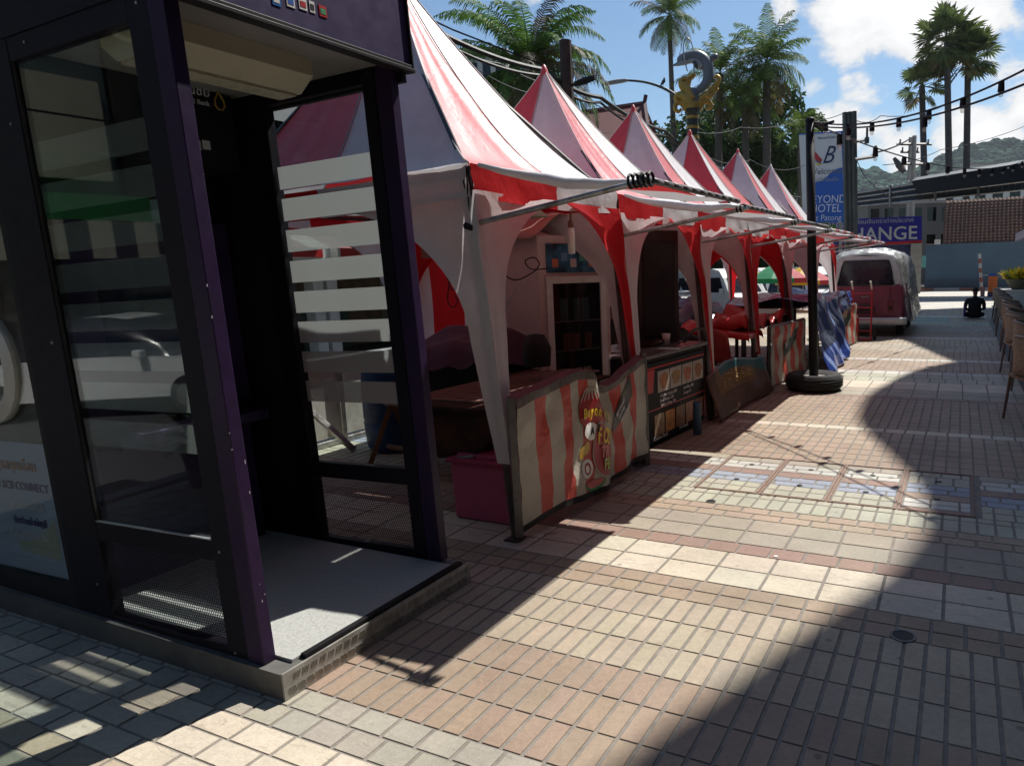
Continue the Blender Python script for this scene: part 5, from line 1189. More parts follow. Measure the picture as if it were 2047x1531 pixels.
# apartment block behind the canopy
def block(lb, px0, px1, py0, d, dep, col, rows, colsn, base=0, wcol=None, cat='building', group=None, y_extra=0):
    a, b_ = at(px0, py0, d), at(px1, py0, d); t = thing('building', lb, cat, ((a.x+b_.x)/2, (a.y+b_.y)/2, base), group)
    dv = V((b_.x-a.x, b_.y-a.y, 0)); L = dv.length; dv.normalize(); nn = V((-dv.y, dv.x, 0)); R = Matrix((dv, nn, V((0, 0, 1)))).transposed(); o = V((a.x, a.y, base)); Hh = a.z-base
    g = MB(); lbox(g, o, R, 0, L, 0, dep, 0, Hh); g.build('wall', M('wall_'+lb[:6].replace(' ', ''), col, .85, var=.1, scale=.7), t)
    g = MB(); lbox(g, o, R, -.15, L+.15, -.15, dep+.15, Hh, Hh+.25); g.build('roof', mt_concrete, t)
    for r in range(rows):
        for c_ in range(colsn):
            g = MB(); x = L*(c_+.5)/colsn; z = Hh*(r+.35)/rows; lbox(g, o, R, x-L/colsn*.3, x+L/colsn*.3, -.03, -.002, z, z+Hh/rows*.5); wn = g.build('window', wcol or mt_darkglass, t)
    return t, o, R, L, Hh
block('pale apartment block behind the dark steel canopy', 1735, 1935, 410, 62, 12, (.17, .155, .14), 3, 7)
block('white roof top building peeking over the dark canopy at the far right', 1945, 2120, 330, 75, 10, (.6, .6, .57), 5, 5)
# dark steel canopy
cn = thing('steel_canopy', 'long dark corrugated steel canopy with bulb strings along its edge, above the road', 'canopy', (0, 36, 0))
def cpt(px, py, d): return at(px, py, d)
A0, A1 = at(1702, 388, 37), at(2130, 318, 33); B0, B1 = at(1702, 414, 37), at(2130, 372, 33)
g = MB(); K = 70
for k in range(K):
    u0, u1 = k/K, (k+1)/K; z = .03*(k % 2)
    a, b = A0.lerp(A1, u0), A0.lerp(A1, u1); c_, d_2 = B0.lerp(B1, u0), B0.lerp(B1, u1)
    bk = V((0, 5.5, .5)); o_ = V((0, -z, z))
    g.add([a+o_, b+o_, d_2+o_, c_+o_], [[0, 1, 2, 3]]); g.add([a+o_, b+o_, b+bk+o_, a+bk+o_], [[0, 1, 2, 3]], 1)
g.build('roof_sheet', [M('dark_corrugated', (.035, .045, .055), .5, .3, var=.25), M('dark_corrugated_top', (.05, .06, .07), .5, .3)], cn)
g = MB()
for f in (.02, .33, .66, 1): g.tube([A0.lerp(B0, f)+V((0, -.08, 0)), A1.lerp(B1, f)+V((0, -.08, 0))], .045, 6)
g.build('edge_beam', mt_steel, cn)
q0, q1 = at(1822, 362, 34), at(2130, 312, 33); r0_, r1_ = at(1835, 388, 34), at(2130, 352, 33)
g = MB(); g.poly([q0, q1, q1+V((0, 4, .6)), q0+V((0, 4, .6))]); g.poly([q0, q1, r1_, r0_]); g.poly([q0, r0_, r0_+V((0, 4, .3)), q0+V((0, 4, .6))]); g.build('upper_roof', M('dark_upper_sheet', (.03, .036, .045), .5, .3), cn)
for u in (.2, .42, .62, .85):
    g = MB(); a = A0.lerp(A1, u)+V((0, -.12, .1)); b_ = B0.lerp(B1, u)+V((0, -.12, -.15)); g.tube([a, b_], .07, 6); g.build('bracket', mt_steel, cn)
for x in (B0.x+14, B0.x+20):
    g = MB(); g.cyl((x, 40.5, 0), (x, 40.5, B0.z+.3), .08, n=10); g.build('post', mt_black, cn)
g = MB(); NB = 34
for k in range(NB):
    u = k/NB; p = q0.lerp(q1, u)+V((-1.6+1.6*u, -.15, -.10-.10*abs(math.sin(k*.55)))); g = MB(); g.lathe(p, [(.001, -.09), (.05, -.05), (.04, 0), (.001, .02)], 8); g.build('edge_bulb', mt_bulb if k % 3 else mt_white_p, cn, smooth=True)
# exchange kiosk with its sign
ks = thing('exchange_kiosk', 'money exchange kiosk with a long violet sign reading CHANGE', 'kiosk', (-4.3, 40.5, 0))
s0, s1, s2, s3 = at(1630, 441, 43.3), at(1843, 432, 41.6), at(1843, 486, 41.6), at(1630, 497, 43.3)
sx = (s1-s0).normalized(); sn = V((sx.y, -sx.x, 0)).normalized(); back = -sn*.5
g = MB(); F_ = [s0, s1, s2, s3]; g.poly(F_[::-1]); g.poly([s0, s1, s1+back, s0+back], 1); g.poly([s1, s2, s2+back, s1+back], 1); g.poly([s3, s2, s2+back, s3+back], 1)
sg_ = g.build('sign_box', [M('violet_sign', (.022, .02, .30), .4, var=.08), M('pale_sign_side', (.5, .49, .5), .6)], ks)
h_ = (s1-s2).length; yd = (s1-s2)/h_
g = MB(); g.poly([s3+sn*.01, s2+sn*.01, s2+sn*.01+yd*.16, s3+sn*.01+yd*.16]); g.build('red_stripe', mt_redp, sg_)
mt_sil = M('silver_print', (.55, .56, .6), .4)
text('EXCHANGE', 1.12, mt_sil, sg_, s2+sn*.02-sx*.25+yd*.26, sx, yd, align='RIGHT', sx=1.0, bold=.012)
text('แลกเปลี่ยนเงินตราต่างประเทศ', .34, mt_sil, sg_, s1+sn*.02-sx*.45-yd*.32, sx, yd, align='RIGHT', sx=1.05); text('CURRENCY', .40, mt_sil, sg_, s0+sn*.02+sx*2.25-yd*.50, sx, yd, align='RIGHT', sx=1.0)
for k in range(0): pass
o = s3+V((0, 0, -.0)); kR = Matrix((sx, -sn, V((0, 0, 1)))).transposed(); kR = Matrix((V((sx.x, sx.y, 0)).normalized(), -sn, V((0, 0, 1)))).transposed(); ko = V((s3.x, s3.y, 0)); KL = (s2-s3).length
g = MB(); lbox(g, ko, kR, 0, KL-.6, .4, 3, 0, s2.z-.02); g.build('booth', M('navy_booth', (.035, .04, .13), .6, var=.2), ks)
g = MB(); lbox(g, ko, kR, KL-.62, KL-.0, -.1, .3, 0, s2.z-.02); g.build('pillar', M('grey_render', (.3, .29, .27), .8, var=.2), ks)
g = MB(); lbox(g, ko, kR, 1.0, KL-1.2, .38, .398, 1.0, 2.2); g.build('window', mt_darkglass, ks)
g = MB(); lbox(g, ko, kR, KL+.02, KL+.28, .2, .3, 1.5, 2.2); g.build('meter_box', M('teal_box', (.12, .36, .38), .6), ks)
# hotel sign banner
hsn = thing('hotel_sign', 'tall white and blue hotel sign with a winged B emblem behind the black pole', 'sign', at(1645, 520, 37))
a0, a1, a2, a3 = at(1597, 268, 37.6), at(1684, 262, 36.6), at(1693, 445, 36.6), at(1606, 445, 37.6)
hx = (a1-a0).normalized(); hn = V((hx.y, -hx.x, 0)).normalized(); hy = (a1-a2).normalized(); HW = (a1-a0).length; HH = (a1-a2).length; hy = (a0-a3).normalized()
def hp(u, v, d=.0): return a3.lerp(a2, u).lerp(a0.lerp(a1, u), v)+hn*d
g = MB(); g.grid(lambda u, v: hp(u, v), 4, 4); g.grid(lambda u, v: hp(u, v, -.25), 4, 4); g.poly([hp(0, 0), hp(0, 1), hp(0, 1, -.25), hp(0, 0, -.25)]); g.poly([hp(1, 0), hp(1, 1), hp(1, 1, -.25), hp(1, 0, -.25)]); g.poly([hp(0, 1), hp(1, 1), hp(1, 1, -.25), hp(0, 1, -.25)])
pnl = g.build('panel', M('sign_white', (.66, .65, .64), .5, var=.05), hsn)
mt_sb = M('sign_blue', (.012, .10, .46), .4, var=.12, scale=.6)
def wave(u): 
    return .44+.015*u+.15*(1/(1+math.exp(-(u-.62)*9)))
g = MB(); g.grid(lambda u, v: hp(.13+.83*u if v > .1 else .13+.83*u, .0+wave(u)*v*(1 if u > .0 else 1)*(min(1, .30+u*7)), .012), 30, 8); g.build('blue_field', mt_sb, pnl)
g = MB(); g.poly([hp(.965, 0, .013), hp(1, 0, .013), hp(1, 1, .013), hp(.965, 1, .013)]); g.poly([hp(0, .985, .013), hp(1, .985, .013), hp(1, 1.0, .013), hp(0, 1.0, .013)]); g.build('blue_edge', mt_sb, pnl)
mt_ink2 = M('dark_blue_print', (.015, .02, .08), .4); mt_sw = M('sign_white_print', (.75, .77, .8), .4)
def ht_(s, u, v, size, mat, sx=1, align='CENTER', shear=0, bold=0, par=pnl): return text(s, size, mat, par, hp(u, v, .028), hx, hy, align=align, sx=sx, shear=shear, bold=bold)
ht_('B', .62, .655, 1.3, mt_ink2, .8, shear=.35); ht_('Welcome', .56, .535, .46, M('grey_print', (.16, .16, .18), .5), .95); ht_('ยินดีต้อนรับ', .56, .455, .30, M('light_grey_print', (.32, .32, .34), .5)); ht_('Beyond Hotel Resort', .74, .925, .17, mt_ink2, .95)
def serif(word, uc, v, size, sx):
    ht_(word, uc, v, size, mt_sw, sx, bold=-.004)
serif('BEYOND', .55, .215, .60, .86); serif('HOTEL', .53, .115, .60, .86); serif('at Patong', .55, .022, .44, .9)
for (pts, mat) in (([(.30, .72), (.36, .79), (.52, .69), (.46, .66)], mt_redp), ([(.33, .69), (.46, .685), (.50, .645), (.42, .66)], M('teal_print3', (.02, .18, .2), .4)), ([(.36, .655), (.46, .66), (.49, .635), (.40, .635)], mt_yellow)):
    g = MB(); g.poly([hp(u, v, .02) for u, v in pts]); g.build('wing', mat, pnl)
for u in (.2, .85):
    g = MB(); p_ = hp(u, 0, -.12); g.cyl(p_, (p_.x, p_.y, 0), .09, n=10); g.build('sign_leg', mt_steel, hsn)
# steel column beside it and concrete poles
c0 = at(1698, 224, 31); pcol = thing('steel_column', 'thick grey steel post rising just right of the hotel sign', 'post', (c0.x, c0.y, 0)); bsx = at(1716, 620, 31)
g = MB(); bq = V((c0.x+.28, c0.y, 0)); K = .15
for (dx, wd, dp) in ((0, .05, .30), (.19, .05, .30), (-.19, .05, .30)): g.tube([bq+V((dx, 0, 0)), c0+V((dx, 0, 0))], [.12 if dx else .1]*2, 4)
g.build('shaft', M('grey_green_steel', (.10, .115, .115), .5, .4, var=.25, scale=2), pcol)
g = MB(); g.cyl(c0+V((0, -.16, -1.2)), c0+V((0, -.16, -1.0)), .1, n=10); g.build('fitting', mt_steel, pcol)
def upole(lb, px, pytop, d, r=.15, arms=((.4, 1.6),), col=None, lean=0, group='utility poles'):
    tp = at(px, pytop, d); b_ = V((tp.x+lean, tp.y, -.4)); t = thing('utility_pole', lb, 'utility pole', b_, group)
    g = MB(); g.tube([b_, tp], [r*1.25, r*.85], 10); g.build('pole', col or mt_concrete, t)
    for (dz, L) in arms:
        c_ = tp+V((0, 0, -dz)); e0, e1 = c_-RGT*L*.5, c_+RGT*L*.5; g = MB(); g.sqtube(e0, e1, .12); ca_ = g.build('crossarm', mt_leg, t)
        for k in range(3):
            q = e0.lerp(e1, .1+.4*k); g = MB()
            g.lathe(q, [(.02, .05), (.07, .10), (.03, .13), (.075, .18), (.03, .21), (.07, .26), (.02, .3)], 10); g.build('insulator', M('brown_glaze', (.05, .04, .04), .3), ca_, smooth=True)
    return t, tp
upole('distant concrete utility pole with a transformer arm over the dark canopy', 1828, 272, 44, .16, ((.5, 2.2), (1.7, 1.8)))
upole('slim distant utility pole close to the transformer pole', 1820, 275, 45, .12, ((.9, 1.2),))
tq, tp1 = upole('thick dark utility pole stump in front of the big palm', 1130, 82, 16.5, .17, (), M('dark_timber', (.055, .035, .027), .9, var=.4, scale=5, bump=.4), group=None)
g = MB(); a = at(1140, 172, 16.3); b_ = at(1190, 155, 16.0); g.tube([a, a.lerp(b_, .4)], .035, 7); g.build('lamp_arm', mt_black, tq); g = MB(); g.tube([a.lerp(b_, .2), a.lerp(b_, .6), b_], [.06, .085, .06], 8); g.build('lamp_head', mt_black, tq)
g = MB(); p = at(1787, 316, 43); q = at(1808, 345, 43); g.tube([p, p.lerp(q, .5), q], [.1, .22, .16], 8); tag(g.build('line_fuse', mt_leg, origin=p), 'grey cut-out fuse hanging from wires left of the distant pole', 'fuse')
# overhead wires
def wire(lb, pts, r, sag=.0):
    q = [at(*p) for p in pts]; P = []
    for a, b in zip(q, q[1:]):
        for k in range(16): P.append(a.lerp(b, k/16)+V((0, 0, -4*sag*(k/16)*(1-k/16))))
    P.append(q[-1]); g = MB(); g.tube(P, r, 5); tag(g.build('overhead_wire', mt_black, origin=q[0]), lb, 'wire', 'overhead wires')
wire('thick black cable bundle running from the first tent tip past the big palm', [(838, 45, 13), (1085, 140, 16), (1200, 195, 18), (1330, 262, 22), (1420, 330, 28)], .055, .12)
wire('second thick cable bundle just below the first', [(838, 58, 13), (1090, 152, 16), (1200, 205, 18), (1330, 272, 22), (1410, 335, 28)], .035, .18)
wire('thin wire above the cable bundle', [(836, 5, 13), (846, 32, 13), (905, 60, 14), (1080, 128, 16.2)], .018)
wire('thin wire crossing in front of the white building', [(840, 60, 13), (1000, 128, 15), (1140, 178, 17), (1270, 240, 20)], .014, .1)
wire('thin wire drooping over the red roofed building', [(880, 82, 13.5), (1080, 190, 17), (1190, 262, 19), (1300, 240, 24)], .012, .2)
wire('low thin wire in front of the dark trees', [(1380, 262, 24), (1480, 255, 27), (1600, 240, 30), (1690, 225, 31)], .016, .15)
wire('sagging wire below the tree crowns', [(1395, 300, 26), (1500, 320, 28), (1610, 330, 31)], .018, .3)
wire('wire bundle in the tree shade behind the last tents', [(1400, 312, 26), (1500, 350, 28), (1600, 395, 30)], .035, .2)
wire('wire from the steel post to the first string light', [(1708, 240, 31), (1760, 232, 34), (1880, 215, 42)], .02, .2)
wire('double power wire from the crossarm beside the steel post', [(1712, 318, 31.5), (1752, 305, 35), (1822, 276, 44)], .045, .1)
wire('thin wire dipping from the post over the canopy', [(1712, 318, 31.5), (1735, 360, 33), (1790, 400, 36)], .018, .1)
wire('straight thin wire over the forest hill', [(1765, 330, 40), (1880, 300, 46), (2060, 248, 52)], .022, .2)
g = MB(); a, b_ = at(1706, 284, 31), at(1733, 280, 31); g.sqtube(a, b_, .09); g.cyl(b_, b_+V((0, 0, .5)), .05, n=8); g.cyl(b_+V((0, 0, -.15)), b_+V((0, 0, .1)), .1, n=8); g.build('crossarm', mt_leg, pcol)
g = MB(); a, b_ = at(1710, 319, 31), at(1750, 313, 31); g.sqtube(a, b_, .1); g.cyl(b_, b_+V((0, 0, .45)), .06, n=8); g.build('crossarm', mt_leg, pcol)
# ---------------------------------------------------------------- palms
def frond(g, base, az, el0, L, droop, nl, ll, wd, mi, hang=.35, rr=.02):
    d = V((math.cos(az)*math.cos(el0), math.sin(az)*math.cos(el0), math.sin(el0))); p = V(base); P = [p.copy()]; K = 10; st = L/K; el = el0
    for k in range(K):
        el -= droop/K*(0.5+k/K*1.3); d = V((math.cos(az)*math.cos(el), math.sin(az)*math.cos(el), math.sin(el))); p = p+d*st; P.append(p.copy())
    g.tube(P, [rr*(1-.85*k/K) for k in range(K+1)], 4, mi, cap=False)
    side = V((-math.sin(az), math.cos(az), 0))
    for i in range(nl):
        f = .12+.88*i/nl; k = f*K; j = min(K-1, int(k)); q = P[j].lerp(P[j+1], k-j); t = (P[j+1]-P[j]).normalized(); up = side.cross(t)
        l = ll*(math.sin(math.pi*min(1, .18+f*.80)))**.7*random.uniform(.8, 1.1)
        for s in (-1, 1):
            dd = (side*s*.8+t*.55+up*random.uniform(-.1, .25)).normalized(); m1 = q+dd*l*.55+V((0, 0, -hang*.12*l)); e = q+dd*l+V((0, 0, -hang*l*random.uniform(.5, 1.2))); w_ = t*wd
            g.add([q-w_*.5, m1-w_*.6, e, m1+w_*.6, q+w_*.5], [[0, 1, 3, 4], [1, 2, 3]], mi)
def palm(name, lb, top, base, nf, L, ll, nl, wd, r0, r1, mats, el=(80, -35), droop=1.3, hang=.5, dryp=.12, cat='palm tree', group='coconut palms'):
    t = thing(name, lb, cat, base, group); b_, T = V(base), V(top)
    g = MB(); K = 14; P = []; R = []
    bend = V((random.uniform(-.3, .3), random.uniform(-.3, .3), 0))
    for k in range(K+1): f = k/K; P.append(b_.lerp(T, f)+bend*math.sin(math.pi*f)); R.append((r0+(r1-r0)*f)*(1+.06*(k % 2)))
    g.tube(P, R, 10); g.build('trunk', mt_bark, t)
    g = MB(); ga = 2.4
    for i in range(nf):
        f = i/nf; e = rad(el[0]+(el[1]-el[0])*f+random.uniform(-8, 8)); mi = 1 if (f > .8 and random.random() < dryp*3) or random.random() < dryp*.4 else 0
        frond(g, T+V((0, 0, .1*(1-f))), i*ga+random.uniform(-.2, .2), e, L*random.uniform(.82, 1.1), droop*random.uniform(.7, 1.25), nl, ll, wd, mi, hang)
    g.build('crown', mats, t)
    return t
MP = [mt_leaf, mt_leafdry]
def gz(p, z=-.45): return V((p.x, p.y, z))
# the big old date palm
T = at(1062, 150, 21.5); palm('date_palm', 'huge old feathery palm with curling dry fronds behind the second tent', T, gz(T), 64, 3.3, .46, 46, .042, .32, .26, [leafmat('date_leaf', (.075, .15, .025), .5), M('dry_frond', (.16, .13, .07), .7, var=.3)], (84, -40), 1.75, .7, .5, group=None)
T = at(1338, 55, 42); palm('coconut_palm', 'tall thin palm whose crown touches the top edge, left of the dolphin lamp', T+V((0, 0, .6)), gz(at(1362, 300, 42)), 30, 2.6, .62, 26, .05, .2, .13, MP, (88, -45), 1.15, .5)
T = at(1440, 150, 41); palm('coconut_palm', 'coconut palm with a leaning crown just right of the dolphin', T, gz(T), 24, 2.9, .75, 28, .055, .26, .2, MP, (88, -45), 1.15, .5)
T = at(1533, 128, 40); palm('coconut_palm', 'tall bushy coconut palm right of the dolphin in front of the dark trees', T, gz(T), 34, 3.0, .8, 30, .055, .26, .2, MP, (88, -45), 1.15, .5)
T = at(1488, 205, 40.5); palm('coconut_palm', 'low shaded coconut palm between the two taller ones', T, gz(T), 22, 2.5, .7, 24, .055, .22, .18, MP, (88, -45), 1.15, .5)
T = at(1598, 262, 40); palm('coconut_palm', 'short palm poking out beside the hotel sign', T, gz(T), 18, 1.6, .5, 20, .04, .15, .12, MP, (78, -40), 1.2, .5)
def fanpalm(lb, px, py, d, R, pxb, nf=46):
    T = at(px, py, d); b_ = at(pxb, 400, d); t = thing('fan_palm', lb, 'palm tree', gz(b_, 0), 'sugar palms on the skyline')
    g = MB(); K = 12; P = [gz(b_, 0).lerp(T, k/K) for k in range(K+1)]; g.tube(P, [.34-.08*k/K for k in range(K+1)], 10); g.build('trunk', M('dark_palm_bark', (.055, .05, .048), .9, var=.3, scale=2, bump=.3), t)
    g = MB()
    for i in range(nf):
        th = rad(random.uniform(-62, 88)) if i > nf*.3 else rad(random.uniform(20, 88)); az = i*2.4+random.uniform(-.2, .2)
        dr = V((math.cos(az)*math.cos(th), math.sin(az)*math.cos(th), math.sin(th))); st = R*random.uniform(.45, .62); q = T+dr*st
        g.tube([T, T.lerp(q, .6)+V((0, 0, .03)), q], [.035, .028, .02], 4, 0, cap=False)
        s = dr.cross(V((0, 0, 1))).normalized(); n_ = s.cross(dr).normalized(); tilt = random.uniform(-.5, .5); s = (s*math.cos(tilt)+n_*math.sin(tilt)).normalized()
        nb = 17
        for k in range(nb):
            a = rad(-125+250*k/(nb-1)); dd = dr*math.cos(a)+s*math.sin(a); l = R*.5*(1-.25*abs(a)/2.2)*random.uniform(.9, 1.1); sd = (dr*-math.sin(a)+s*math.cos(a))*l*.085
            m1 = q+dd*l*.6+n_*.03*(k % 2); e = q+dd*l+V((0, 0, -.12*l)); g.add([q, m1-sd, e, m1+sd], [[0, 1, 2, 3]], 1 if (th < rad(-42) and random.random() < .6) else 0)
    g.build('crown', [mt_fan, mt_leafdry], t)
fanpalm('tallest and bushiest sugar palm with a thick trunk, left of the right pair', 1893, 85, 60, 3.3, 1908, 44); fanpalm('sugar palm on the right of the pair, crown sagging down to the right', 1935, 118, 61, 2.9, 1937, 36); fanpalm('smallest sugar palm with a sparse crown left of the pair', 1843, 172, 62, 2.5, 1860, 28)
# ---------------------------------------------------------------- broad-leaved trees
def tree(lb, c, h, rad_, n, mat, base_z=-.45, blobs=9, seed=0, leaf=.28, group='dark trees behind the tents', trunkh=.4):
    rnd = random.Random(seed); b_ = V((c[0], c[1], base_z)); t = thing('broadleaf_tree', lb, 'tree', b_, group)
    cs = []
    for k in range(blobs):
        a = rnd.random()*6.283; r = rnd.random()**.5*rad_*.75; cs.append((b_+V((r*math.cos(a), r*math.sin(a), h*rnd.uniform(trunkh+.05, .9))), rad_*rnd.uniform(.3, .52)))
    g = MB(); tp = b_+V((0, 0, h*trunkh)); g.tube([b_, b_.lerp(tp, .5)+V((.1, 0, 0)), tp], [.32, .25, .2], 9)
    for q, r in cs: g.tube([tp, tp.lerp(q, .5)+V((0, 0, .2)), q], [.14, .09, .03], 6)
    g.build('trunk', mt_bark, t)
    g = MB()
    for i in range(n):
        q, r = cs[i % len(cs)]; v = V((rnd.gauss(0, 1), rnd.gauss(0, 1), rnd.gauss(0, 1))).normalized()*r*rnd.uniform(.55, 1.08); v.z *= .85; p = q+v
        nn = (v.normalized()*.6+V((rnd.uniform(-1, 1), rnd.uniform(-1, 1), rnd.uniform(-.2, 1)))).normalized(); u = nn.orthogonal().normalized(); u = (Matrix.Rotation(rnd.random()*6.28, 3, nn) @ u); w_ = nn.cross(u); l = leaf*rnd.uniform(.6, 1.3)
        g.add([p-u*l*.5, p-w_*l*.26+nn*.02, p+u*l*.5-nn*l*.15, p+w_*l*.26+nn*.02], [[0, 1, 2, 3]])
    g.build('crown', mat, t); return t
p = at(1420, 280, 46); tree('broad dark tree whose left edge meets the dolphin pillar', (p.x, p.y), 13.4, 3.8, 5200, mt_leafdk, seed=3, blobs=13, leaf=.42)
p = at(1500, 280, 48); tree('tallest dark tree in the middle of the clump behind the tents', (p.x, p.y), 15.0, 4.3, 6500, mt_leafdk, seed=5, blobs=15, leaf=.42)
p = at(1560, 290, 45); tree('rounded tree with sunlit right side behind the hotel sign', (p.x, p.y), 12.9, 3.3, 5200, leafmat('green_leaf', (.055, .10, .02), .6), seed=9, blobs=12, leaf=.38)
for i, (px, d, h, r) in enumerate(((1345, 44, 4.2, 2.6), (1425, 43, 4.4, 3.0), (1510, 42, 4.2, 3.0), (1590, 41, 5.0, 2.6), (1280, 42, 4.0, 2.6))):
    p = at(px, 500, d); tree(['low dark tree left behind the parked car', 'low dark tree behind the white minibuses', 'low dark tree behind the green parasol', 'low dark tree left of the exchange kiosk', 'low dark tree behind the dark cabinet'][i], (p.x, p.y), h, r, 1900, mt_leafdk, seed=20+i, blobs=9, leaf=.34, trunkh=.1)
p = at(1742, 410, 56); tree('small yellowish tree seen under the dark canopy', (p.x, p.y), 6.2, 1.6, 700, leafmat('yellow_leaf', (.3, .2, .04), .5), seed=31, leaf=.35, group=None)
# forest hill
hl = MB(); prof = [(-200, 455), (900, 440), (1500, 390), (1640, 345), (1700, 342), (1750, 352), (1800, 352), (1850, 340), (1890, 318), (1930, 300), (1990, 292), (2060, 286), (2200, 280), (2500, 300), (3200, 400)]
def ridge(px):
    for (a, b), (c_, d_2) in zip(prof, prof[1:]):
        if px <= c_: f = (px-a)/(c_-a); f = f*f*(3-2*f); return b+(d_2-b)*f
    return prof[-1][1]
def hpt(u, v):
    px = -200+3400*u; T = at(px, ridge(px), 700); hd = V((T.x, T.y, 0)).normalized(); s = 1-v
    return V((T.x, T.y, 0))-hd*260*s+V((0, 0, -2+(T.z+2)*(v**.8)))+V((0, 0, wr((u*90, v*20, 1), 7, 1)*v))
hl.grid(hpt, 200, 20); mt_hill = M('hill_forest_floor', (.035, .06, .03), .95, var=.4, scale=.02)
tag(hl.build('hill', mt_hill, smooth=True), kind='structure')
g = MB(); rnd = random.Random(4)
for i in range(2600):
    u = rnd.uniform(.50, .80); v = rnd.random()**.6*.99+.01; p = hpt(u, v); r = rnd.uniform(3.5, 7.5); sq = rnd.uniform(.7, 1.0)
    n_, vs, fs = 7, [], []
    for j in range(4):
        a = math.pi*(.08+.84*j/3*.62)
        for k in range(n_): b_ = 6.283*k/n_+j*.4; rr = r*math.sin(a)*rnd.uniform(.75, 1.2); vs.append(p+V((rr*math.cos(b_), rr*math.sin(b_), r*sq*math.cos(a)+r*.2+rnd.uniform(-.5, .5))))
    for j in range(3):
        for k in range(n_): fs.append([j*n_+k, (j+1)*n_+k, (j+1)*n_+(k+1) % n_, j*n_+(k+1) % n_])
    fs.append(list(range(n_))); g.add(vs, fs)
tag(g.build('hill_forest', leafmat('hazed_hill_leaf', (.065, .105, .075), .4, .1, .95, .0)), 'forest covering the far hillside', 'forest', kind='stuff')  # leaf colour lightened and blued to paint in distance haze
g = MB(); g.bx(-1000, 1000, -250, 1000, -1.6, 175); tag(g.build('haze', hm), kind='stuff')
# ---------------------------------------------------------------- dolphin lamp post
D_ = 24.0; bpos = at(1384, 235, D_); dl = thing('dolphin_lamp_post', 'street lamp column topped by a grey dolphin jumping through a hoop over gold scrolls', 'street lamp', gz(bpos))
def DP(x, y, dd=0): return at(x, y, D_+dd)
def px(n): return n*D_/FPX
def tubepx(g, pts, mi=0, n=12, dd=0):
    P, R = [], []
    for i in range(len(pts)-1):
        p0, p1, p2, p3 = [V(q) for q in (pts[max(i-1, 0)], pts[i], pts[i+1], pts[min(i+2, len(pts)-1)])]
        for k in range(5):
            t = k/5; q = .5*((2*p1)+(p2-p0)*t+(2*p0-5*p1+4*p2-p3)*t*t+(3*p1-p0-3*p2+p3)*t**3); P.append(DP(q.x, q.y, dd)); R.append(px(max(.4, q.z)))
    q = pts[-1]; P.append(DP(q[0], q[1], dd)); R.append(px(q[2])); g.tube(P, R, n, mi)
g = MB(); tubepx(g, [(1344, 132, 1.6), (1350, 130, 2.6), (1356, 127.5, 4.2), (1361, 122, 9.5), (1369, 118, 12), (1380, 114, 11.5), (1394, 114, 12.5), (1407, 122, 12.5), (1414, 136, 12), (1416, 152, 11), (1410, 168, 9), (1399, 180, 7), (1388, 186, 5)], n=16)
do_ = g.build('dolphin', M('dolphin_grey', (.16, .175, .2), .4, var=.15, scale=2), dl, smooth=True)
g = MB(); tubepx(g, [(1352, 132, 1.4), (1364, 126, 5.5), (1380, 121.5, 6), (1394, 124, 6.5), (1403, 136, 6)], n=12, dd=-.05); g.build('belly', M('dolphin_belly', (.34, .36, .38), .45), do_, smooth=True)
g = MB(); tubepx(g, [(1416, 122, 4), (1424, 117, 7), (1432, 113, 6), (1436, 112, 2)], n=8); g.build('dorsal_fin', M('fin_grey', (.13, .145, .165), .4), do_, smooth=True)
g = MB(); tubepx(g, [(1388, 124, 4), (1391, 132, 4), (1395, 139, 1)], n=8, dd=-.2); g.build('flipper', mt_leg, do_, smooth=True)
g = MB(); tubepx(g, [(1364, 116.5, 1.2), (1365.5, 116.5, 1.2)], n=8, dd=-.19); g.build('eye', mt_black, do_, smooth=True)
g = MB(); tubepx(g, [(1394, 182, 6), (1386, 186, 11), (1380, 194, 12), (1378, 182, 9), (1374, 172, 4)], n=10); tubepx(g, [(1386, 190, 8), (1390, 200, 8), (1386, 208, 4)], n=8); g.build('tail', M('tail_grey', (.14, .15, .17), .4), do_, smooth=True)
g = MB(); tubepx(g, [(1374, 143, 1.2), (1368, 118, 1.2), (1366, 95, 1.2), (1370, 79, 1.2), (1376, 77, 1.2), (1382, 86, 1.2), (1386, 100, 1.2)], n=8, dd=-.25); tubepx(g, [(1387, 128, 1.2), (1387, 145, 1.2)], n=6, dd=-.25); g.build('hoop', mt_steel, dl, smooth=True)
g = MB()
for c_ in ([(1384, 222, 10), (1372, 200, 11), (1360, 192, 9), (1352, 196, 6), (1354, 203, 4), (1360, 202, 3)], [(1384, 200, 9), (1370, 178, 10), (1362, 166, 7), (1368, 158, 5), (1375, 162, 4), (1372, 168, 2.5)], [(1374, 170, 7), (1378, 158, 6), (1386, 152, 4.5), (1390, 150, 2)], [(1390, 214, 10), (1404, 196, 8), (1418, 186, 6.5), (1430, 172, 6), (1438, 158, 4), (1432, 152, 3), (1428, 158, 2)], [(1392, 220, 9), (1404, 205, 7), (1416, 204, 5.5), (1422, 212, 4), (1416, 218, 3.5), (1410, 214, 2)], [(1376, 220, 8), (1362, 206, 6), (1352, 208, 5), (1350, 218, 4.5), (1356, 224, 3.5), (1362, 218, 2.5)], [(1404, 192, 6), (1416, 194, 6), (1424, 190, 4), (1428, 184, 2)], [(1418, 178, 5), (1428, 184, 4), (1436, 178, 2)], [(1384, 228, 12), (1386, 212, 13), (1386, 200, 9)], [(1345, 184, 1), (1355, 188, 3), (1368, 196, 6)]): tubepx(g, c_, n=9, dd=random.uniform(-.12, .12))
g.build('gold_scrolls', mt_gold, dl, smooth=True)
cz = DP(1384, 222); g = MB(); zt = cz.z; prof = []
z = -.45
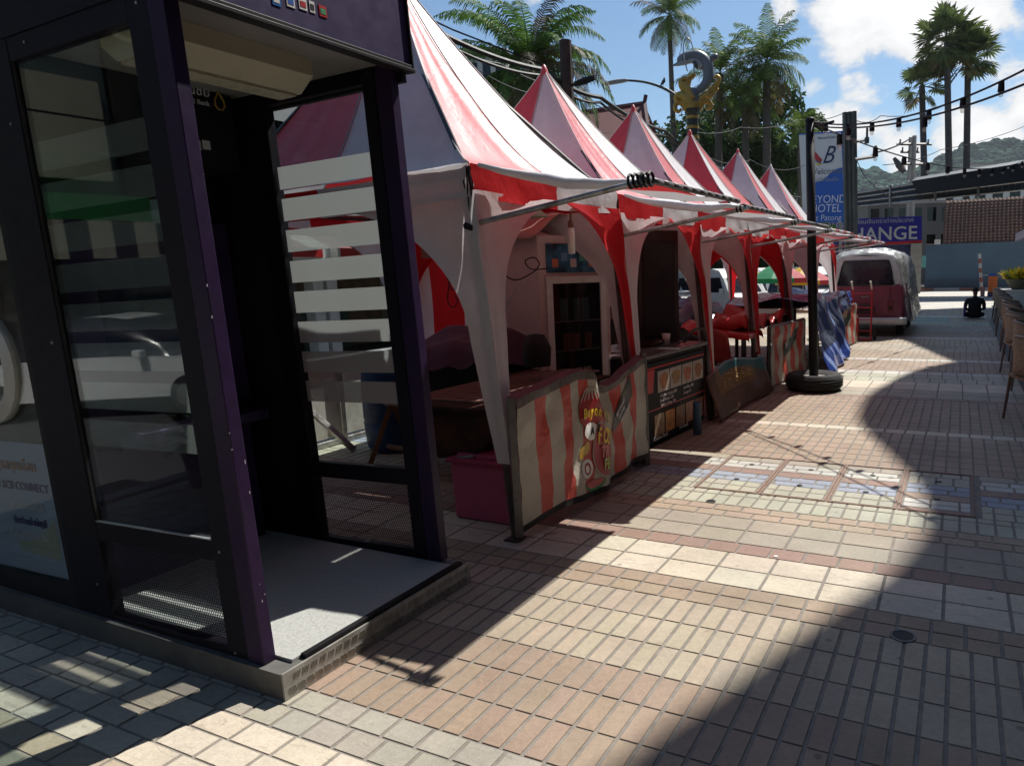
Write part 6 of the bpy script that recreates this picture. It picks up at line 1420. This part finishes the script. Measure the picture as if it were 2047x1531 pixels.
for k, (r_, dz) in enumerate(((.36, 0), (.36, .5), (.26, .6), (.22, 1.5))): prof.append((r_, z+dz))
zz = 1.05; kk = 0
while zz < zt-.1: prof += [(.20, zz), (.20, zz+.10), (.225, zz+.11), (.225, zz+.20), (.20, zz+.21)]; zz += .33
prof += [(.2, zt-.15), (.26, zt-.05), (.28, zt+.05), (.1, zt+.1)]
g.lathe((cz.x, cz.y, 0), prof, 20); 
ms = [M('dark_green_column', (.03, .04, .03), .5, var=.3), mt_gold]; g.m = [1 if (i//20) % 5 in (1, 2) and i > 80 else 0 for i in range(len(g.f))]
g.build('column', ms, dl, smooth=False)
g = MB(); tubepx(g, [(1366, 204, 3.6), (1340, 184, 3.2), (1315, 172, 2.8), (1285, 164, 2.4), (1252, 161, 2.2)], n=8); g.build('lamp_arm', M('dark_arm', (.07, .085, .09), .5, .4), dl, smooth=True)
g = MB(); tubepx(g, [(1256, 161, 2.5), (1245, 162, 4), (1225, 165, 4.6), (1212, 168, 3.4), (1207, 169, 1)], n=10); g.build('lamp_head', M('lamp_grey', (.33, .33, .34), .4, var=.1), dl, smooth=True)
p = at(1326, 163, D_); bq = thing('pigeon', 'small dark pigeon perched on the lamp arm', 'bird', p)
g = MB(); b1 = p+V((0, 0, .0)); g.tube([b1-RGT*.10+V((0, 0, -.13)), b1-RGT*.03+V((0, 0, -.06)), b1+RGT*.02+V((0, 0, .01)), b1+RGT*.035+V((0, 0, .07)), b1+RGT*.03+V((0, 0, .11)), b1+RGT*.07+V((0, 0, .10))], [.015, .05, .06, .035, .03, .006], 10); g.build('body', M('pigeon_grey', (.03, .035, .045), .6, var=.4, scale=20), bq, smooth=True)
g = MB(); g.cyl(b1+V((.0, 0, -.06)), b1+V((0, 0, -.15)), .008, n=5); g.build('leg', mt_redp, bq)
# ---------------------------------------------------------------- buildings behind the tents
block('white concrete building behind the big palm, left', 880, 1010, 108, 48, 8, (.45, .44, .42), 4, 5)
rb0 = thing('red_roof_building', 'building with a large dark red sloping roof behind the third tent', 'building', gz(at(1200, 300, 34)))
q = [at(1150, 330, 33), at(1305, 330, 33), at(1288, 207, 36), at(1160, 226, 36)]; up_ = V((0, 3, 0))
g = MB(); g.poly(q); g.poly([q[3], q[2], q[2]+V((0, 4, -3)), q[3]+V((0, 4, -3))]); ro = g.build('roof', M('dark_red_roof', (.13, .03, .025), .7, var=.2, scale=1.5), rb0)
g = MB(); g.tube([q[3], q[2]], .12, 6); g.tube([q[2], q[1]], .12, 6); g.tube([q[2], q[2]+V((.1, 0, .4))], .1, 6); g.build('ridge', M('ridge_red', (.08, .02, .02), .6), ro)
q0_ = (q[0]+q[1])/2; g = MB(); g.box((q0_.x, q0_.y+3.5, (q0_.z-.6)/2-.1), (5.5, 5, q0_.z-.2)); g.build('wall', M('dark_wall', (.12, .09, .07), .8), rb0)
tg = thing('gabled_roof_house', 'small house with orange tiled gable roof peeking between the first two tents', 'house', gz(at(1010, 260, 30)))
a, b_, c_, d_2 = at(985, 215, 30), at(1012, 178, 29), at(1040, 215, 28.5), at(960, 180, 33)
g = MB()
for k in range(9):
    f0, f1 = k/9, (k+1)/9; l0, l1 = b_.lerp(a, f0), b_.lerp(a, f1); bk = V((-3, 3, 0)); g.add([l0+V((0, 0, .04)), l1+V((0, 0, .08)), l1+bk+V((0, 0, .08)), l0+bk+V((0, 0, .04))], [[0, 1, 2, 3]])
    l0, l1 = b_.lerp(c_, f0), b_.lerp(c_, f1); g.add([l0+V((0, 0, .04)), l1+V((0, 0, .08)), l1+bk+V((0, 0, .08)), l0+bk+V((0, 0, .04))], [[0, 1, 2, 3]])
g.build('roof', M('orange_tile', (.34, .12, .06), .7, var=.35, scale=3), tg)
g = MB(); g.poly([a, b_, c_, gz(c_), gz(a)]); g.build('gable_wall', M('cream_gable', (.4, .34, .26), .8, var=.2), tg); g = MB(); g.tube([a, b_, c_], .1, 6); g.build('bargeboard', mt_concrete, tg)
p0_ = at(1012, 195, 30)
# shop row across the street
XS = -13.4; names = ['first shophouse across the street, with a plain grey front', 'shophouse across the street with two red sign boxes', 'shophouse across the street with a green HAIR sign', 'shophouse across the street with a dark balcony', 'farthest shophouse across the street, cream front']
rnd = random.Random(8)
for i in range(6):
    y0 = 2+i*5.0; y1 = y0+4.9; t = thing('shophouse', (names+['shophouse across the street nearest the minibuses, pale blue front'])[i], 'shop', (XS-3, (y0+y1)/2, -.3), 'shophouses across the street'); hgt = [3.2, 6.4, 6.8, 6.0, 4.6, 4.0][i]-.3
    g = MB(); g.bx(XS-7, XS-.0, y0, y1, 2.9, hgt); g.bx(XS-7, XS-3, y0, y1, -.3, 2.9); g.build('wall', M('shop_wall%d' % i, [(.3, .3, .29), (.42, .41, .4), (.4, .38, .34), (.34, .35, .36), (.45, .42, .35), (.36, .4, .45)][i], .85, var=.15, scale=1), t)
    for yy in (y0, (y0+y1)/2, y1-.3):
        g = MB(); g.bx(XS-.3, XS+.0, yy, yy+.28, -.3, 2.9); g.build('column', mt_white_p, t)
    g = MB(); g.bx(XS-2.99, XS-2.9, y0+.3, y1-.3, -.25, 2.5); g.build('shop_front', M('shop_front%d' % i, [(.05, .05, .05), (.10, .06, .05), (.2, .1, .04), (.03, .04, .05), (.06, .05, .09), (.05, .05, .05)][i], .3, var=.8, scale=1.2), t)
    g = MB(); g.bx(XS-2.89, XS-2.2, y0+.6, y1-2.3, -.28, 1.0); g.build('display', M('display%d' % i, [(.3, .1, .05), (.35, .14, .03), (.05, .12, .08), (.08, .08, .25), (.3, .2, .1), (.2, .2, .22)][i], .6, var=.7, scale=4), t)
    for k in range(2):
        y = y0+.7+k*2.2; g = MB(); g.bx(XS+.001, XS+.03, y, y+1.4, 3.8, 5.0) if hgt > 5.3 else g.bx(XS+.001, XS+.03, y, y+1.2, 3.3, 3.7) if hgt > 4 else g.bx(XS+.001, XS+.02, y, y+1.2, 2.93, 3.0); g.build('window', mt_darkglass, t)
    for k in range(2):
        ya, yb = y0+.15+k*2.4, y0+2.4+k*2.4; g = MB(); g.bx(XS+.02, XS+.25, ya, yb, 2.05, 2.65); s = g.build('sign_box', mt_white_p, t)
        colr = [mt_redp, mt_redp, mt_green if k else mt_redp, mt_blue, mt_redp, mt_yellow][i]; g = MB(); g.bx(XS+.251, XS+.262, ya+.08, yb-.08, 2.13, 2.57); f_ = g.build('sign_face', colr, s)
        if i == 2 and k == 1: text('HAIR', .36, mt_ltxt, s, (XS+.27, (ya+yb)/2-.7, 2.2), (0, 1, 0), (0, 0, 1))
    g = MB(); g.grid(lambda u, v: V((XS+1.1*v, y0+.1+(y1-y0-.2)*u, 2.75-.45*v)), 8, 2, lambda u, v: int(u*8) % 2); g.build('awning', [mt_white_p, M('awning_grey%d' % i, [(.3, .3, .3), (.2, .05, .05), (.05, .2, .1), (.1, .12, .2), (.3, .2, .1), (.2, .2, .2)][i], .8)], t)
# low white wall and steel rail at the plaza edge, seen through the booth glass
wl2 = thing('low_wall', 'low dirty white wall panel behind the booth at the plaza edge', 'wall', (-5.55, 5.6, 0))
g = MB(); g.bx(-5.60, -5.55, 4.2, 6.6, .08, .82); g.build('panel', M('dirty_white_panel', (.6, .57, .5), .7, var=.1, scale=3, dirt=(.3, .26, .2)), wl2); g = MB(); g.bx(-5.62, -5.5, 4.1, 6.7, .83, .87); g.bx(-5.60, -5.52, 4.1, 6.7, .0, .06); g.build('rail', mt_steel, wl2, bevel=.01)
for y in (4.15, 5.0, 5.9, 6.65):
    g = MB(); g.sqtube((-5.52, y, 0), (-5.52, y, .85), .04); g.build('post', mt_steel, wl2)
g = MB(); g.sqtube((-5.5, 4.5, .5), (-5.15, 4.75, .01), .045); g.build('brace', mt_steel, wl2)
# ---------------------------------------------------------------- vehicles
def van():
    t = thing('minibus', '', 'minibus', (0, 0, 0), 'white minibuses parked beyond the tents')
    pr = [(-2.35, .35), (-2.38, .7), (-2.25, 1.02), (-1.55, 1.18), (-1.05, 1.85), (-.75, 2.12), (-.2, 2.22), (2.2, 2.22), (2.42, 2.05), (2.45, 1.1), (2.42, .35)]
    def sc(k, s): y, z = pr[k]; hw = .93 if z < 1.2 else .93-.13*((z-1.2)/1.0)**1.4; return V((s*hw, y, z))
    g = MB(); n_ = len(pr)
    for k in range(n_): a, b_ = k, (k+1) % n_; g.poly([sc(a, -1), sc(b_, -1), sc(b_, 1), sc(a, 1)])
    for s in (-1, 1):
        vs = [sc(k, s) for k in range(n_)]; c_ = V((s*.93, 0, 1.1)); 
        for k in range(n_): g.add([c_ if False else V((s*.90 if pr[k][1] > 1.5 else s*.93, 0, 1.2)), vs[k], vs[(k+1) % n_]], [[0, 1, 2]])
    g.build('body', mt_vwhite2, t, bevel=.03)
    def on(y, z, s, d=.012): hw = (.93 if z < 1.2 else .93-.13*((z-1.2)/1.0)**1.4); return V((s*(hw+d), y, z))
    g = MB(); A, B = V((0, -1.55, 1.2)), V((0, -.98, 1.93)); nn = V((0, -.73, .68))*.015
    g.poly([V((-.80, -1.50, 1.24))+nn, V((.80, -1.50, 1.24))+nn, V((.70, -1.06, 1.82))+nn, V((-.70, -1.06, 1.82))+nn]); g.build('windscreen', mt_vwin, t)
    for s in (-1, 1):
        for (y0, y1) in ((-.95, -.1), (.05, 1.1), (1.22, 2.2)):
            g = MB(); g.poly([on(y0-(.25 if y0 < -.5 else 0), 1.25, s), on(y1, 1.25, s), on(y1, 1.85, s), on(y0+.1, 1.85, s)]); g.build('side_window', mt_vwin, t)
        g = MB(); g.box((s*1.03, -1.15, 1.3), (.16, .1, .22)); g.build('mirror', mt_vwhite2, t, bevel=.02)
        g = MB(); g.box((s*.72, -2.34, .78), (.3, .12, .2)); g.build('headlight', mt_bulb, t, bevel=.03)
        for y in (-1.5, 1.5):
            g = MB(); g.tube([(s*.70, y, .33), (s*.74, y, .33), (s*.90, y, .33), (s*.945, y, .33)], [.27, .33, .33, .28], 20); wl = g.build('wheel', mt_matblk, t); g = MB(); g.cyl((s*.93, y, .33), (s*.95, y, .33), .18, n=14); g.build('hub', mt_steel, wl)
    g = MB(); g.box((0, -2.4, .5), (1.8, .12, .28)); g.build('bumper', mt_vwhite2, t, bevel=.04)
    return t
mt_vwhite2 = M('minibus_white', (.72, .72, .71), .3, var=.04)
vn = van()
vl = ['white minibus left of the tent pole, windscreen facing the stalls', 'white minibus in the middle, just right of the tent pole', 'white minibus behind the green parasol with a wide dark windscreen', 'white minibus hidden mostly behind the black pole', 'white minibus farthest left, nose only showing beside the car']
for i, (pxx, d, a) in enumerate(((1448, 30, .95), (1500, 31.5, 1.15), (1580, 31, .1), (1640, 33, .5), (1400, 32.5, .35))):
    p = at(pxx, 560, d); place(vn, i == 0, (p.x, p.y, -.52 if i != 2 else -.62), a, vl[i])
def car(lb, loc, a, col, s=1.0, group=None):
    t = thing('parked_car', lb, 'car', (0, 0, 0), group)
    def prof_(x): 
        return None
    def bf(u, v):     # u around section, v along length
        y = -2.2+4.4*v; hb = .78+.12*math.sin(math.pi*v)-.25*(max(0, .16-v)/.16)**2-.18*(max(0, v-.9)/.1)**2; s_ = (2*u-1); x = .88*(1-.06*abs(2*v-1)**4)*max(-1, min(1, s_*1.5)); z = .3+(hb-.3)*min(1, (1-abs(s_))*3.0)
        return V((x, y, z+.03*(1-abs(s_))))
    g = MB(); g.grid(bf, 24, 24)
    for v in (0, 1): g.poly([bf(u/24, v) for u in range(25)])
    g.build('body', col, t, smooth=False)
    def cf(u, v):
        y = -1.15+2.75*v; h_ = .86+.62*max(0, math.sin(math.pi*(v**.85)))**.55; s_ = 2*u-1; x = (.80-.16*min(1, (1-abs(s_))*2.2))*max(-1, min(1, s_*1.35)); z = .84+(h_-.84)*min(1, (1-abs(s_))*2.4)
        return V((x, y, z))
    g = MB(); g.grid(cf, 28, 22, lambda u, v: 0 if abs(2*u-1) < .60 and .26 < v < .70 else 1); g.build('cabin', [col, mt_vwin], t, smooth=True)
    for sx in (-1, 1):
        for y in (-1.35, 1.35):
            g = MB(); g.tube([(sx*.68, y, .31), (sx*.72, y, .31), (sx*.87, y, .31), (sx*.9, y, .31)], [.27, .31, .31, .27], 20); w_ = g.build('wheel', mt_matblk, t); g = MB(); g.cyl((sx*.89, y, .31), (sx*.91, y, .31), .2, n=14); g.build('rim', mt_steel, w_)
        g = MB(); g.box((sx*.62, -2.12, .66), (.36, .16, .13)); g.build('headlight', mt_bulb, t, bevel=.03); g = MB(); g.box((sx*.95, -.75, .95), (.16, .12, .12)); g.build('mirror', col, t, bevel=.02)
    t.location = loc; t.rotation_euler = (0, 0, a); return t
p = at(1376, 592, 24); car('silver blue car seen behind the dark counter', (p.x-.6, p.y, -.5), 1.0, M('car_silver', (.55, .57, .6), .25, .3, var=.05, coat=.5))
# ---------------------------------------------------------------- parasols and sign beyond the tents
def parasol(lb, pxx, pyt, d, r, c1, c2, group='market parasols beyond the tents', h=.55):
    cc = lambda a0, a1: 0 if V((math.cos((a0+a1)/2), math.sin((a0+a1)/2), 0)).dot(RGT) < .25 else 1
    T = at(pxx, pyt, d); t = thing('parasol', lb, 'parasol', gz(T, -.45), group); n_ = 8
    g = MB()
    for k in range(n_):
        a0, a1 = 6.283*k/n_, 6.283*(k+1)/n_; P = lambda a, f: T+V((r*f*math.cos(a), r*f*math.sin(a), -h*f**1.3))
        for j in range(4): g.add([P(a0, j/4), P(a0, (j+1)/4), P(a1, (j+1)/4), P(a1, j/4)], [[0, 1, 2, 3]], cc(a0, a1))
        e0, e1 = P(a0, 1), P(a1, 1); g.add([e0, e0+V((0, 0, -.16)), e1+V((0, 0, -.16)), e1], [[0, 1, 2, 3]], cc(a0, a1))
    g.build('canopy', [c1, c2], t); g = MB(); g.cyl(gz(T, -.45), T, .022, n=8); g.build('pole', mt_steel, t)
fg = fabric('parasol_green', (.03, .33, .13), .35); fr_ = fabric('parasol_red', (.55, .03, .05), .35); fy = fabric('parasol_yellow', (.7, .42, .02), .35); fb_ = fabric('parasol_blue', (.02, .05, .4), .35)
parasol('green and red parasol in front of the white minibuses', 1556, 524, 24, .98, fg, fr_); parasol('yellow and red parasol partly hidden by the black pole', 1606, 532, 27, 1.1, fy, fr_); parasol('blue and yellow parasol above the middle minibus', 1512, 538, 27, .55, fy, fb_, h=.35)
s0_ = at(1462, 527, 33); st = thing('shop_sign', 'tall white and red shop sign standing among the dark trees behind the minibuses', 'sign', gz(s0_))
g = MB(); R_ = rz(-.35); lbox(g, gz(s0_), R_, -.48, .48, 0, .15, 1.55, 3.3); bd_ = g.build('board', mt_white_p, st); g = MB(); lbox(g, gz(s0_), R_, -.48, .48, -.01, -.002, 2.95, 3.3); g.build('violet_band', M('violet_band', (.15, .06, .35), .5), bd_); g = MB(); lbox(g, gz(s0_), R_, -.48, .48, -.01, -.002, 2.65, 2.93); lbox(g, gz(s0_), R_, -.48, .48, -.01, -.002, 1.55, 1.7); g.build('red_band', mt_redp, bd_)
text('ESTE', .32, mt_redp, bd_, L3(gz(s0_), R_, -.40, -.014, 2.28), R_ @ V((1, 0, 0)), (0, 0, 1)); text('LA BOUTIQUE', .13, mt_black, bd_, L3(gz(s0_), R_, -.40, -.014, 1.98), R_ @ V((1, 0, 0)), (0, 0, 1))
g = MB(); g.cyl(L3(gz(s0_), R_, 0, .08, 0), L3(gz(s0_), R_, 0, .08, 1.55), .07, n=10); g.build('leg', mt_steel, st)
# ---------------------------------------------------------------- street behind the camera, mirrored in the booth glass
def mir(x, y, d): r = ray(x, y); r.y = -r.y; return V((0, 2*(YN+.02), 1.6))+r*d
p = mir(250, 690, 11); car('white saloon car on the street behind the booth, mirrored in its glass', (p.x, p.y, -.45), rad(60), M('car_white', (.75, .75, .74), .25, var=.03, coat=.5))
p = mir(262, 300, 13); tq2 = thing('transformer_pole', 'concrete power pole with a grey transformer, mirrored in the booth glass', 'utility pole', gz(p)); zt2 = mir(262, 20, 13).z
g = MB(); g.tube([gz(p), V((p.x, p.y, zt2+2))], [.11, .085], 10); g.build('pole', mt_concrete, tq2)
c_ = mir(226, 165, 12.7); g = MB(); g.cyl(c_+V((0, 0, -.3)), c_+V((0, 0, .28)), .21, n=18); tf_ = g.build('transformer', M('transformer_grey', (.4, .42, .42), .5, var=.15), tq2, bevel=.03)
for k in range(3):
    g = MB(); g.lathe(c_+V((-.12+k*.12, 0, .28)), [(.025, 0), (.04, .05), (.025, .08), (.04, .12), (.02, .2)], 10); g.build('insulator', M('bushing_brown', (.06, .03, .02), .4), tf_)
g = MB()
for dz in (.9, 2.6): g.sqtube((p.x-1.1, p.y, zt2-dz), (p.x+1.1, p.y, zt2-dz), .12)
g.build('crossarm', mt_leg, tq2)
for k in range(4):
    a = V((p.x-1+k*.66, p.y, zt2-2.5)); g = MB(); g.tube([a+V((-8, -26, .3)), a+V((-4, -13, -.3)), a, a+V((1.5, 9, -.2)), a+V((3, 20, .2))], .02, 5); tag(g.build('overhead_wire', mt_black, origin=a), 'street wire on the transformer pole behind the booth', 'wire', 'street wires at the transformer pole')
for i, (y0, h, col) in enumerate(((1.9, 7.0, (.07, .10, .105)), (-4.5, 9.5, (.03, .022, .017)), (-11, 6.5, (.2, .18, .15)), (-17.5, 8, (.12, .13, .14)), (-24, 10, (.3, .28, .26)))):
    t = thing('shophouse', ['grey green shop building beside the booth across the street, with a striped awning skirt', 'brown shop building behind the booth across the street, mirrored in its glass', 'cream low shop building behind the brown one', 'dark shop building beyond the cream one behind the booth', 'pale shop building farthest behind the booth'][i], 'shop', (XS-3, y0-3, -.3), 'shophouses behind the booth')
    g = MB(); g.bx(XS-7, XS, y0-6.3, y0, -.3, h); g.build('wall', M('mirror_wall%d' % i, col, .8, var=.25, scale=1), t)
    for k in range(3):
        for r in range(2):
            g = MB(); g.bx(XS+.001, XS+.03, y0-6+k*2.1, y0-4.6+k*2.1, 3.4+r*2.4, 4.8+r*2.4) if h > 6+r*2 else g.bx(XS+.001, XS+.03, y0-6+k*2.1, y0-4.6+k*2.1, 3.4, 4.0+r*.5); g.build('window', mt_darkglass, t)
    g = MB(); g.bx(XS+.001, XS+.9, y0-6.2, y0-.1, 2.5, 2.9); g.build('awning', [M('awning_green', (.03, .22, .06), .6), M('awning_teal', (.12, .2, .2), .6), mt_cream, mt_green, mt_blue][i], t)
    g = MB()
    for k in range(18): g.bx(XS+.9, XS+.95, y0-6.2+k*.34, y0-6.2+(k+1)*.34, 1.9, 2.49, k % 2)
    g.build('striped_skirt', [mt_cream, mt_black], t)
    if i == 0:
        for (ya, yb, za_, zb_, mt_) in ((-4.2, -2.2, 3.2, 4.8, mt_cream), (-2.0, -.2, 3.6, 5.4, M('panel_teal', (.16, .24, .25), .5)), (-.1, 1.7, 2.95, 3.9, M('panel_beige', (.3, .26, .2), .6))):
            g = MB(); g.bx(XS+.03, XS+.18, ya, yb, za_, zb_); g.build('sign_panel', mt_, t)
    g = MB(); g.bx(XS+.001, XS+.02, y0-5.8, y0-.5, -.25, 2.2); g.build('shop_front', mt_darkglass, t)
text('TATTOO', 1.0, mt_cream, [o_ for o_ in bpy.data.objects if o_.name.startswith('shophouse') and 'brown' in o_.get('label', '')][0], (XS+.05, -8.6, 5.6), (0, 1, 0), (0, 0, 1))
for i, (dx, dy) in enumerate(((-4.9, .6), (-5.3, .9), (-4.6, .35))):
    t = thing('potted_plant', ['leafy potted plant behind the booth corner, left one', 'leafy potted plant behind the booth corner, middle one', 'leafy potted plant behind the booth corner, right one'][i], 'potted plant', (dx, dy-.9, 0), 'potted plants behind the booth'); q = V((dx, dy-.9, 0))
    g = MB(); g.lathe(q, [(.001, 0), (.13, 0), (.18, .3), (.19, .32), (.15, .3), (.001, .28)], 16); g.build('pot', mt_black, t)
    g = MB()
    for k in range(60):
        a = random.random()*6.283; e = rad(random.uniform(15, 85)); L = random.uniform(.3, .6); d = V((math.cos(a)*math.cos(e), math.sin(a)*math.cos(e), math.sin(e))); s_ = d.cross(V((0, 0, 1))).normalized()*.03; b_ = q+V((0, 0, .3)); g.add([b_, b_+d*L*.5+s_, b_+d*L+V((0, 0, -.08)), b_+d*L*.5-s_], [[0, 1, 2, 3]])
    g.build('foliage', mt_leaf, t)
